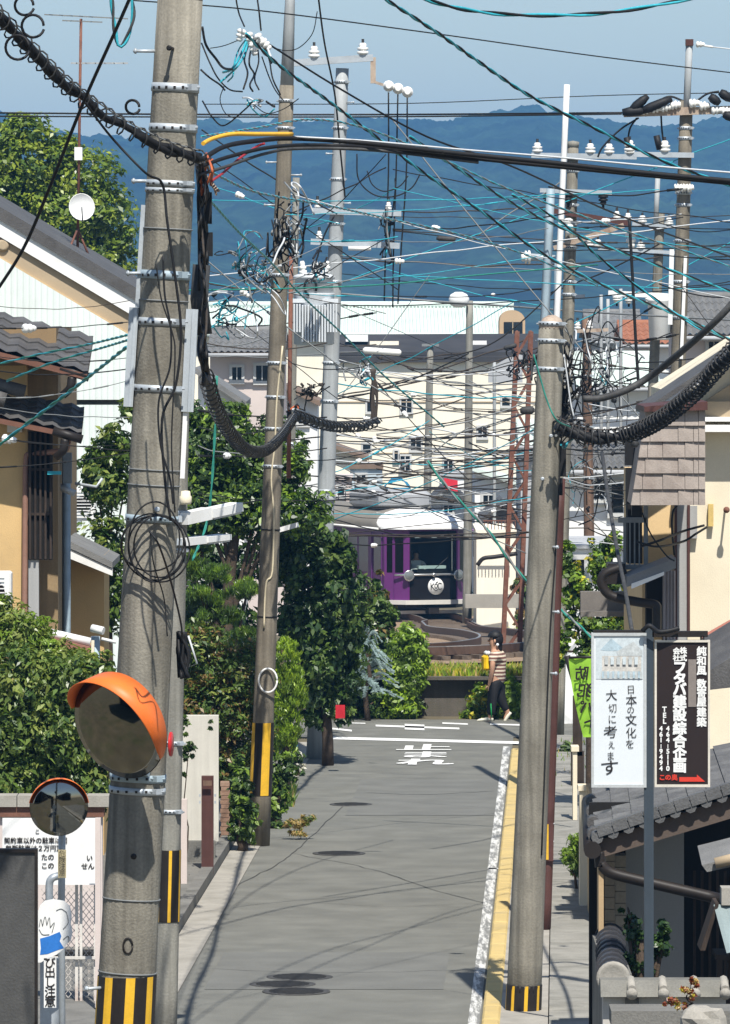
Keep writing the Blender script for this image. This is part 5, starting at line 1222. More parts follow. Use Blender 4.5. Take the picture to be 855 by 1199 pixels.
H('narrow white wall house between grey pole and lamp pole', 516, 565, 556, 2, 30, M['whitefar'], M['greyfar'], ((548, 562, 560, 578),), 'flat', 4)
H('white low roofed house between lamp pole and lattice mast', 556, 622, 570, 548, 36, M['whitefar'], M['roofwhite'], ((566, 580, 578, 592),), 'shed', 6)
H('dark tiled gabled house beside the lattice mast foot', 566, 612, 607, 588, 39, M['greyfar'], M['tile'], (), 'gable', 5)
h = H('cream house with a railed terrace behind the lattice mast', 558, 604, 622, 2, 41, M['creamfar'], M['creamfar'], (), 'flat', 5)
b = MB(); px(b, 566, 609, 604, 610.4, 41.2, .05)
for k in range(10): px(b, 567 + k * 4, 610, 568 + k * 4, 620, 41.2, .04)
b.build('terrace_rail', M['rust'], h)
b = MB(); b.tube(spline([at(559, 662, 41.3), at(566, 654, 41.3), at(580, 652, 41.3), at(606, 648, 41.3)], 4), .06, 6); b.build('drainpipe', M['blackp'], h)
H('grey walled house behind the kerb pole with pale tin roof', 610, 662, 520, 498, 40, M['greyfar'], M['roofwhite'], ((626, 530, 640, 544),), 'slope', 6)
H('white house with slate tile roof left of the tile clad bay', 640, 752, 548, 524, 60, M['whitefar'], M['tile2'], ((696, 566, 708, 584), (716, 566, 744, 600)), 'slope', 6)
H('brilliant white tin roofed house under the thick sagging cable', 676, 770, 452, 418, 46, M['whitefar'], M['roofwhite'], ((690, 462, 704, 476),), 'slope', 7)
H('grey concrete block with black band behind the timber pole', 650, 728, 412, 8, 34, M['greyfar'], M['roofdark'], ((664, 426, 676, 438), (700, 426, 712, 438)), 'flat', 8, 'concrete_block', 'building')
H('grey tiled house roof highest at right under the equipment box', 690, 752, 398, 366, 30, M['greyfar'], M['tile2'], (), 'slope', 9)
H('slate roofed house at far right behind the brown pole', 800, 880, 392, 348, 52, M['pinkwall'], M['tile2'], ((830, 400, 842, 412),), 'slope', 7)
H('small brick coloured roof house between the equipment box and brown pole', 730, 800, 402, 380, 40, M['whitefar'], mat('orange_brown_roof', (.33, .14, .08), .8, .2, 2), ((745, 412, 757, 424),), 'slope', 6)
H('low pale house right of the kerb pole at street level', 655, 740, 640, 2, 72, M['whitefar'], M['greyfar'], ((666, 655, 684, 690),), 'flat', 4, ybase=850)
b = MB(); vs = []
for i in range(9):
    for j in range(6):
        u, v = i / 8, j / 5; q = at(450 + 31 * u, 572 - 13 * math.sin(math.pi * u) * (1 - .5 * abs(v - .5)), 33.4) + Vector((0, v * 1.4, .16 * mn.noise(Vector((u * 5, v * 4, 0))))); vs.append(q)
b.add(vs, [(i * 6 + j, i * 6 + j + 1, i * 6 + j + 7, i * 6 + j + 6) for i in range(8) for j in range(5)], 0, True)
b.add([at(452, 571, 33.4), at(480, 571, 33.4), at(478, 576, 33.4), at(454, 577, 33.4)], [(0, 1, 2, 3)])
tag(b.build('tarpaulin', mat('blue_tarpaulin', (.02, .22, .38), .5, .2, 4)), 'crumpled blue tarpaulin heap on the rooftops above the tram', 'tarpaulin')
b = MB(); px(b, 520, 562, 536, 575, 33.6, .06); b.v = [(v[0], v[1] + .1 * math.sin(v[0] * 9), v[2] - .1 * math.sin(v[0] * 2)) for v in b.v]
tag(b.build('red_cloth', mat('red_cloth', (.65, .03, .05), .7, .1, 4)), 'bright red cloth hanging among the rooftops beside the thin grey pole', 'cloth')
b = MB()
for k in range(7): px(b, 416 + 8 * k, 566 + (k % 3) * 3, 421 + 8 * k, 576, 34, .5)
o = b; t = thing('rooftop_railing', 'cluttered dark rooftop railing just above the tram roof', 'railing', at(440, 580, 34)); b2 = MB(); px(b2, 395, 578, 500, 579.4, 34.2, .06); px(b2, 395, 584, 500, 585, 34.2, .06)
for k in range(14): px(b2, 396 + 8 * k, 576, 397 + 8 * k, 590, 34.2, .05)
b2.build('rail', M['blackp'], t)
# fenced yard edge and low wall by the tram
b = MB(); px(b, 545, 696, 610, 712, 43, .2); tag(b.build('low_wall', M['concrete']), 'low pale wall under the green bush right of the tram', 'wall')

# ------------------------------------------------------------------ the tram
tram = thing('tram', 'purple single car tram with a white front roof dome and black windscreen panel', 'tram', Vector(((507 - CX) / 38, 200, -3.05 + .345)))
TH = R(20); TR = Matrix.Rotation(TH, 3, 'Z'); TO = Vector(tram.location)
def L2(x, y, z): return TO + TR @ Vector((x * 1.16, y, z))
M['purple'] = mat('purple_paint', (.125, .024, .145), .28, .05, 2, spec=.5)
M['purpled'] = mat('dark_purple_paint', (.10, .022, .13), .35, .06, 2, spec=.5)
M['tramroof'] = mat('tram_roof_grey', (.20, .185, .16), .75, .1, 1.5)
M['chrome'] = mat('bright_steel', (.6, .6, .58), .25, .05, 6, metal=.8)
M['skirt'] = mat('pale_bumper', (.62, .60, .55), .5, .06, 3, dirt=(.3, .27, .2), dirt_amt=.4)
def quadL(b, pts, m=0): b.add([L2(*p) for p in pts], [tuple(range(len(pts)))], m)
ZB, ZE = .42, 2.62; Wd = 1.2; NX, NY = .70, .55; LEN = 14.5
b = MB()
# right-hand and left-hand side walls, back wall, floor: walls made of strips round the window openings
def wallstrip(b, sx):
    x = sx * Wd; zs = (1.25, 2.35); doors = [(.75, 1.65), (6.2, 7.4), (12.2, 13.2)]
    wins = [(2.0 + k * 1.02, 2.0 + k * 1.02 + .86) for k in range(4)] + [(7.7 + k * 1.02, 7.7 + k * 1.02 + .86) for k in range(4)]
    quadL(b, [(x, NY, ZB), (x, LEN, ZB), (x, LEN, zs[0]), (x, NY, zs[0])]); quadL(b, [(x, NY, zs[1]), (x, LEN, zs[1]), (x, LEN, ZE), (x, NY, ZE)])
    cuts = sorted(wins + [(a + .12, c - .12) for a, c in doors]); y = NY
    for a, c in cuts: quadL(b, [(x, y, zs[0]), (x, a, zs[0]), (x, a, zs[1]), (x, y, zs[1])]); y = c
    quadL(b, [(x, y, zs[0]), (x, LEN, zs[0]), (x, LEN, zs[1]), (x, y, zs[1])])
    return cuts
cuts = wallstrip(b, -1); wallstrip(b, 1)
quadL(b, [(-Wd, LEN, ZB), (Wd, LEN, ZB), (Wd, LEN, ZE), (-Wd, LEN, ZE)])
quadL(b, [(-Wd, NY, ZB), (Wd, NY, ZB), (Wd, LEN, ZB), (-Wd, LEN, ZB)])
# nose facets with their openings
def facet(b, sx, m=0):
    P = lambda u, z: (sx * (NX + (Wd - NX) * u), NY * u, z)
    quadL(b, [P(0, ZB), P(1, ZB), P(1, .98 + .3), P(0, 1.28)], m); quadL(b, [P(0, 2.42), P(1, 2.42), P(1, ZE), P(0, ZE)], m)
    for u0, u1 in ((0, .2), (.55, .66), (.9, 1)): quadL(b, [P(u0, 1.28), P(u1, 1.28), P(u1, 2.42), P(u0, 2.42)], m)
    return P
PLf = facet(b, -1); PRf = facet(b, 1)
quadL(b, [(-NX, 0, ZB), (-.66, 0, ZB), (-.66, 0, ZE), (-NX, 0, ZE)]); quadL(b, [(.66, 0, ZB), (NX, 0, ZB), (NX, 0, ZE), (.66, 0, ZE)])
quadL(b, [(-.66, 0, 2.56), (.66, 0, 2.56), (.66, 0, ZE), (-.66, 0, ZE)])
quadL(b, [(-NX, 0, ZB), (NX, 0, ZB), (Wd, NY, ZB), (-Wd, NY, ZB)])
body = b.build('body', M['purple'], tram)
b = MB(); quadL(b, [(-.66, .005, ZB), (.66, .005, ZB), (.66, .005, 1.26), (-.66, .005, 1.26)]); quadL(b, [(-.66, .005, 2.46), (.66, .005, 2.46), (.66, .005, 2.56), (-.66, .005, 2.56)])
for sx in (-1, 1): quadL(b, [(sx * .66, .005, 1.26), (sx * .62, .005, 1.26), (sx * .62, .005, 2.46), (sx * .66, .005, 2.46)])
b.build('front_panel', mat('black_gloss', (.012, .011, .012), .25, .1, 3), tram)
def glassmat(name, tint, refl=.12):
    m = bpy.data.materials.new(name); m.use_nodes = True; N = m.node_tree.nodes; L = m.node_tree.links; N.clear()
    o = N.new('ShaderNodeOutputMaterial'); a = N.new('ShaderNodeBsdfTransparent'); a.inputs[0].default_value = (*tint, 1); g = N.new('ShaderNodeBsdfGlossy'); g.inputs['Roughness'].default_value = .03
    x = N.new('ShaderNodeMixShader'); f = N.new('ShaderNodeLayerWeight'); f.inputs[0].default_value = .25; mm = N.new('ShaderNodeMath'); mm.operation = 'MULTIPLY_ADD'; mm.inputs[1].default_value = .5; mm.inputs[2].default_value = refl * .4
    L.new(f.outputs['Fresnel'], mm.inputs[0]); L.new(mm.outputs[0], x.inputs[0]); L.new(a.outputs[0], x.inputs[1]); L.new(g.outputs[0], x.inputs[2]); L.new(x.outputs[0], o.inputs[0]); return m
M['tglass'] = glassmat('tram_window_glass', (.72, .8, .8), .06); M['sglass'] = glassmat('smoked_glass', (.16, .18, .18), .08)
b = MB(); quadL(b, [(-.62, .01, 1.26), (.62, .01, 1.26), (.62, .03, 2.46), (-.62, .03, 2.46)]); ws = b.build('windscreen', M['tglass'], tram)
b = MB(); b.tube([L2(-.05, -.02, 1.3), L2(.42, -.02, 1.75)], .012, 5); b.build('wiper', M['black'], ws)
for sx, P in ((-1, PLf), (1, PRf)):
    for u0, u1 in ((.2, .55), (.66, .9)):
        b = MB(); e = .004; quadL(b, [P(u0, 1.28), P(u1, 1.28), P(u1, 2.42), P(u0, 2.42)]); b.build('corner_window', M['sglass'], tram)
    b = MB(); p, q = P(.6, ZB + .05), P(.6, 2.5); b.beam(L2(p[0] * 1.005, p[1] - .01, p[2]), L2(q[0] * 1.005, q[1] - .01, q[2]), .02, .03); b.build('door_post', M['purpled'], tram)
    for a, c in cuts:
        b = MB(); quadL(b, [(sx * 1.195, a, 1.25), (sx * 1.195, c, 1.25), (sx * 1.195, c, 2.35), (sx * 1.195, a, 2.35)]); b.build('side_window', M['sglass'], tram)
    for a, c in ((.75, 1.65), (6.2, 7.4), (12.2, 13.2)):
        b = MB()
        for y in (a, c): b.beam(L2(sx * 1.21, y, ZB), L2(sx * 1.21, y, 2.5), .03, .05)
        b.beam(L2(sx * 1.21, a, 2.45), L2(sx * 1.21, c, 2.45), .03, .05); b.build('door', M['purpled'], tram)
# inside: dark saloon bulkhead, dashboard
b = MB(); quadL(b, [(-1.15, 1.9, .45), (1.15, 1.9, .45), (1.15, 1.9, 2.6), (-1.15, 1.9, 2.6)]); b.build('bulkhead', M['dark'], tram)
b = MB(); b.box(L2(.05, .45, 1.22), (1.0, .45, .3), rot=TR); db = b.build('dashboard', M['dark'], tram)
b = MB(); b.box(L2(.05, .3, 1.44), (.9, .2, .09), rot=TR); b.build('desk', mat('pale_desk', (.55, .62, .58), .6), db)
b = MB()
for k, (x, w_) in enumerate(((-.42, .18), (-.2, .08), (.05, .16), (.28, .1), (.46, .12))): b.box(L2(x, .05, 2.38 + .02 * (k % 2)), (w_, .03, .05), rot=TR)
b.build('destination_display', mat('display_white', (.6, .6, .58), .5), tram)
# roof: arched section, white dome over the front
b = MB(); n = 48; ys = [-.12, -.09, -.04] + [.05 * k for k in range(1, 40)] + [2.0, 4, 8, LEN]; vs = []
def rw(y):
    if y < NY + .3: return NX + .10 + (Wd + .10 - NX - .10) * math.sqrt(max(0, min(1, (y + .12) / (NY + .42))))
    return Wd + .1
def rh(y): return .06 + .56 * math.sqrt(max(0, min(1, (y + .12) / 1.9)))
for y in ys:
    for i in range(n + 1):
        a = math.pi * i / n; vs.append(L2(-rw(y) * math.cos(a), y, ZE + rh(y) * math.sin(a) ** .8 + .0))
fs = []; ms = []
b.add(vs, [(i * (n + 1) + j, i * (n + 1) + j + 1, (i + 1) * (n + 1) + j + 1, (i + 1) * (n + 1) + j) for i in range(len(ys) - 1) for j in range(n)], 0, True)
k = 0
for i in range(len(ys) - 1):
    for j in range(n): b.m[k] = 0 if ys[i] < .55 + 1.2 * math.sin(math.pi * (j + .5) / n) ** .7 else 1; k += 1
b.add([vs[j] for j in range(n + 1)], [tuple(range(n + 1))], 0)
b.build('roof', [M['white'], M['tramroof']], tram)
b = MB()
for sx in (-1, 1): b.tube([L2(sx * 1.3, .8, ZE + .0), L2(sx * 1.3, LEN, ZE)], .04, 6)
quadL(b, [(-.82, -.12, ZE), (.82, -.12, ZE), (1.3, .55, ZE), (-1.3, .55, ZE)]); b.build('eave', M['white'], tram)
b = MB(); b.bev(L2(-.1, 3.5, ZE + .62 + .22), (1.75, 2.9, .56), .12, rot=TR); b.build('roof_vent', mat('vent_grey', (.34, .35, .36), .6, .08, 3, dirt=(.15, .15, .14), dirt_amt=.4), tram)
b = MB(); b.tube([L2(-.9, 7.5, 3.25), L2(-.9, 13, 3.25)], .03, 6); b.tube([L2(.0, 12, 3.3), L2(0, 9.5, 4.0), L2(0, 11.5, 4.6)], .03, 6); b.beam(L2(-.8, 11.5, 4.62), L2(.8, 11.5, 4.62), .05, .05); b.build('pantograph', M['blackp'], tram)
for sx in (-1, 1):
    c = L2(sx * .70, -.06, 1.20); ax = TR @ Vector((sx * .15, -1, 0)); b = MB(); b.lathe(c - ax * .06, ax, [(0, .12), (.08, .17), (.12, .17), (.12, .14)], 20); hl = b.build('headlight', M['chrome'], tram)
    b = MB(); b.lathe(c + ax * .045, ax, [(0, .14), (.02, .11), (.03, 0)], 20); b.build('lens', mat('lamp_glass', (.16, .18, .18), .08, .1, 20, spec=.9), hl)
b = MB(); b.tube([L2(-1.02, .2, 1.21), L2(-.72, -.03, 1.22), L2(.72, -.03, 1.22), L2(1.0, .2, 1.22)], .035, 8); b.lathe(L2(0, -.06, 1.22), TR @ Vector((0, -1, 0)), [(0, .06), (.05, .06), (.06, 0)], 12); b.build('trim_bar', M['chrome'], tram)
b = MB(); ax = TR @ Vector((0, -1, 0)); c = L2(.08, -.0, .86); b.lathe(c, ax, [(0, .26), (.02, .26), (.025, 0)], 32); em = b.build('emblem', M['white'], tram)
b = MB()
for pts in (((-.17, .11), (-.16, -.10)), ((-.16, 0), (-.07, .09)), ((-.16, .02), (-.06, -.10)), ((-.04, .05), (.0, .08), (.05, .03), (.02, -.05), (-.03, -.04), (-.04, .03)), ((-.06, -.1), (0, -.13), (.07, -.09)), ((.18, .08), (.1, .10), (.07, 0), (.11, -.09), (.19, -.07)), ((.0, .12), (.06, .14))):
    P = spline([c + ax * .03 + TR @ Vector((x, 0, z)) for x, z in pts], 4) if len(pts) > 2 else [c + ax * .03 + TR @ Vector((x, 0, z)) for x, z in pts]
    b.tube(P, .012, 5)
b.build('emblem_strokes', M['black'], em)
b = MB(); nz_ = [(-1.26, .62), (-1.24, .5), (-.80, -.10), (-.4, -.17), (.4, -.17), (.80, -.10), (1.24, .5), (1.26, .62)]
b.prism([L2(x, y, .44) for x, y in nz_], (0, 0, -.13)); b.build('bumper', M['skirt'], tram)
b = MB(); b.prism([L2(x * .9, y + .3, .3) for x, y in nz_], (0, 0, -.12)); b.box(L2(0, .05, .12), (.34, .3, .2), rot=TR); b.build('coupler', M['blackp'], tram)
b = MB(); b.beam(L2(-.95, .25, .06), L2(.95, .25, .06), .06, .1); b.build('lifeguard', M['skirt'], tram)
for yb_ in (3.0, 11.5):
    b = MB(); b.box(L2(0, yb_, .32), (1.9, 2.6, .24), rot=TR); bo = b.build('bogie', M['blackp'], tram)
    for dy in (-.8, .8):
        for sx in (-.72, .72):
            b = MB(); ax2 = TR @ Vector((1, 0, 0)); b.lathe(L2(sx - .06, yb_ + dy, .33), ax2, [(0, .3), (.02, .36), (.1, .33), (.12, .2)], 20); b.build('wheel', M['rust'], bo)
b = MB()
for sx in (-1, 1): quadL(b, [(sx * 1.15, .8, .44), (sx * 1.15, LEN, .44), (sx * 1.12, LEN, .2), (sx * 1.12, .8, .2)])
b.build('skirt', M['blackp'], tram)
b = MB(); p = L2(1.02, .25, 2.3); b.tube([p, p + TR @ Vector((.22, -.12, -.05))], .02, 6); b.box(p + TR @ Vector((.24, -.12, -.3)), (.05, .14, .5), rot=TR); b.build('wing_mirror', M['chrome'], tram)
b = MB(); p = L2(1.16, .1, 2.55); b.lathe(p, ax, [(0, .07), (.08, .07), (.09, 0)], 12); b.build('marker_lamp', M['purpled'], tram)

# ------------------------------------------------------------------ people
def skin(name, V, E, rad, m, parent, sub=2, mats=None, matfun=None):
    me = bpy.data.meshes.new('skn'); me.from_pydata([tuple(v) for v in V], E, []); o = bpy.data.objects.new('skn', me); COL.objects.link(o)
    md = o.modifiers.new('skin', 'SKIN'); md.use_smooth_shade = True
    for i, r in enumerate(rad):
        sv = me.skin_vertices[0].data[i]; sv.radius = r if isinstance(r, tuple) else (r, r); sv.use_root = (i == 0)
    ss = o.modifiers.new('sub', 'SUBSURF'); ss.levels = sub; ss.render_levels = sub
    dg = bpy.context.evaluated_depsgraph_get(); dg.update(); ev = bpy.data.meshes.new_from_object(o.evaluated_get(dg))
    b = MB(); vv = [v.co.copy() for v in ev.vertices]
    b.add(vv, [tuple(p.vertices) for p in ev.polygons], 0, True)
    if matfun:
        for k, p in enumerate(ev.polygons): b.m[k] = matfun(sum((vv[i] for i in p.vertices), Vector()) / len(p.vertices))
    bpy.data.objects.remove(o); bpy.data.meshes.remove(me); bpy.data.meshes.remove(ev)
    return b.build(name, mats or m, parent)
M['skin'] = mat('skin_tone', (.50, .28, .18), .55, .06, 10); M['hair'] = mat('black_hair', (.012, .010, .010), .5, .2, 30)
M['trouser'] = mat('black_trousers', (.014, .014, .016), .8, .2, 14)
M['shoe'] = mat('off_white_shoe', (.74, .71, .58), .6, .08, 20)
# striped knit
m = bpy.data.materials.new('striped_knit'); m.use_nodes = True; N = m.node_tree.nodes; L = m.node_tree.links; p = N['Principled BSDF']; p.inputs['Roughness'].default_value = .9
tc = N.new('ShaderNodeTexCoord'); wv = N.new('ShaderNodeTexWave'); wv.wave_type = 'BANDS'; wv.bands_direction = 'Z'; wv.inputs['Scale'].default_value = 5.2; wv.inputs['Distortion'].default_value = .6; wv.inputs['Detail Scale'].default_value = 2
L.new(tc.outputs['Object'], wv.inputs[0]); cr = N.new('ShaderNodeValToRGB'); cr.color_ramp.interpolation = 'CONSTANT'
for pos, c in ((.0, (.16, .075, .06)), (.45, (.35, .2, .15)), (.62, (.66, .58, .45))):
    e = cr.color_ramp.elements[0] if pos == 0 else cr.color_ramp.elements.new(pos); e.color = (*c, 1); e.position = pos
cr.color_ramp.elements.remove(cr.color_ramp.elements[-1])
L.new(wv.outputs[0], cr.inputs[0]); L.new(cr.outputs[0], p.inputs['Base Color']); M['knit'] = m
ps = 71.5; FP = at(579, 846, ps); FP.z = .012
per = thing('person', 'person in a striped top and black cap walking left with a yellow bag in front', 'person', FP)
def pp(x, y, dy=0.0):
    """point of the figure at photo pixel (x, y), dy metres farther away"""
    v = at(x, y, ps); v.y = FP.y + dy; return v
# body: one skin mesh; figure turned three quarters away, left shoulder towards us
V = [pp(582, 800, .0), pp(582, 787, 0), pp(583, 776, 0), pp(582, 767, 0), pp(580, 761, 0), pp(579, 755, -.01), pp(579, 748, -.01), pp(580, 741, 0),   # pelvis .. head top
     pp(578, 802, -.09), pp(576, 822, -.10), pp(574, 841, -.09), pp(568, 846, -.10),             # near leg, foot on the ground pointing left
     pp(585, 802, .09), pp(587, 820, .08), pp(595, 835, .10), pp(591, 844, .10),                # far leg trailing, heel lifted
     pp(577, 767, -.19), pp(576.5, 782, -.23), pp(574, 794, -.23), pp(572, 803, -.22),           # near arm hanging
     pp(586, 767, .19), pp(580, 780, .24), pp(571, 778, .2), pp(567, 774, .16)]                # far arm bent, holding the bag strap
E = [(0, 1), (1, 2), (2, 3), (3, 4), (4, 5), (5, 6), (6, 7), (0, 8), (8, 9), (9, 10), (10, 11), (0, 12), (12, 13), (13, 14), (14, 15), (3, 16), (16, 17), (17, 18), (18, 19), (3, 20), (20, 21), (21, 22), (22, 23)]
rad = [(.13, .12), (.125, .11), (.14, .12), (.12, .09), .055, .085, .10, .06, .085, .062, .042, .03, .085, .062, .045, .03, .055, .042, .034, .022, .055, .042, .034, .022]
def bm_(c): return 0
bd = skin('body', V, E, rad, M['skin'], per)
for side, (w0, dirv, sgn) in enumerate(((V[19], Vector((-.2, 0, -1)), 1), (V[23], Vector((-1, 0, -.1)), -1))):
    for k, (o, ln) in enumerate(((-.028, .07), (-.010, .082), (.010, .078), (.027, .062))):
        q = w0 + Vector((0, o, 0)); b = MB(); b.tube([q, q + dirv * ln * .55, q + dirv * ln + Vector((.012, 0, .012))], [.010, .009, .006], 6); b.build('finger', M['skin'], bd)
    q = w0 + Vector((-.018, -.02 * sgn, .012)); b = MB(); b.tube([q, q + dirv * .03 + Vector((-.02, 0, 0)), q + dirv * .055 + Vector((-.022, 0, 0))], [.012, .010, .007], 6); b.build('thumb', M['skin'], bd)
# clothes follow the body
i = lambda *k: [V[j] for j in k]
Vs = [pp(582, 803, 0), V[1], V[2], pp(582, 768, 0), pp(581, 763, 0), V[16], pp(576.5, 777, -.21), V[20], pp(584, 777, .22)]
skin('shirt', Vs, [(0, 1), (1, 2), (2, 3), (3, 4), (3, 5), (5, 6), (3, 7), (7, 8)], [(.165, .14), (.15, .13), (.165, .14), (.14, .11), .075, .085, .07, .085, .07], M['knit'], per)
Vt = [pp(582, 801, 0), pp(582, 794, 0), V[8], V[9], pp(574.5, 838, -.09), V[12], V[13], pp(594, 833.5, .10)]
skin('trousers', Vt, [(0, 1), (0, 2), (2, 3), (3, 4), (0, 5), (5, 6), (6, 7)], [(.16, .14), (.15, .13), .105, .085, .075, .105, .085, .06], M['trouser'], per)
b = MB(); b.tube([pp(574.5, 823, -.195), pp(575.5, 839, -.18)], [.012, .010], 6); b.build('trouser_stripe', mat('green_stripe', (.03, .45, .12), .6), per)
def shoe(c, d, nm='shoe'):
    d = Vector(d).normalized(); up = Vector((0, 1, 0)).cross(d).normalized()
    if up.z < 0: up = -up
    n, K = 12, 7; vs = []; sd_ = d.cross(up)
    for k in range(K + 1):
        t = k / K; wdt = .047 * math.sin(math.pi * min(1, .18 + t * .75)) ** .6; hh = .085 - .05 * t if t > .25 else .08
        if k in (0, K): wdt *= .6; hh *= .7
        for j in range(n):
            a = 2 * math.pi * j / n; vs.append(c + d * (t * .27 - .07) + sd_ * math.cos(a) * wdt + up * (hh / 2 + math.sin(a) * hh / 2))
    b = MB(); b.add(vs, [(k * n + j, k * n + (j + 1) % n, (k + 1) * n + (j + 1) % n, (k + 1) * n + j) for k in range(K) for j in range(n)] + [tuple(range(n)), tuple(range(K * n, K * n + n))], 0, True); return b.build(nm, M['shoe'], per)
shoe(Vector((V[10].x - .02, V[10].y, .0)), (-1, -.1, 0)); shoe(pp(597, 839.5, .1), (-.55, 0, -.85))
# hair, cap, ponytail tie, face
hc = pp(580, 748, 0)
def blob(nm, c, r, mt, n=14, k=9, cut=None, par=per):
    vs = []
    for a in range(k + 1):
        for j in range(n):
            th, ph = math.pi * a / k, 2 * math.pi * j / n; z = math.cos(th)
            if cut is not None: z = max(z, cut)
            vs.append(c + Vector((r[0] * math.sin(th) * math.cos(ph), r[1] * math.sin(th) * math.sin(ph), r[2] * z)))
    b = MB(); b.add(vs, [(a * n + j, a * n + (j + 1) % n, (a + 1) * n + (j + 1) % n, (a + 1) * n + j) for a in range(k) for j in range(n)], 0, True); return b.build(nm, mt, par)
hr = blob('hair', hc + Vector((.03, -.01, -.01)), (.105, .11, .12), M['hair']); blob('ponytail', pp(585, 757, 0), (.05, .05, .10), M['hair'], par=hr); blob('hair_tie', pp(582.5, 754.5, -.1), (.025, .025, .025), M['white'], 8, 6, par=hr)
cp = blob('cap', hc + Vector((-.0, 0, .035)), (.125, .125, .11), M['black'], cut=-.1)
b = MB(); b.prism([hc + Vector((x, y, .03)) for x, y in ((-.08, -.1), (-.2, -.07), (-.23, 0), (-.2, .07), (-.08, .1))], (0, 0, .012)); b.build('brim', M['black'], cp)
fc = blob('nose', hc + Vector((-.105, .0, -.035)), (.025, .015, .02), M['skin'], 8, 6, par=bd)
blob('ear', hc + Vector((-.01, -.115, -.03)), (.02, .012, .03), M['skin'], 8, 6, par=bd)
for dy in (-.035, .035): blob('eye', hc + Vector((-.092, dy, -.008)), (.012, .014, .01), M['black'], 8, 6, par=bd)
b = MB(); b.beam(hc + Vector((-.095, -.025, -.075)), hc + Vector((-.095, .025, -.075)), .01, .012); b.build('mouth', mat('lip', (.35, .12, .1), .5), bd)
# bag
bc = pp(569, 773.5, -.02); bg_ = thing('bag', 'bright yellow bag with a white flap carried in front of the walking person', 'bag', pp(569, 784, -.02))
b = MB(); b.bev(bc + Vector((0, 0, -.03)), (.11, .30, .25), .035, rz=.15); b.build('pouch', mat('bright_yellow', (.85, .52, .01), .5, .05, 8), bg_)
b = MB(); b.bev(bc + Vector((.025, 0, .125)), (.09, .27, .08), .03, rz=.15); b.build('flap', M['white'], bg_)
b = MB(); b.tube(spline([bc + Vector((.03, -.1, .14)), pp(577, 765, -.12), pp(584, 768, -.1)], 4), .013, 5); b.build('strap', M['black'], bg_)
# tram driver
DP = L2(-.18, .95, .6); dr = thing('person', 'tram driver in a white shirt and dark cap seated behind the windscreen', 'person', DP)
D_ = lambda x, y, z: L2(-.18 + x, .95 + y, z)
V = [D_(0, 0, .95), D_(0, 0, 1.15), D_(0, -.02, 1.38), D_(0, -.02, 1.56), D_(0, -.03, 1.68), D_(0, -.03, 1.78), D_(0, -.02, 1.88), D_(-.22, -.02, 1.54), D_(-.28, -.12, 1.3), D_(-.14, -.38, 1.36), D_(-.10, -.46, 1.38), D_(.22, -.02, 1.54), D_(.28, -.12, 1.3), D_(.14, -.38, 1.36), D_(.1, -.46, 1.38), D_(-.12, -.35, .9), D_(.12, -.35, .9), D_(-.12, -.4, .55), D_(.12, -.4, .55)]
E = [(0, 1), (1, 2), (2, 3), (3, 4), (4, 5), (5, 6), (3, 7), (7, 8), (8, 9), (9, 10), (3, 11), (11, 12), (12, 13), (13, 14), (0, 15), (0, 16), (15, 17), (16, 18)]
skin('body', V, E, [.14, .14, .16, .13, .055, .09, .075, .06, .045, .035, .03, .06, .045, .035, .03, .08, .08, .06, .06], None, dr, mats=[M['skin'], M['white'], M['trouser']], matfun=lambda c: 2 if c.z < TO.z + 1.02 else (1 if c.z < TO.z + 1.63 else 0))
c = D_(0, -.02, 1.86); n = 14; b = MB(); b.lathe(c, (0, 0, 1), [(0, .10), (.05, .125), (.09, .12), (.1, 0)], 14); b.box(c + TR @ Vector((0, -.12, .01)), (.16, .08, .015), rot=TR); b.build('cap', M['black'], dr)
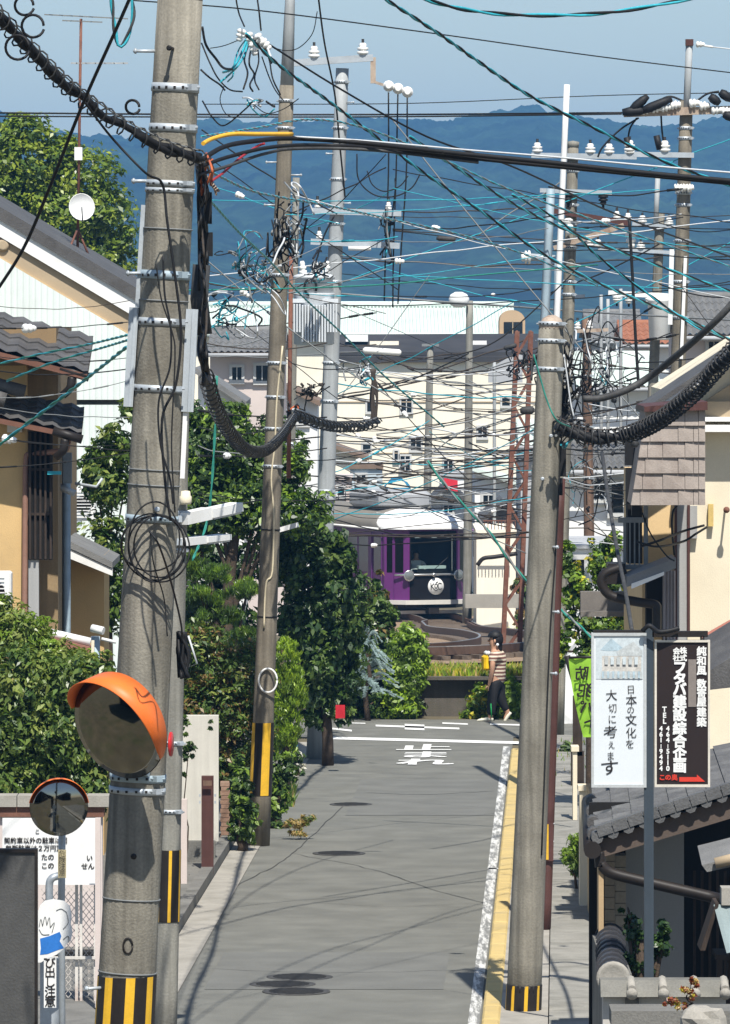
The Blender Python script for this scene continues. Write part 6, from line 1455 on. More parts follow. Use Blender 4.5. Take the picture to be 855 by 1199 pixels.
# ------------------------------------------------------------------ vegetation
DENS = 2.1
def leaf_mesh(name, lobes, n, size, mats, wts, parent, seed, aspect=.5, up=.5, outw=.6, rnd=.9, clump=.32, shell=.45, nclump=None, droop=.0, needle=False):
    """crown: leaves in clumps filling the lobes. lobes = [(centre, (rx,ry,rz))]"""
    g = np.random.default_rng(seed); vol = np.array([l[1][0] * l[1][2] for l in lobes]); pr = vol / vol.sum()
    C = np.array([list(l[0]) for l in lobes]); RR = np.array([l[1] for l in lobes], dtype=float)
    n = int(n * DENS); nc = nclump or max(16, n // 26)
    li = g.choice(len(lobes), nc, p=pr); d = g.normal(size=(nc, 3)); d /= np.linalg.norm(d, axis=1)[:, None]
    r = shell + (1 - shell) * g.random(nc) ** .6; r *= 1 + .10 * g.normal(size=nc)
    cc = C[li] + d * r[:, None] * RR[li]; cr = RR[li].min(axis=1) * clump * (.6 + .8 * g.random(nc)); tint = g.choice(len(mats), nc, p=wts)
    ci = g.integers(0, nc, n); off = g.normal(size=(n, 3)); off /= np.linalg.norm(off, axis=1)[:, None]; off *= (g.random(n) ** .45)[:, None]
    pos = cc[ci] + off * cr[ci][:, None] * np.array([1, 1, .75])
    out = d[ci]; nrm = out * outw + off * .5 + np.array([0, 0, up]) + g.normal(size=(n, 3)) * rnd * .6
    nrm /= np.linalg.norm(nrm, axis=1)[:, None]
    t = g.normal(size=(n, 3)) * .8 + off * .6 + np.array([0, 0, -droop]); t -= nrm * (t * nrm).sum(1)[:, None]; t /= np.linalg.norm(t, axis=1)[:, None] + 1e-9
    if needle: t = off * .5 + np.array([0, 0, 1.0]) + g.normal(size=(n, 3)) * .35; t /= np.linalg.norm(t, axis=1)[:, None]; nrm = np.cross(t, g.normal(size=(n, 3))); nrm /= np.linalg.norm(nrm, axis=1)[:, None]
    bt = np.cross(nrm, t); sz = size * (.45 + 1.1 * g.random(n) ** 1.3); L_ = sz[:, None]; W_ = (sz * aspect)[:, None] * .5
    v = np.empty((n, 4, 3)); v[:, 0] = pos - t * L_ * .5; v[:, 2] = pos + t * L_ * .5 - nrm * L_ * .18
    v[:, 1] = pos + bt * W_ + nrm * L_ * .06; v[:, 3] = pos - bt * W_ + nrm * L_ * .06
    off0 = np.array(wloc(parent)) if parent is not None else np.array([0, 0, 0])
    me = bpy.data.meshes.new(name); me.vertices.add(n * 4); me.vertices.foreach_set('co', (v.reshape(-1, 3) - off0).ravel())
    me.loops.add(n * 4); me.loops.foreach_set('vertex_index', np.arange(n * 4, dtype=np.int32)); me.polygons.add(n); me.polygons.foreach_set('loop_start', np.arange(n, dtype=np.int32) * 4)
    for m in mats: me.materials.append(m)
    mi = np.where(g.random(n) < .7, tint[ci], g.choice(len(mats), n, p=wts)); me.polygons.foreach_set('material_index', mi.astype(np.int32)); me.update(calc_edges=True)
    o = bpy.data.objects.new(name, me); COL.objects.link(o)
    if parent is not None: o.parent = parent
    return o
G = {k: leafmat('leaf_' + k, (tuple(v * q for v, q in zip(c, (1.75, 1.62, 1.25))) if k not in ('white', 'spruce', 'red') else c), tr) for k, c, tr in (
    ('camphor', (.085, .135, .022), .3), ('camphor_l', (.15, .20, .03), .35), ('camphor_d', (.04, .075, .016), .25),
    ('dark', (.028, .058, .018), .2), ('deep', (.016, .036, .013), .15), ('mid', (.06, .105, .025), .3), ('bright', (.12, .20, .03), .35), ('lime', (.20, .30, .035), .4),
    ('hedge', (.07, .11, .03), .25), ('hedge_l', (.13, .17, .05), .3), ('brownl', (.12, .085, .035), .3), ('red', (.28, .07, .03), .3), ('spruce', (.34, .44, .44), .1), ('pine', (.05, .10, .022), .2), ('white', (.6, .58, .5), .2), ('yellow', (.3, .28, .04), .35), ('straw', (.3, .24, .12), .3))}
def lob(x, y, s, rx, ry, rz=None): r = rx / s; return (at(x, y, s), (r, (rz or min(rx, ry)) / s if rz else min(r, ry / s), ry / s))
def trunk_mb(b, base, top, r0, r1, seed, lobes=()):
    g = random.Random(seed); base, top = Vector(base), Vector(top); pts = [base.lerp(top, i / 6) + Vector((g.uniform(-.04, .04), g.uniform(-.04, .04), 0)) * (1 if 0 < i < 6 else 0) for i in range(7)]
    b.tube(pts, [r0 + (r1 - r0) * i / 6 for i in range(7)], 8)
    for c, rr in (lobes if r0 >= .05 else ()):
        st = pts[g.randint(3, 6)]; en = Vector(c); mid = st.lerp(en, .5) + Vector((0, 0, -.1)); b.tube(spline([st, mid, en], 4), [r1 * .45] * 8 + [r1 * .15], 6)
def plant(name, label, cat, lobes_px, s, n, size_px, mats, wts, seed, base=None, trunk=None, group=None, **kw):
    lobes = [lob(l[0], l[1], l[4] if len(l) > 4 else s, l[2], l[3]) for l in lobes_px]
    bx = base[0] if base else lobes_px[0][0]; bz = base[1] if base else 0.0
    root = thing(name, label, cat, Vector(((bx - CX) / s, F / s, bz)), group)
    leaf_mesh('crown', lobes, n, size_px * .84 / s, [G[m] for m in mats], wts, root, seed, **kw)
    b = MB(); r = trunk or .07; cx = sum((l[0] for l in lobes), Vector()) / len(lobes)
    trunk_mb(b, root.location, Vector((cx.x * .6 + root.location.x * .4, cx.y, cx.z)), r, r * .5, seed, lobes); b.build('trunk', M['trunk'], root)
    return root
# tall camphor behind the white house
plant('broadleaf_tree', 'broad bright green tree rising behind the white gabled house', 'tree', ((30, 185, 52, 45), (95, 210, 45, 42), (8, 245, 45, 55), (115, 262, 44, 48), (60, 260, 60, 50), (128, 300, 34, 30), (70, 180, 30, 25), (-40, 230, 60, 70), (20, 155, 30, 24), (80, 320, 60, 40)), 46, 17000, 8.5, ('camphor', 'camphor_l', 'camphor_d'), (.45, .35, .2), 1, base=(60, -.0), trunk=.25, clump=.30, up=.7)
# slender shrub between the houses and the thick pole
plant('slender_tree', 'slender small leaved tree between the lean-to and the thick pole', 'tree', ((133, 520, 24, 30), (128, 570, 30, 36), (112, 545, 20, 28), (125, 640, 28, 40), (105, 690, 22, 40), (140, 700, 22, 50), (95, 720, 16, 30), (160, 480, 20, 20)), 90, 4200, 11, ('mid', 'dark', 'hedge_l'), (.45, .35, .2), 2, base=(130, 0), trunk=.05, clump=.45, aspect=.42, shell=.15)
# big garden tree
plant('garden_tree', 'bushy dark green tree behind the twin lamps, left of the tapering pole', 'tree', ((250, 510, 42, 36), (228, 550, 40, 40), (285, 545, 36, 45), (255, 590, 52, 40), (300, 600, 34, 40), (225, 610, 36, 38), (275, 490, 24, 22), (345, 545, 20, 26), (350, 600, 32, 34), (318, 575, 30, 50)), 80, 11000, 10, ('mid', 'dark', 'bright', 'deep'), (.36, .28, .2, .16), 3, base=(262, 0), trunk=.13, clump=.36, aspect=.45, shell=.35)
# clipped pine
pn = plant('pine_tree', 'clipped pine with tufted needle pads below the twin lamps', 'pine tree', ((245, 668, 34, 13), (290, 690, 24, 14), (240, 700, 30, 12), (265, 722, 34, 12), (232, 738, 22, 11), (285, 745, 28, 12), (225, 662, 20, 12)), 86, 11000, 9, ('pine', 'bright', 'dark'), (.5, .25, .25), 4, base=(256, 0), trunk=.09, needle=True, aspect=.13, clump=.5, shell=.1, nclump=120)
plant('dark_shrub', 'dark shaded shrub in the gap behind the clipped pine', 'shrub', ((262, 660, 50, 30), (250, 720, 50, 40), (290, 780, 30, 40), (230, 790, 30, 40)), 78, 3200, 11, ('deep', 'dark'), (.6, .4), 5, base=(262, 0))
# brownish tipped shrub above the pale wall
plant('photinia_shrub', 'tall dense shrub with brownish tips above the pale wall end', 'shrub', ((245, 775, 38, 36), (285, 790, 32, 46), (250, 830, 46, 40), (292, 860, 30, 50), (236, 745, 24, 20), (285, 930, 18, 50), (268, 890, 20, 60)), 92, 10500, 7.5, ('mid', 'brownl', 'dark', 'hedge_l'), (.38, .22, .25, .15), 6, base=(270, 0), clump=.34, aspect=.4)
# the camellia
plant('camellia_tree', 'large glossy dark leaved tree leaning over the crossing, left of the tram', 'tree', ((352, 618, 30, 24), (388, 655, 26, 34), (350, 660, 26, 40), (398, 695, 32, 36), (360, 730, 32, 40), (404, 738, 28, 38), (380, 780, 36, 34), (365, 815, 26, 20), (400, 805, 22, 20), (372, 628, 20, 22), (328, 640, 14, 40), (368, 838, 14, 14), (398, 832, 18, 16)), 79.2, 12500, 10.5, ('dark', 'mid', 'deep', 'hedge'), (.38, .3, .2, .12), 7, base=(384, 0), trunk=.09, clump=.34, aspect=.5, shell=.4, droop=.6)
# fine conifer
plant('conifer', 'bright yellow green columnar conifer at the foot of the tapering pole', 'conifer', ((334, 770, 16, 26), (340, 810, 19, 34), (332, 850, 20, 36), (322, 830, 14, 50)), 84, 7500, 6, ('lime', 'bright', 'mid'), (.42, .38, .2), 8, base=(336, 0), needle=True, aspect=.3, clump=.3, shell=.5)
# spruce with silver sprays
root = thing('blue_spruce', 'silvery blue spruce with drooping sprays beside the dark tree', 'spruce', Vector(((431 - CX) / 71.5, F / 71.5, 0)))
b = MB(); trunk_mb(b, root.location, at(431, 740, 71.5), .05, .02, 9); b.build('trunk', M['trunk'], root)
g = random.Random(5); b = MB()
for k in range(60):
    y = 738 + 1.25 * k; a = g.uniform(0, 6.28); ln = (12 + k * .40) / 71.5; p0 = at(431 + g.uniform(-3, 3), y, 71.5); dr_ = Vector((math.cos(a), math.sin(a) * .8, 0))
    pts = spline([p0, p0 + dr_ * ln * .55 + Vector((0, 0, .05)), p0 + dr_ * ln * 1.15 + Vector((0, 0, -.08))], 8)
    for i in range(2, len(pts)):
        d2 = (pts[i] - pts[i - 1]).normalized(); sd_ = Vector((-d2.y, d2.x, 0))
        for q in range(5):
            e = pts[i] + (sd_ * g.uniform(-1, 1) + d2 * .8 + Vector((0, 0, g.uniform(-.2, .5)))) * .06; w_ = Vector((0, 0, .011)); b.add([pts[i] - w_, e - w_ * .3, e + w_ * .3, pts[i] + w_], [(0, 1, 2, 3)])
b.build('crown', G['spruce'], root, recalc=False)
plant('leafy_bush', 'darker loose bush between the spruce and the bright bush', 'bush', ((445, 720, 18, 28), (440, 760, 24, 32), (458, 790, 18, 40), (430, 815, 22, 26), (445, 690, 10, 24)), 69.9, 4200, 8, ('mid', 'dark', 'brownl'), (.45, .4, .15), 10, base=(445, .5), clump=.4)
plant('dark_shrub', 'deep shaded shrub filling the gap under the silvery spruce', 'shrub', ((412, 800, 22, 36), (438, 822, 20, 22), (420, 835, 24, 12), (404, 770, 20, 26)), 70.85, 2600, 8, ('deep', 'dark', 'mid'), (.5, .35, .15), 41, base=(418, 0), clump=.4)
plant('leafy_bush', 'bright yellow green bush at the end of the retaining wall', 'bush', ((478, 755, 20, 26), (474, 800, 22, 34), (488, 775, 12, 34), (465, 770, 14, 26), (470, 826, 22, 18)), 71.0, 5200, 8, ('bright', 'mid', 'lime'), (.45, .3, .25), 11, base=(474, 0), clump=.4)
plant('leafy_bush', 'low leafy weed bush in front of the retaining wall by the walker', 'bush', ((563, 822, 13, 20), (552, 835, 10, 12), (570, 838, 10, 10)), 70.95, 1300, 8, ('bright', 'mid', 'yellow'), (.5, .35, .15), 12, base=(562, 0), clump=.5)
plant('leafy_bush', 'rounded light green bush behind the walking person', 'bush', ((596, 815, 14, 20), (603, 828, 14, 20), (588, 828, 12, 18)), 70.95, 2000, 7.5, ('bright', 'lime', 'mid'), (.5, .2, .3), 13, base=(598, 0), clump=.45)
plant('leafy_bush', 'glossy green bush right of the tram below the lamp pole', 'bush', ((572, 698, 16, 16), (588, 704, 14, 14), (562, 708, 10, 12), (600, 700, 10, 12), (570, 722, 14, 12), (592, 722, 16, 12)), 38.6, 2600, 6, ('mid', 'bright', 'dark'), (.4, .3, .3), 14, base=(575, -3.0), trunk=.04, clump=.4)
plant('leafy_bush', 'dull olive bush just right of the lattice mast foot', 'bush', ((612, 690, 12, 18), (620, 706, 10, 16), (614, 725, 12, 14)), 42, 1000, 6, ('brownl', 'mid', 'dark'), (.4, .35, .25), 15, base=(614, -2.5), trunk=.04, clump=.45)
# right bushes
plant('climbing_shrub', 'bright small leaved shrub growing right of the kerb pole by the crossing gear', 'shrub', ((662, 655, 12, 28), (676, 690, 18, 30), (704, 655, 16, 26), (712, 690, 18, 30), (735, 725, 20, 18), (700, 735, 24, 24), (668, 730, 10, 22), (655, 760, 8, 26), (690, 770, 18, 26), (720, 640, 10, 20)), 88, 4800, 8, ('bright', 'mid', 'dark', 'yellow'), (.4, .3, .22, .08), 16, base=(692, 0), clump=.45, aspect=.6, shell=.1)
plant('fern', 'small bright fern like plant by the right gutter slabs', 'plant', ((674, 985, 11, 14), (670, 1000, 10, 14), (674, 1018, 10, 14)), 102, 420, 11, ('bright', 'mid'), (.6, .4), 17, base=(672, 0), trunk=.02, aspect=.25, clump=.6, shell=.0)
plant('potted_plant', 'dark spiky plant at the far end of the right pavement', 'plant', ((662, 882, 10, 9), (668, 877, 8, 9)), 78, 420, 9, ('dark', 'mid'), (.6, .4), 18, base=(664, 0), trunk=.02, aspect=.25, clump=.6, shell=.0)
plant('garden_shrub', 'dark sparse shrub in the shade before the grey white wall', 'shrub', ((742, 1085, 13, 16), (735, 1070, 9, 12), (752, 1100, 14, 16), (778, 1088, 9, 14), (772, 1110, 16, 16), (745, 1130, 24, 16), (735, 1062, 5, 8)), 145, 900, 8, ('dark', 'deep'), (.5, .5), 19, base=(755, 0), clump=.4, shell=.2, aspect=.7)
plant('autumn_plant', 'small wiry plant with orange red leaves on the stone capped wall', 'plant', ((790, 1172, 18, 5), (806, 1160, 10, 9), (812, 1150, 8, 6), (800, 1180, 20, 5)), 159, 330, 6.5, ('red', 'straw', 'yellow'), (.5, .3, .2), 20, base=(808, 1.6), trunk=.012, clump=.4, aspect=.6, shell=.1)
plant('weed_tuft', 'small green tuft in the corner below the dark barrel tile wall', 'plant', ((703, 1180, 9, 8), (696, 1186, 8, 6)), 120, 260, 7, ('mid', 'dark'), (.6, .4), 21, base=(700, 0), trunk=.012, clump=.5)
plant('weed_tuft', 'tiny green weed at the foot of the narrow pinkish post', 'plant', ((222, 1034, 5, 8),), 99.5, 120, 7, ('bright', 'mid'), (.6, .4), 22, base=(222, .1), trunk=.008, clump=.6, aspect=.35)
# hedges at the left
plant('hedge', 'tall dense leafy hedge behind the notice board', 'hedge', ((20, 800, 50, 44), (75, 810, 44, 46), (118, 830, 28, 60), (15, 860, 48, 46), (70, 865, 46, 44), (118, 890, 22, 36), (45, 895, 60, 26), (-40, 840, 50, 70), (10, 915, 40, 40), (95, 920, 40, 34), (60, 955, 60, 40)), 109, 19000, 11, ('hedge', 'hedge_l', 'dark', 'mid'), (.35, .2, .2, .25), 23, base=(50, 0), clump=.34, aspect=.42, droop=.7, shell=.45)
plant('hedge', 'looser pale leaved shrub rising over the left hedge', 'hedge', ((22, 745, 34, 34), (60, 772, 34, 22), (5, 720, 18, 26), (95, 780, 22, 20), (48, 752, 18, 18), (60, 800, 40, 24)), 106.5, 5200, 10, ('hedge_l', 'hedge', 'bright'), (.5, .3, .2), 24, base=(40, 0), clump=.4, aspect=.32, shell=.1)
plant('vine', 'trailing vine over the top of the bright pale wall end', 'vine', ((216, 850, 5, 14), (222, 880, 9, 12), (214, 895, 5, 12), (246, 850, 3, 12)), 98.5, 330, 7, ('mid', 'dark'), (.6, .4), 25, base=(216, .1), trunk=.01, clump=.5)
plant('flowering_shrub', 'low white flowered shrub at the road edge before the pale pole', 'shrub', ((346, 890, 9, 12), (338, 908, 11, 12), (350, 900, 7, 8)), 81, 800, 6, ('mid', 'white', 'dark'), (.45, .25, .3), 26, base=(350, 0), clump=.5)
plant('weedy_shrub', 'untidy green shrub hugging the tapering pole at road level', 'shrub', ((325, 930, 14, 30), (322, 970, 12, 18), (335, 900, 12, 24), (318, 900, 8, 50)), 90, 1900, 8, ('mid', 'dark', 'bright'), (.4, .4, .2), 27, base=(320, 0), clump=.45)
plant('weedy_shrub', 'leafy green shrub between the brick pillar and the tapering pole', 'shrub', ((282, 925, 12, 40), (290, 960, 12, 30), (278, 970, 9, 20)), 94, 1500, 9, ('mid', 'bright', 'dark'), (.4, .2, .4), 28, base=(284, 0), clump=.45)
plant('weedy_shrub', 'dry straw coloured weeds lying at the left road edge', 'weeds', ((345, 965, 16, 5), (360, 958, 12, 4), (352, 975, 14, 4)), 92, 700, 7, ('straw', 'mid', 'brownl'), (.5, .25, .25), 29, base=(350, 0), trunk=.006, clump=.6, aspect=.25)
plant('ivy_tree', 'dark green tree mass filling the distance left of the tapering pole', 'tree', ((350, 520, 14, 20), (320, 520, 24, 34), (215, 500, 30, 34)), 62, 2200, 8, ('dark', 'mid', 'deep'), (.5, .3, .2), 30, base=(320, 0), clump=.4)
# grass along the bank and weeds
def blades(name, rects, n, h_px, mats, seed):
    g = np.random.default_rng(seed); V = []; Fc = []; mi = []
    for (x0, x1, d0, d1, k) in rects:
        for _ in range(int(n * k)):
            d = g.uniform(d0, d1); x = g.uniform(x0, x1); X = (x - CX) * d / F; z = tz(d) + (.66 if 107.3 < d < 108.6 else 0); hgt = h_px * d / F * g.uniform(.5, 1.3); a = g.uniform(0, 6.28); lean = g.normal(0, .3); w_ = .025
            b0 = len(V); V += [(X - w_ * math.cos(a), d - w_ * math.sin(a), z), (X + w_ * math.cos(a), d + w_ * math.sin(a), z), (X + lean * hgt, d + g.normal(0, .2) * hgt, z + hgt)]; Fc.append((b0, b0 + 1, b0 + 2)); mi.append(int(g.integers(0, len(mats))))
    b = MB(); b.v = V; b.f = Fc; b.m = mi; b.sm = [False] * len(Fc); o = b.build(name, mats, recalc=False); tag(o, kind='stuff'); return o
blades('grass', ((440, 700, 107.6, 111, .9), (440, 620, 111, 118, .25), (488, 560, 107.6, 109.5, .13), (440, 500, 108, 118, .5), (500, 700, 107.6, 108.4, .06), (555, 680, 180, 196, .25), (400, 480, 118, 150, .3)), 9000, 8, [G['lime'], G['bright'], G['straw'], G['yellow'], G['mid']], 3)
blades('weeds', ((300, 345, 88, 92, .2), (640, 700, 90, 100, .1)), 2200, 12, [G['mid'], G['bright'], G['straw']], 4)
# ------------------------------------------------------------------ wires
WR = random.Random(21)
def W3(pts): return [at(*p) for p in pts]
def cable(name, label, pts, r_px, m, cat='cable', group=None, n=7, sides=6, beads=()):
    s = pts[0][2]; P = spline(W3(pts), n); b = MB(); b.tube(P, r_px / s, sides)
    for f in beads:
        k = int(f * (len(P) - 2)); d = (P[k + 1] - P[k]).normalized(); b.tube([P[k] - d * .05, P[k] + d * .12], r_px / s * 2.2, 6)
    return tag(b.build(name, m), label, cat, group)
def twisted(name, label, pts, r_px, ms, turns_per_m=1.6, group=None, k=2):
    """strands laid round each other"""
    s = pts[0][2]; P = spline(W3(pts), 10); L = sum((a - c).length for a, c in zip(P, P[1:])); n = max(30, int(min(L, 40) * turns_per_m * 7)); P = resample(P, n)
    turns = min(L, 40) * turns_per_m; b = MB()
    for i in range(k):
        b.tube(offset_path(P, r_px / s * .8, turns, 2 * math.pi * i / k), r_px / s, 5, m=i % len(ms))
    return tag(b.build(name, ms), label, 'cable', group)
def spiral(name, label, pts, core_px, ring_px, pitch_px, ms, wobble=.0, strands=2):
    """cables bundled inside a wire spiral: core strands, messenger wire and the spiral hanger"""
    s = pts[0][2]; P = resample(spline(W3(pts), 12), 90); c = P[len(P) // 2]
    t = thing(name, label, 'cable bundle', P[0]); g = random.Random(len(label))
    for i in range(strands):
        Q = offset_path(P, core_px / s * .55, 4 + i, i * 2.1); Q = [q + Vector((g.uniform(-1, 1), g.uniform(-1, 1), g.uniform(-1, 1))) * wobble / s for q in Q]; b = MB(); b.tube(Q, core_px / s * (.75 if strands > 1 else 1), 7); b.build('cable_core', ms[0], t)
    b = MB(); b.tube([p + Vector((0, 0, ring_px / s * .9)) for p in P], .9 / s, 5); b.build('messenger_wire', ms[1], t)
    pj = [(p.x * F / p.y, p.z * F / p.y) for p in P]; L = sum(math.hypot(a[0] - d[0], a[1] - d[1]) for a, d in zip(pj, pj[1:])); turns = L / pitch_px; Q = resample(P, int(turns * 9)); H_ = offset_path(Q, ring_px / s, turns, 0); b = MB(); b.tube(H_, 1.15 / s, 4); b.build('spiral_hanger', ms[2], t)
    return t
SP = [M['cable'], M['wiregrey'], M['spiral']]
spiral('cable_bundle', 'thick spiral wrapped cable bundle coming down from the upper left corner to the thick pole', [(-25, -6, 190), (20, 42, 188), (75, 98, 186), (135, 143, 184), (190, 172, 183), (234, 186, 182)], 5.5, 11, 15, [M['black'], M['wiregrey'], M['spiral']], 1.0, 3)
for k, (x, y, r) in enumerate(((28, 6, 11), (38, 30, 13), (155, 125, 8), (20, 55, 14))):
    b = MB(); c = at(x, y, 189); b.tube([c + Vector((math.cos(a) * r / 189, .02 * a, math.sin(a) * r / 189)) for a in np.linspace(0, 6.0, 20)], 1.7 / 189, 5)
    tag(b.build('cable_loop', M['black']), ['small loop of black cable at the very top of the upper left bundle', 'larger loop of black cable on the upper left bundle', 'little open hook of cable above the upper left bundle near the pole', 'drooping loop of black cable under the upper left bundle'][k], 'cable')
cable('cable', 'heavy black cable crossing diagonally in front of the white gabled house', [(160, -20, 205), (138, 30, 203), (97, 122, 200), (60, 215, 198), (28, 290, 196), (-10, 350, 195)], 2.2, M['black'])
cable('cable', 'black cable swinging from the upper left bundle onto the thick pole', [(98, 118, 186), (130, 160, 184), (170, 202, 184), (190, 215, 183), (196, 260, 183), (206, 330, 183), (212, 390, 183), (206, 450, 183), (190, 490, 183), (193, 560, 183), (200, 610, 183)], 1.6, M['black'])
cable('cable', 'black cable hanging in a soft bow down the front of the thick pole', [(191, 300, 184), (193, 345, 184), (200, 385, 184), (199, 430, 184), (186, 470, 184), (188, 520, 184), (199, 560, 184), (203, 590, 184)], 1.2, M['black'])
cable('cable', 'thin black cable looping beside the bow on the thick pole', [(183, 310, 184.5), (189, 350, 184.5), (202, 390, 184.5), (205, 420, 184.5), (201, 520, 184.5), (205, 600, 184.5)], .9, M['wire'])
twisted('twisted_cable', 'short turquoise and grey twisted loop at the top left of the thick pole', [(152, -15, 190), (156, 18, 190), (148, 46, 190), (139, 54, 190), (134, 30, 190), (130, -10, 190)], 1.7, [M['turq'], M['cable']], 3)
# coils on the thick pole
t = thing('cable_coil', 'coil of black cable tied to the thick pole above the orange hooded mirror', 'cable coil', at(178, 650, 185))
for k in range(5):
    b = MB(); c = at(178 + WR.uniform(-5, 5), 643 + WR.uniform(-6, 8), 185); c.y = P1.front(640, 0, .06 + .015 * k).y; rx, rz_ = (36 + WR.uniform(-6, 7)) / 185, (40 + WR.uniform(-8, 8)) / 185; tl = WR.uniform(-.3, .3)
    b.tube([c + Vector((rx * math.cos(a), .03 * math.sin(a * 2) - .05 * math.cos(a) ** 2 * 0, rz_ * math.sin(a) + tl * rx * math.cos(a) * .3)) for a in np.linspace(0, 6.283, 34)], 1.1 / 185, 5); b.build('loop', M['black'], t)
cable('cable', 'black tail of cable dropping from the coil on the thick pole to a clip', [(175, 622, 186), (186, 638, 186), (200, 680, 184), (212, 730, 182), (213, 752, 180)], 1.3, M['black'])
cable('cable', 'thin tail of cable curling under the coil on the thick pole', [(176, 624, 186), (180, 660, 186), (192, 700, 185), (196, 745, 185)], .8, M['wire'])
b = MB(); c = at(213, 765, 180)
for k in range(9): b.tube(spline([c + Vector((WR.uniform(-.03, .03), WR.uniform(-.04, .04), .14)), c + Vector((WR.uniform(-.05, .05), WR.uniform(-.05, .05), .0)), c + Vector((WR.uniform(-.04, .06), WR.uniform(-.05, .05), -.16))], 5), .012, 5)
tag(b.build('cable_knot', M['black']), 'bunched black cable ends hanging at the right edge of the thick pole', 'cable')
# dark vertical bundle on the right of the thick pole
t = thing('cable_bundle', 'dark vertical cable bundle with splice cases down the right side of the thick pole', 'cable bundle', at(236, 200, 176))
for k in range(11):
    b = MB(); pts = [(x + WR.uniform(-6, 6), y, 176 + WR.uniform(-3, 3)) for x, y in ((234, 190), (238, 225), (238, 260), (237, 300), (236, 340), (236, 380), (238, 415), (243, 450))]; b.tube(spline(W3(pts), 6), WR.uniform(1.2, 2.4) / 176, 5); b.build('strand', M['black'] if k % 4 else M['wirebrown'], t)
b = MB(); px(b, 231, 225, 248, 262, 177, .1); b.build('splice_case', M['black'], t)
b = MB(); px(b, 232, 272, 249, 300, 177, .1); b.build('splice_case', M['black'], t)
b = MB(); b.tube([at(236, 310, 177), at(233, 350, 177), at(238, 392, 177)], .06, 9); b.build('splice_case', M['cable'], t)
spiral('cable_bundle', 'sagging grey spiral wrapped bundle from the thick pole to the tapering pole', [(241, 440, 172), (252, 475, 160), (270, 508, 145), (290, 527, 128), (312, 527, 115), (330, 510, 104), (345, 488, 96)], 5, 9.5, 8.5, [M['black'], M['wiregrey'], M['cable']], .8, 2)
spiral('cable_bundle', 'shorter spiral wrapped bundle running right from the tapering pole to the pale pole', [(345, 486, 95), (358, 490, 93), (378, 497, 90), (400, 500, 86), (425, 499, 82), (442, 494, 80)], 3.4, 6.5, 7, [M['black'], M['wiregrey'], M['cable']], .8, 2)
b = MB()
for k in range(8): b.tube(spline(W3([(438 + WR.uniform(-4, 4), y, 80) for y in (432, 450, 470, 494)]), 5), 1.5 / 80, 5)
tag(b.build('cable_bundle', M['wirebrown']), 'short vertical dark cable bundle hanging right of the pale pole', 'cable bundle')
spiral('cable_bundle', 'thick spiral wrapped bundle sagging from the kerb pole past the tile clad bay', [(652, 497, 124), (675, 508, 124), (705, 513, 124), (740, 507, 124), (775, 490, 125), (810, 462, 126), (840, 430, 127), (885, 380, 128)], 6, 10.5, 6.5, [M['black'], M['wirebrown'], M['spiral']], .8, 3)
cable('cable', 'thick plain black cable sagging above the spiral bundle at the right', [(683, 467, 122), (705, 466, 122), (735, 456, 122), (765, 438, 122), (800, 410, 123), (840, 374, 124), (880, 330, 124)], 4.2, M['cable'], sides=9)
cable('cable', 'black vertical cable dropping behind the two thick cables at the right', [(737, 255, 90), (741, 330, 90), (744, 390, 90), (748, 455, 90)], 1.8, M['black'])
# main black cables from the thick pole to the right edge
for k, (lab, pts, r, m) in enumerate((
    ('uppermost heavy black cable from the thick pole right across the picture', [(232, 190, 178), (262, 172, 176), (300, 165, 174), (345, 162, 172), (420, 167, 172), (520, 178, 173), (640, 190, 174), (760, 203, 175), (880, 214, 176)], 3.0, M['black']),
    ('second heavy black cable hugging the uppermost one across the picture', [(232, 196, 178), (270, 183, 176), (320, 172, 174), (380, 170, 171), (460, 175, 172), (560, 186, 173), (680, 198, 174), (880, 217, 176)], 2.4, M['black']),
    ('thinner black cable looping below the two heavy cables beside the thick pole', [(232, 205, 178), (265, 195, 177), (310, 180, 175), (350, 174, 173), (440, 176, 172), (560, 190, 173)], 2.0, M['cable']),
    ('pale grey strand riding just above the heavy black cables', [(345, 160, 172), (430, 165, 172), (540, 175, 173), (640, 183, 174), (760, 194, 175), (880, 204, 176)], 1.1, M['wirepale']))): cable('cable', lab, pts, r, m, sides=8)
cable('cable', 'yellow covered cable sleeve arching right from the thick pole', [(238, 168, 179), (250, 162, 178), (272, 157, 177), (300, 157, 176), (342, 157, 174)], 2.6, M['yellow_w'], sides=8)
cable('cable', 'dark red wire rising from the thick pole to the heavy cables', [(248, 212, 178), (262, 202, 177), (280, 186, 176), (300, 172, 174), (310, 168, 174)], 1.5, M['red_w'])
b = MB()
for k in range(9): b.tube(spline(W3([(240 + WR.uniform(-3, 10), 182 + WR.uniform(-4, 6), 177), (240 + WR.uniform(-4, 12), 200, 177 + WR.uniform(-3, 3)), (238 + WR.uniform(-4, 20), 222 + WR.uniform(-6, 8), 177)]), 5), 1.5 / 177, 5, m=k % 2)
tag(b.build('wire_ends', [M['orange_w'], M['rustlight']]), 'spray of bare orange wire ends at the thick pole below the yellow sleeve', 'wires')
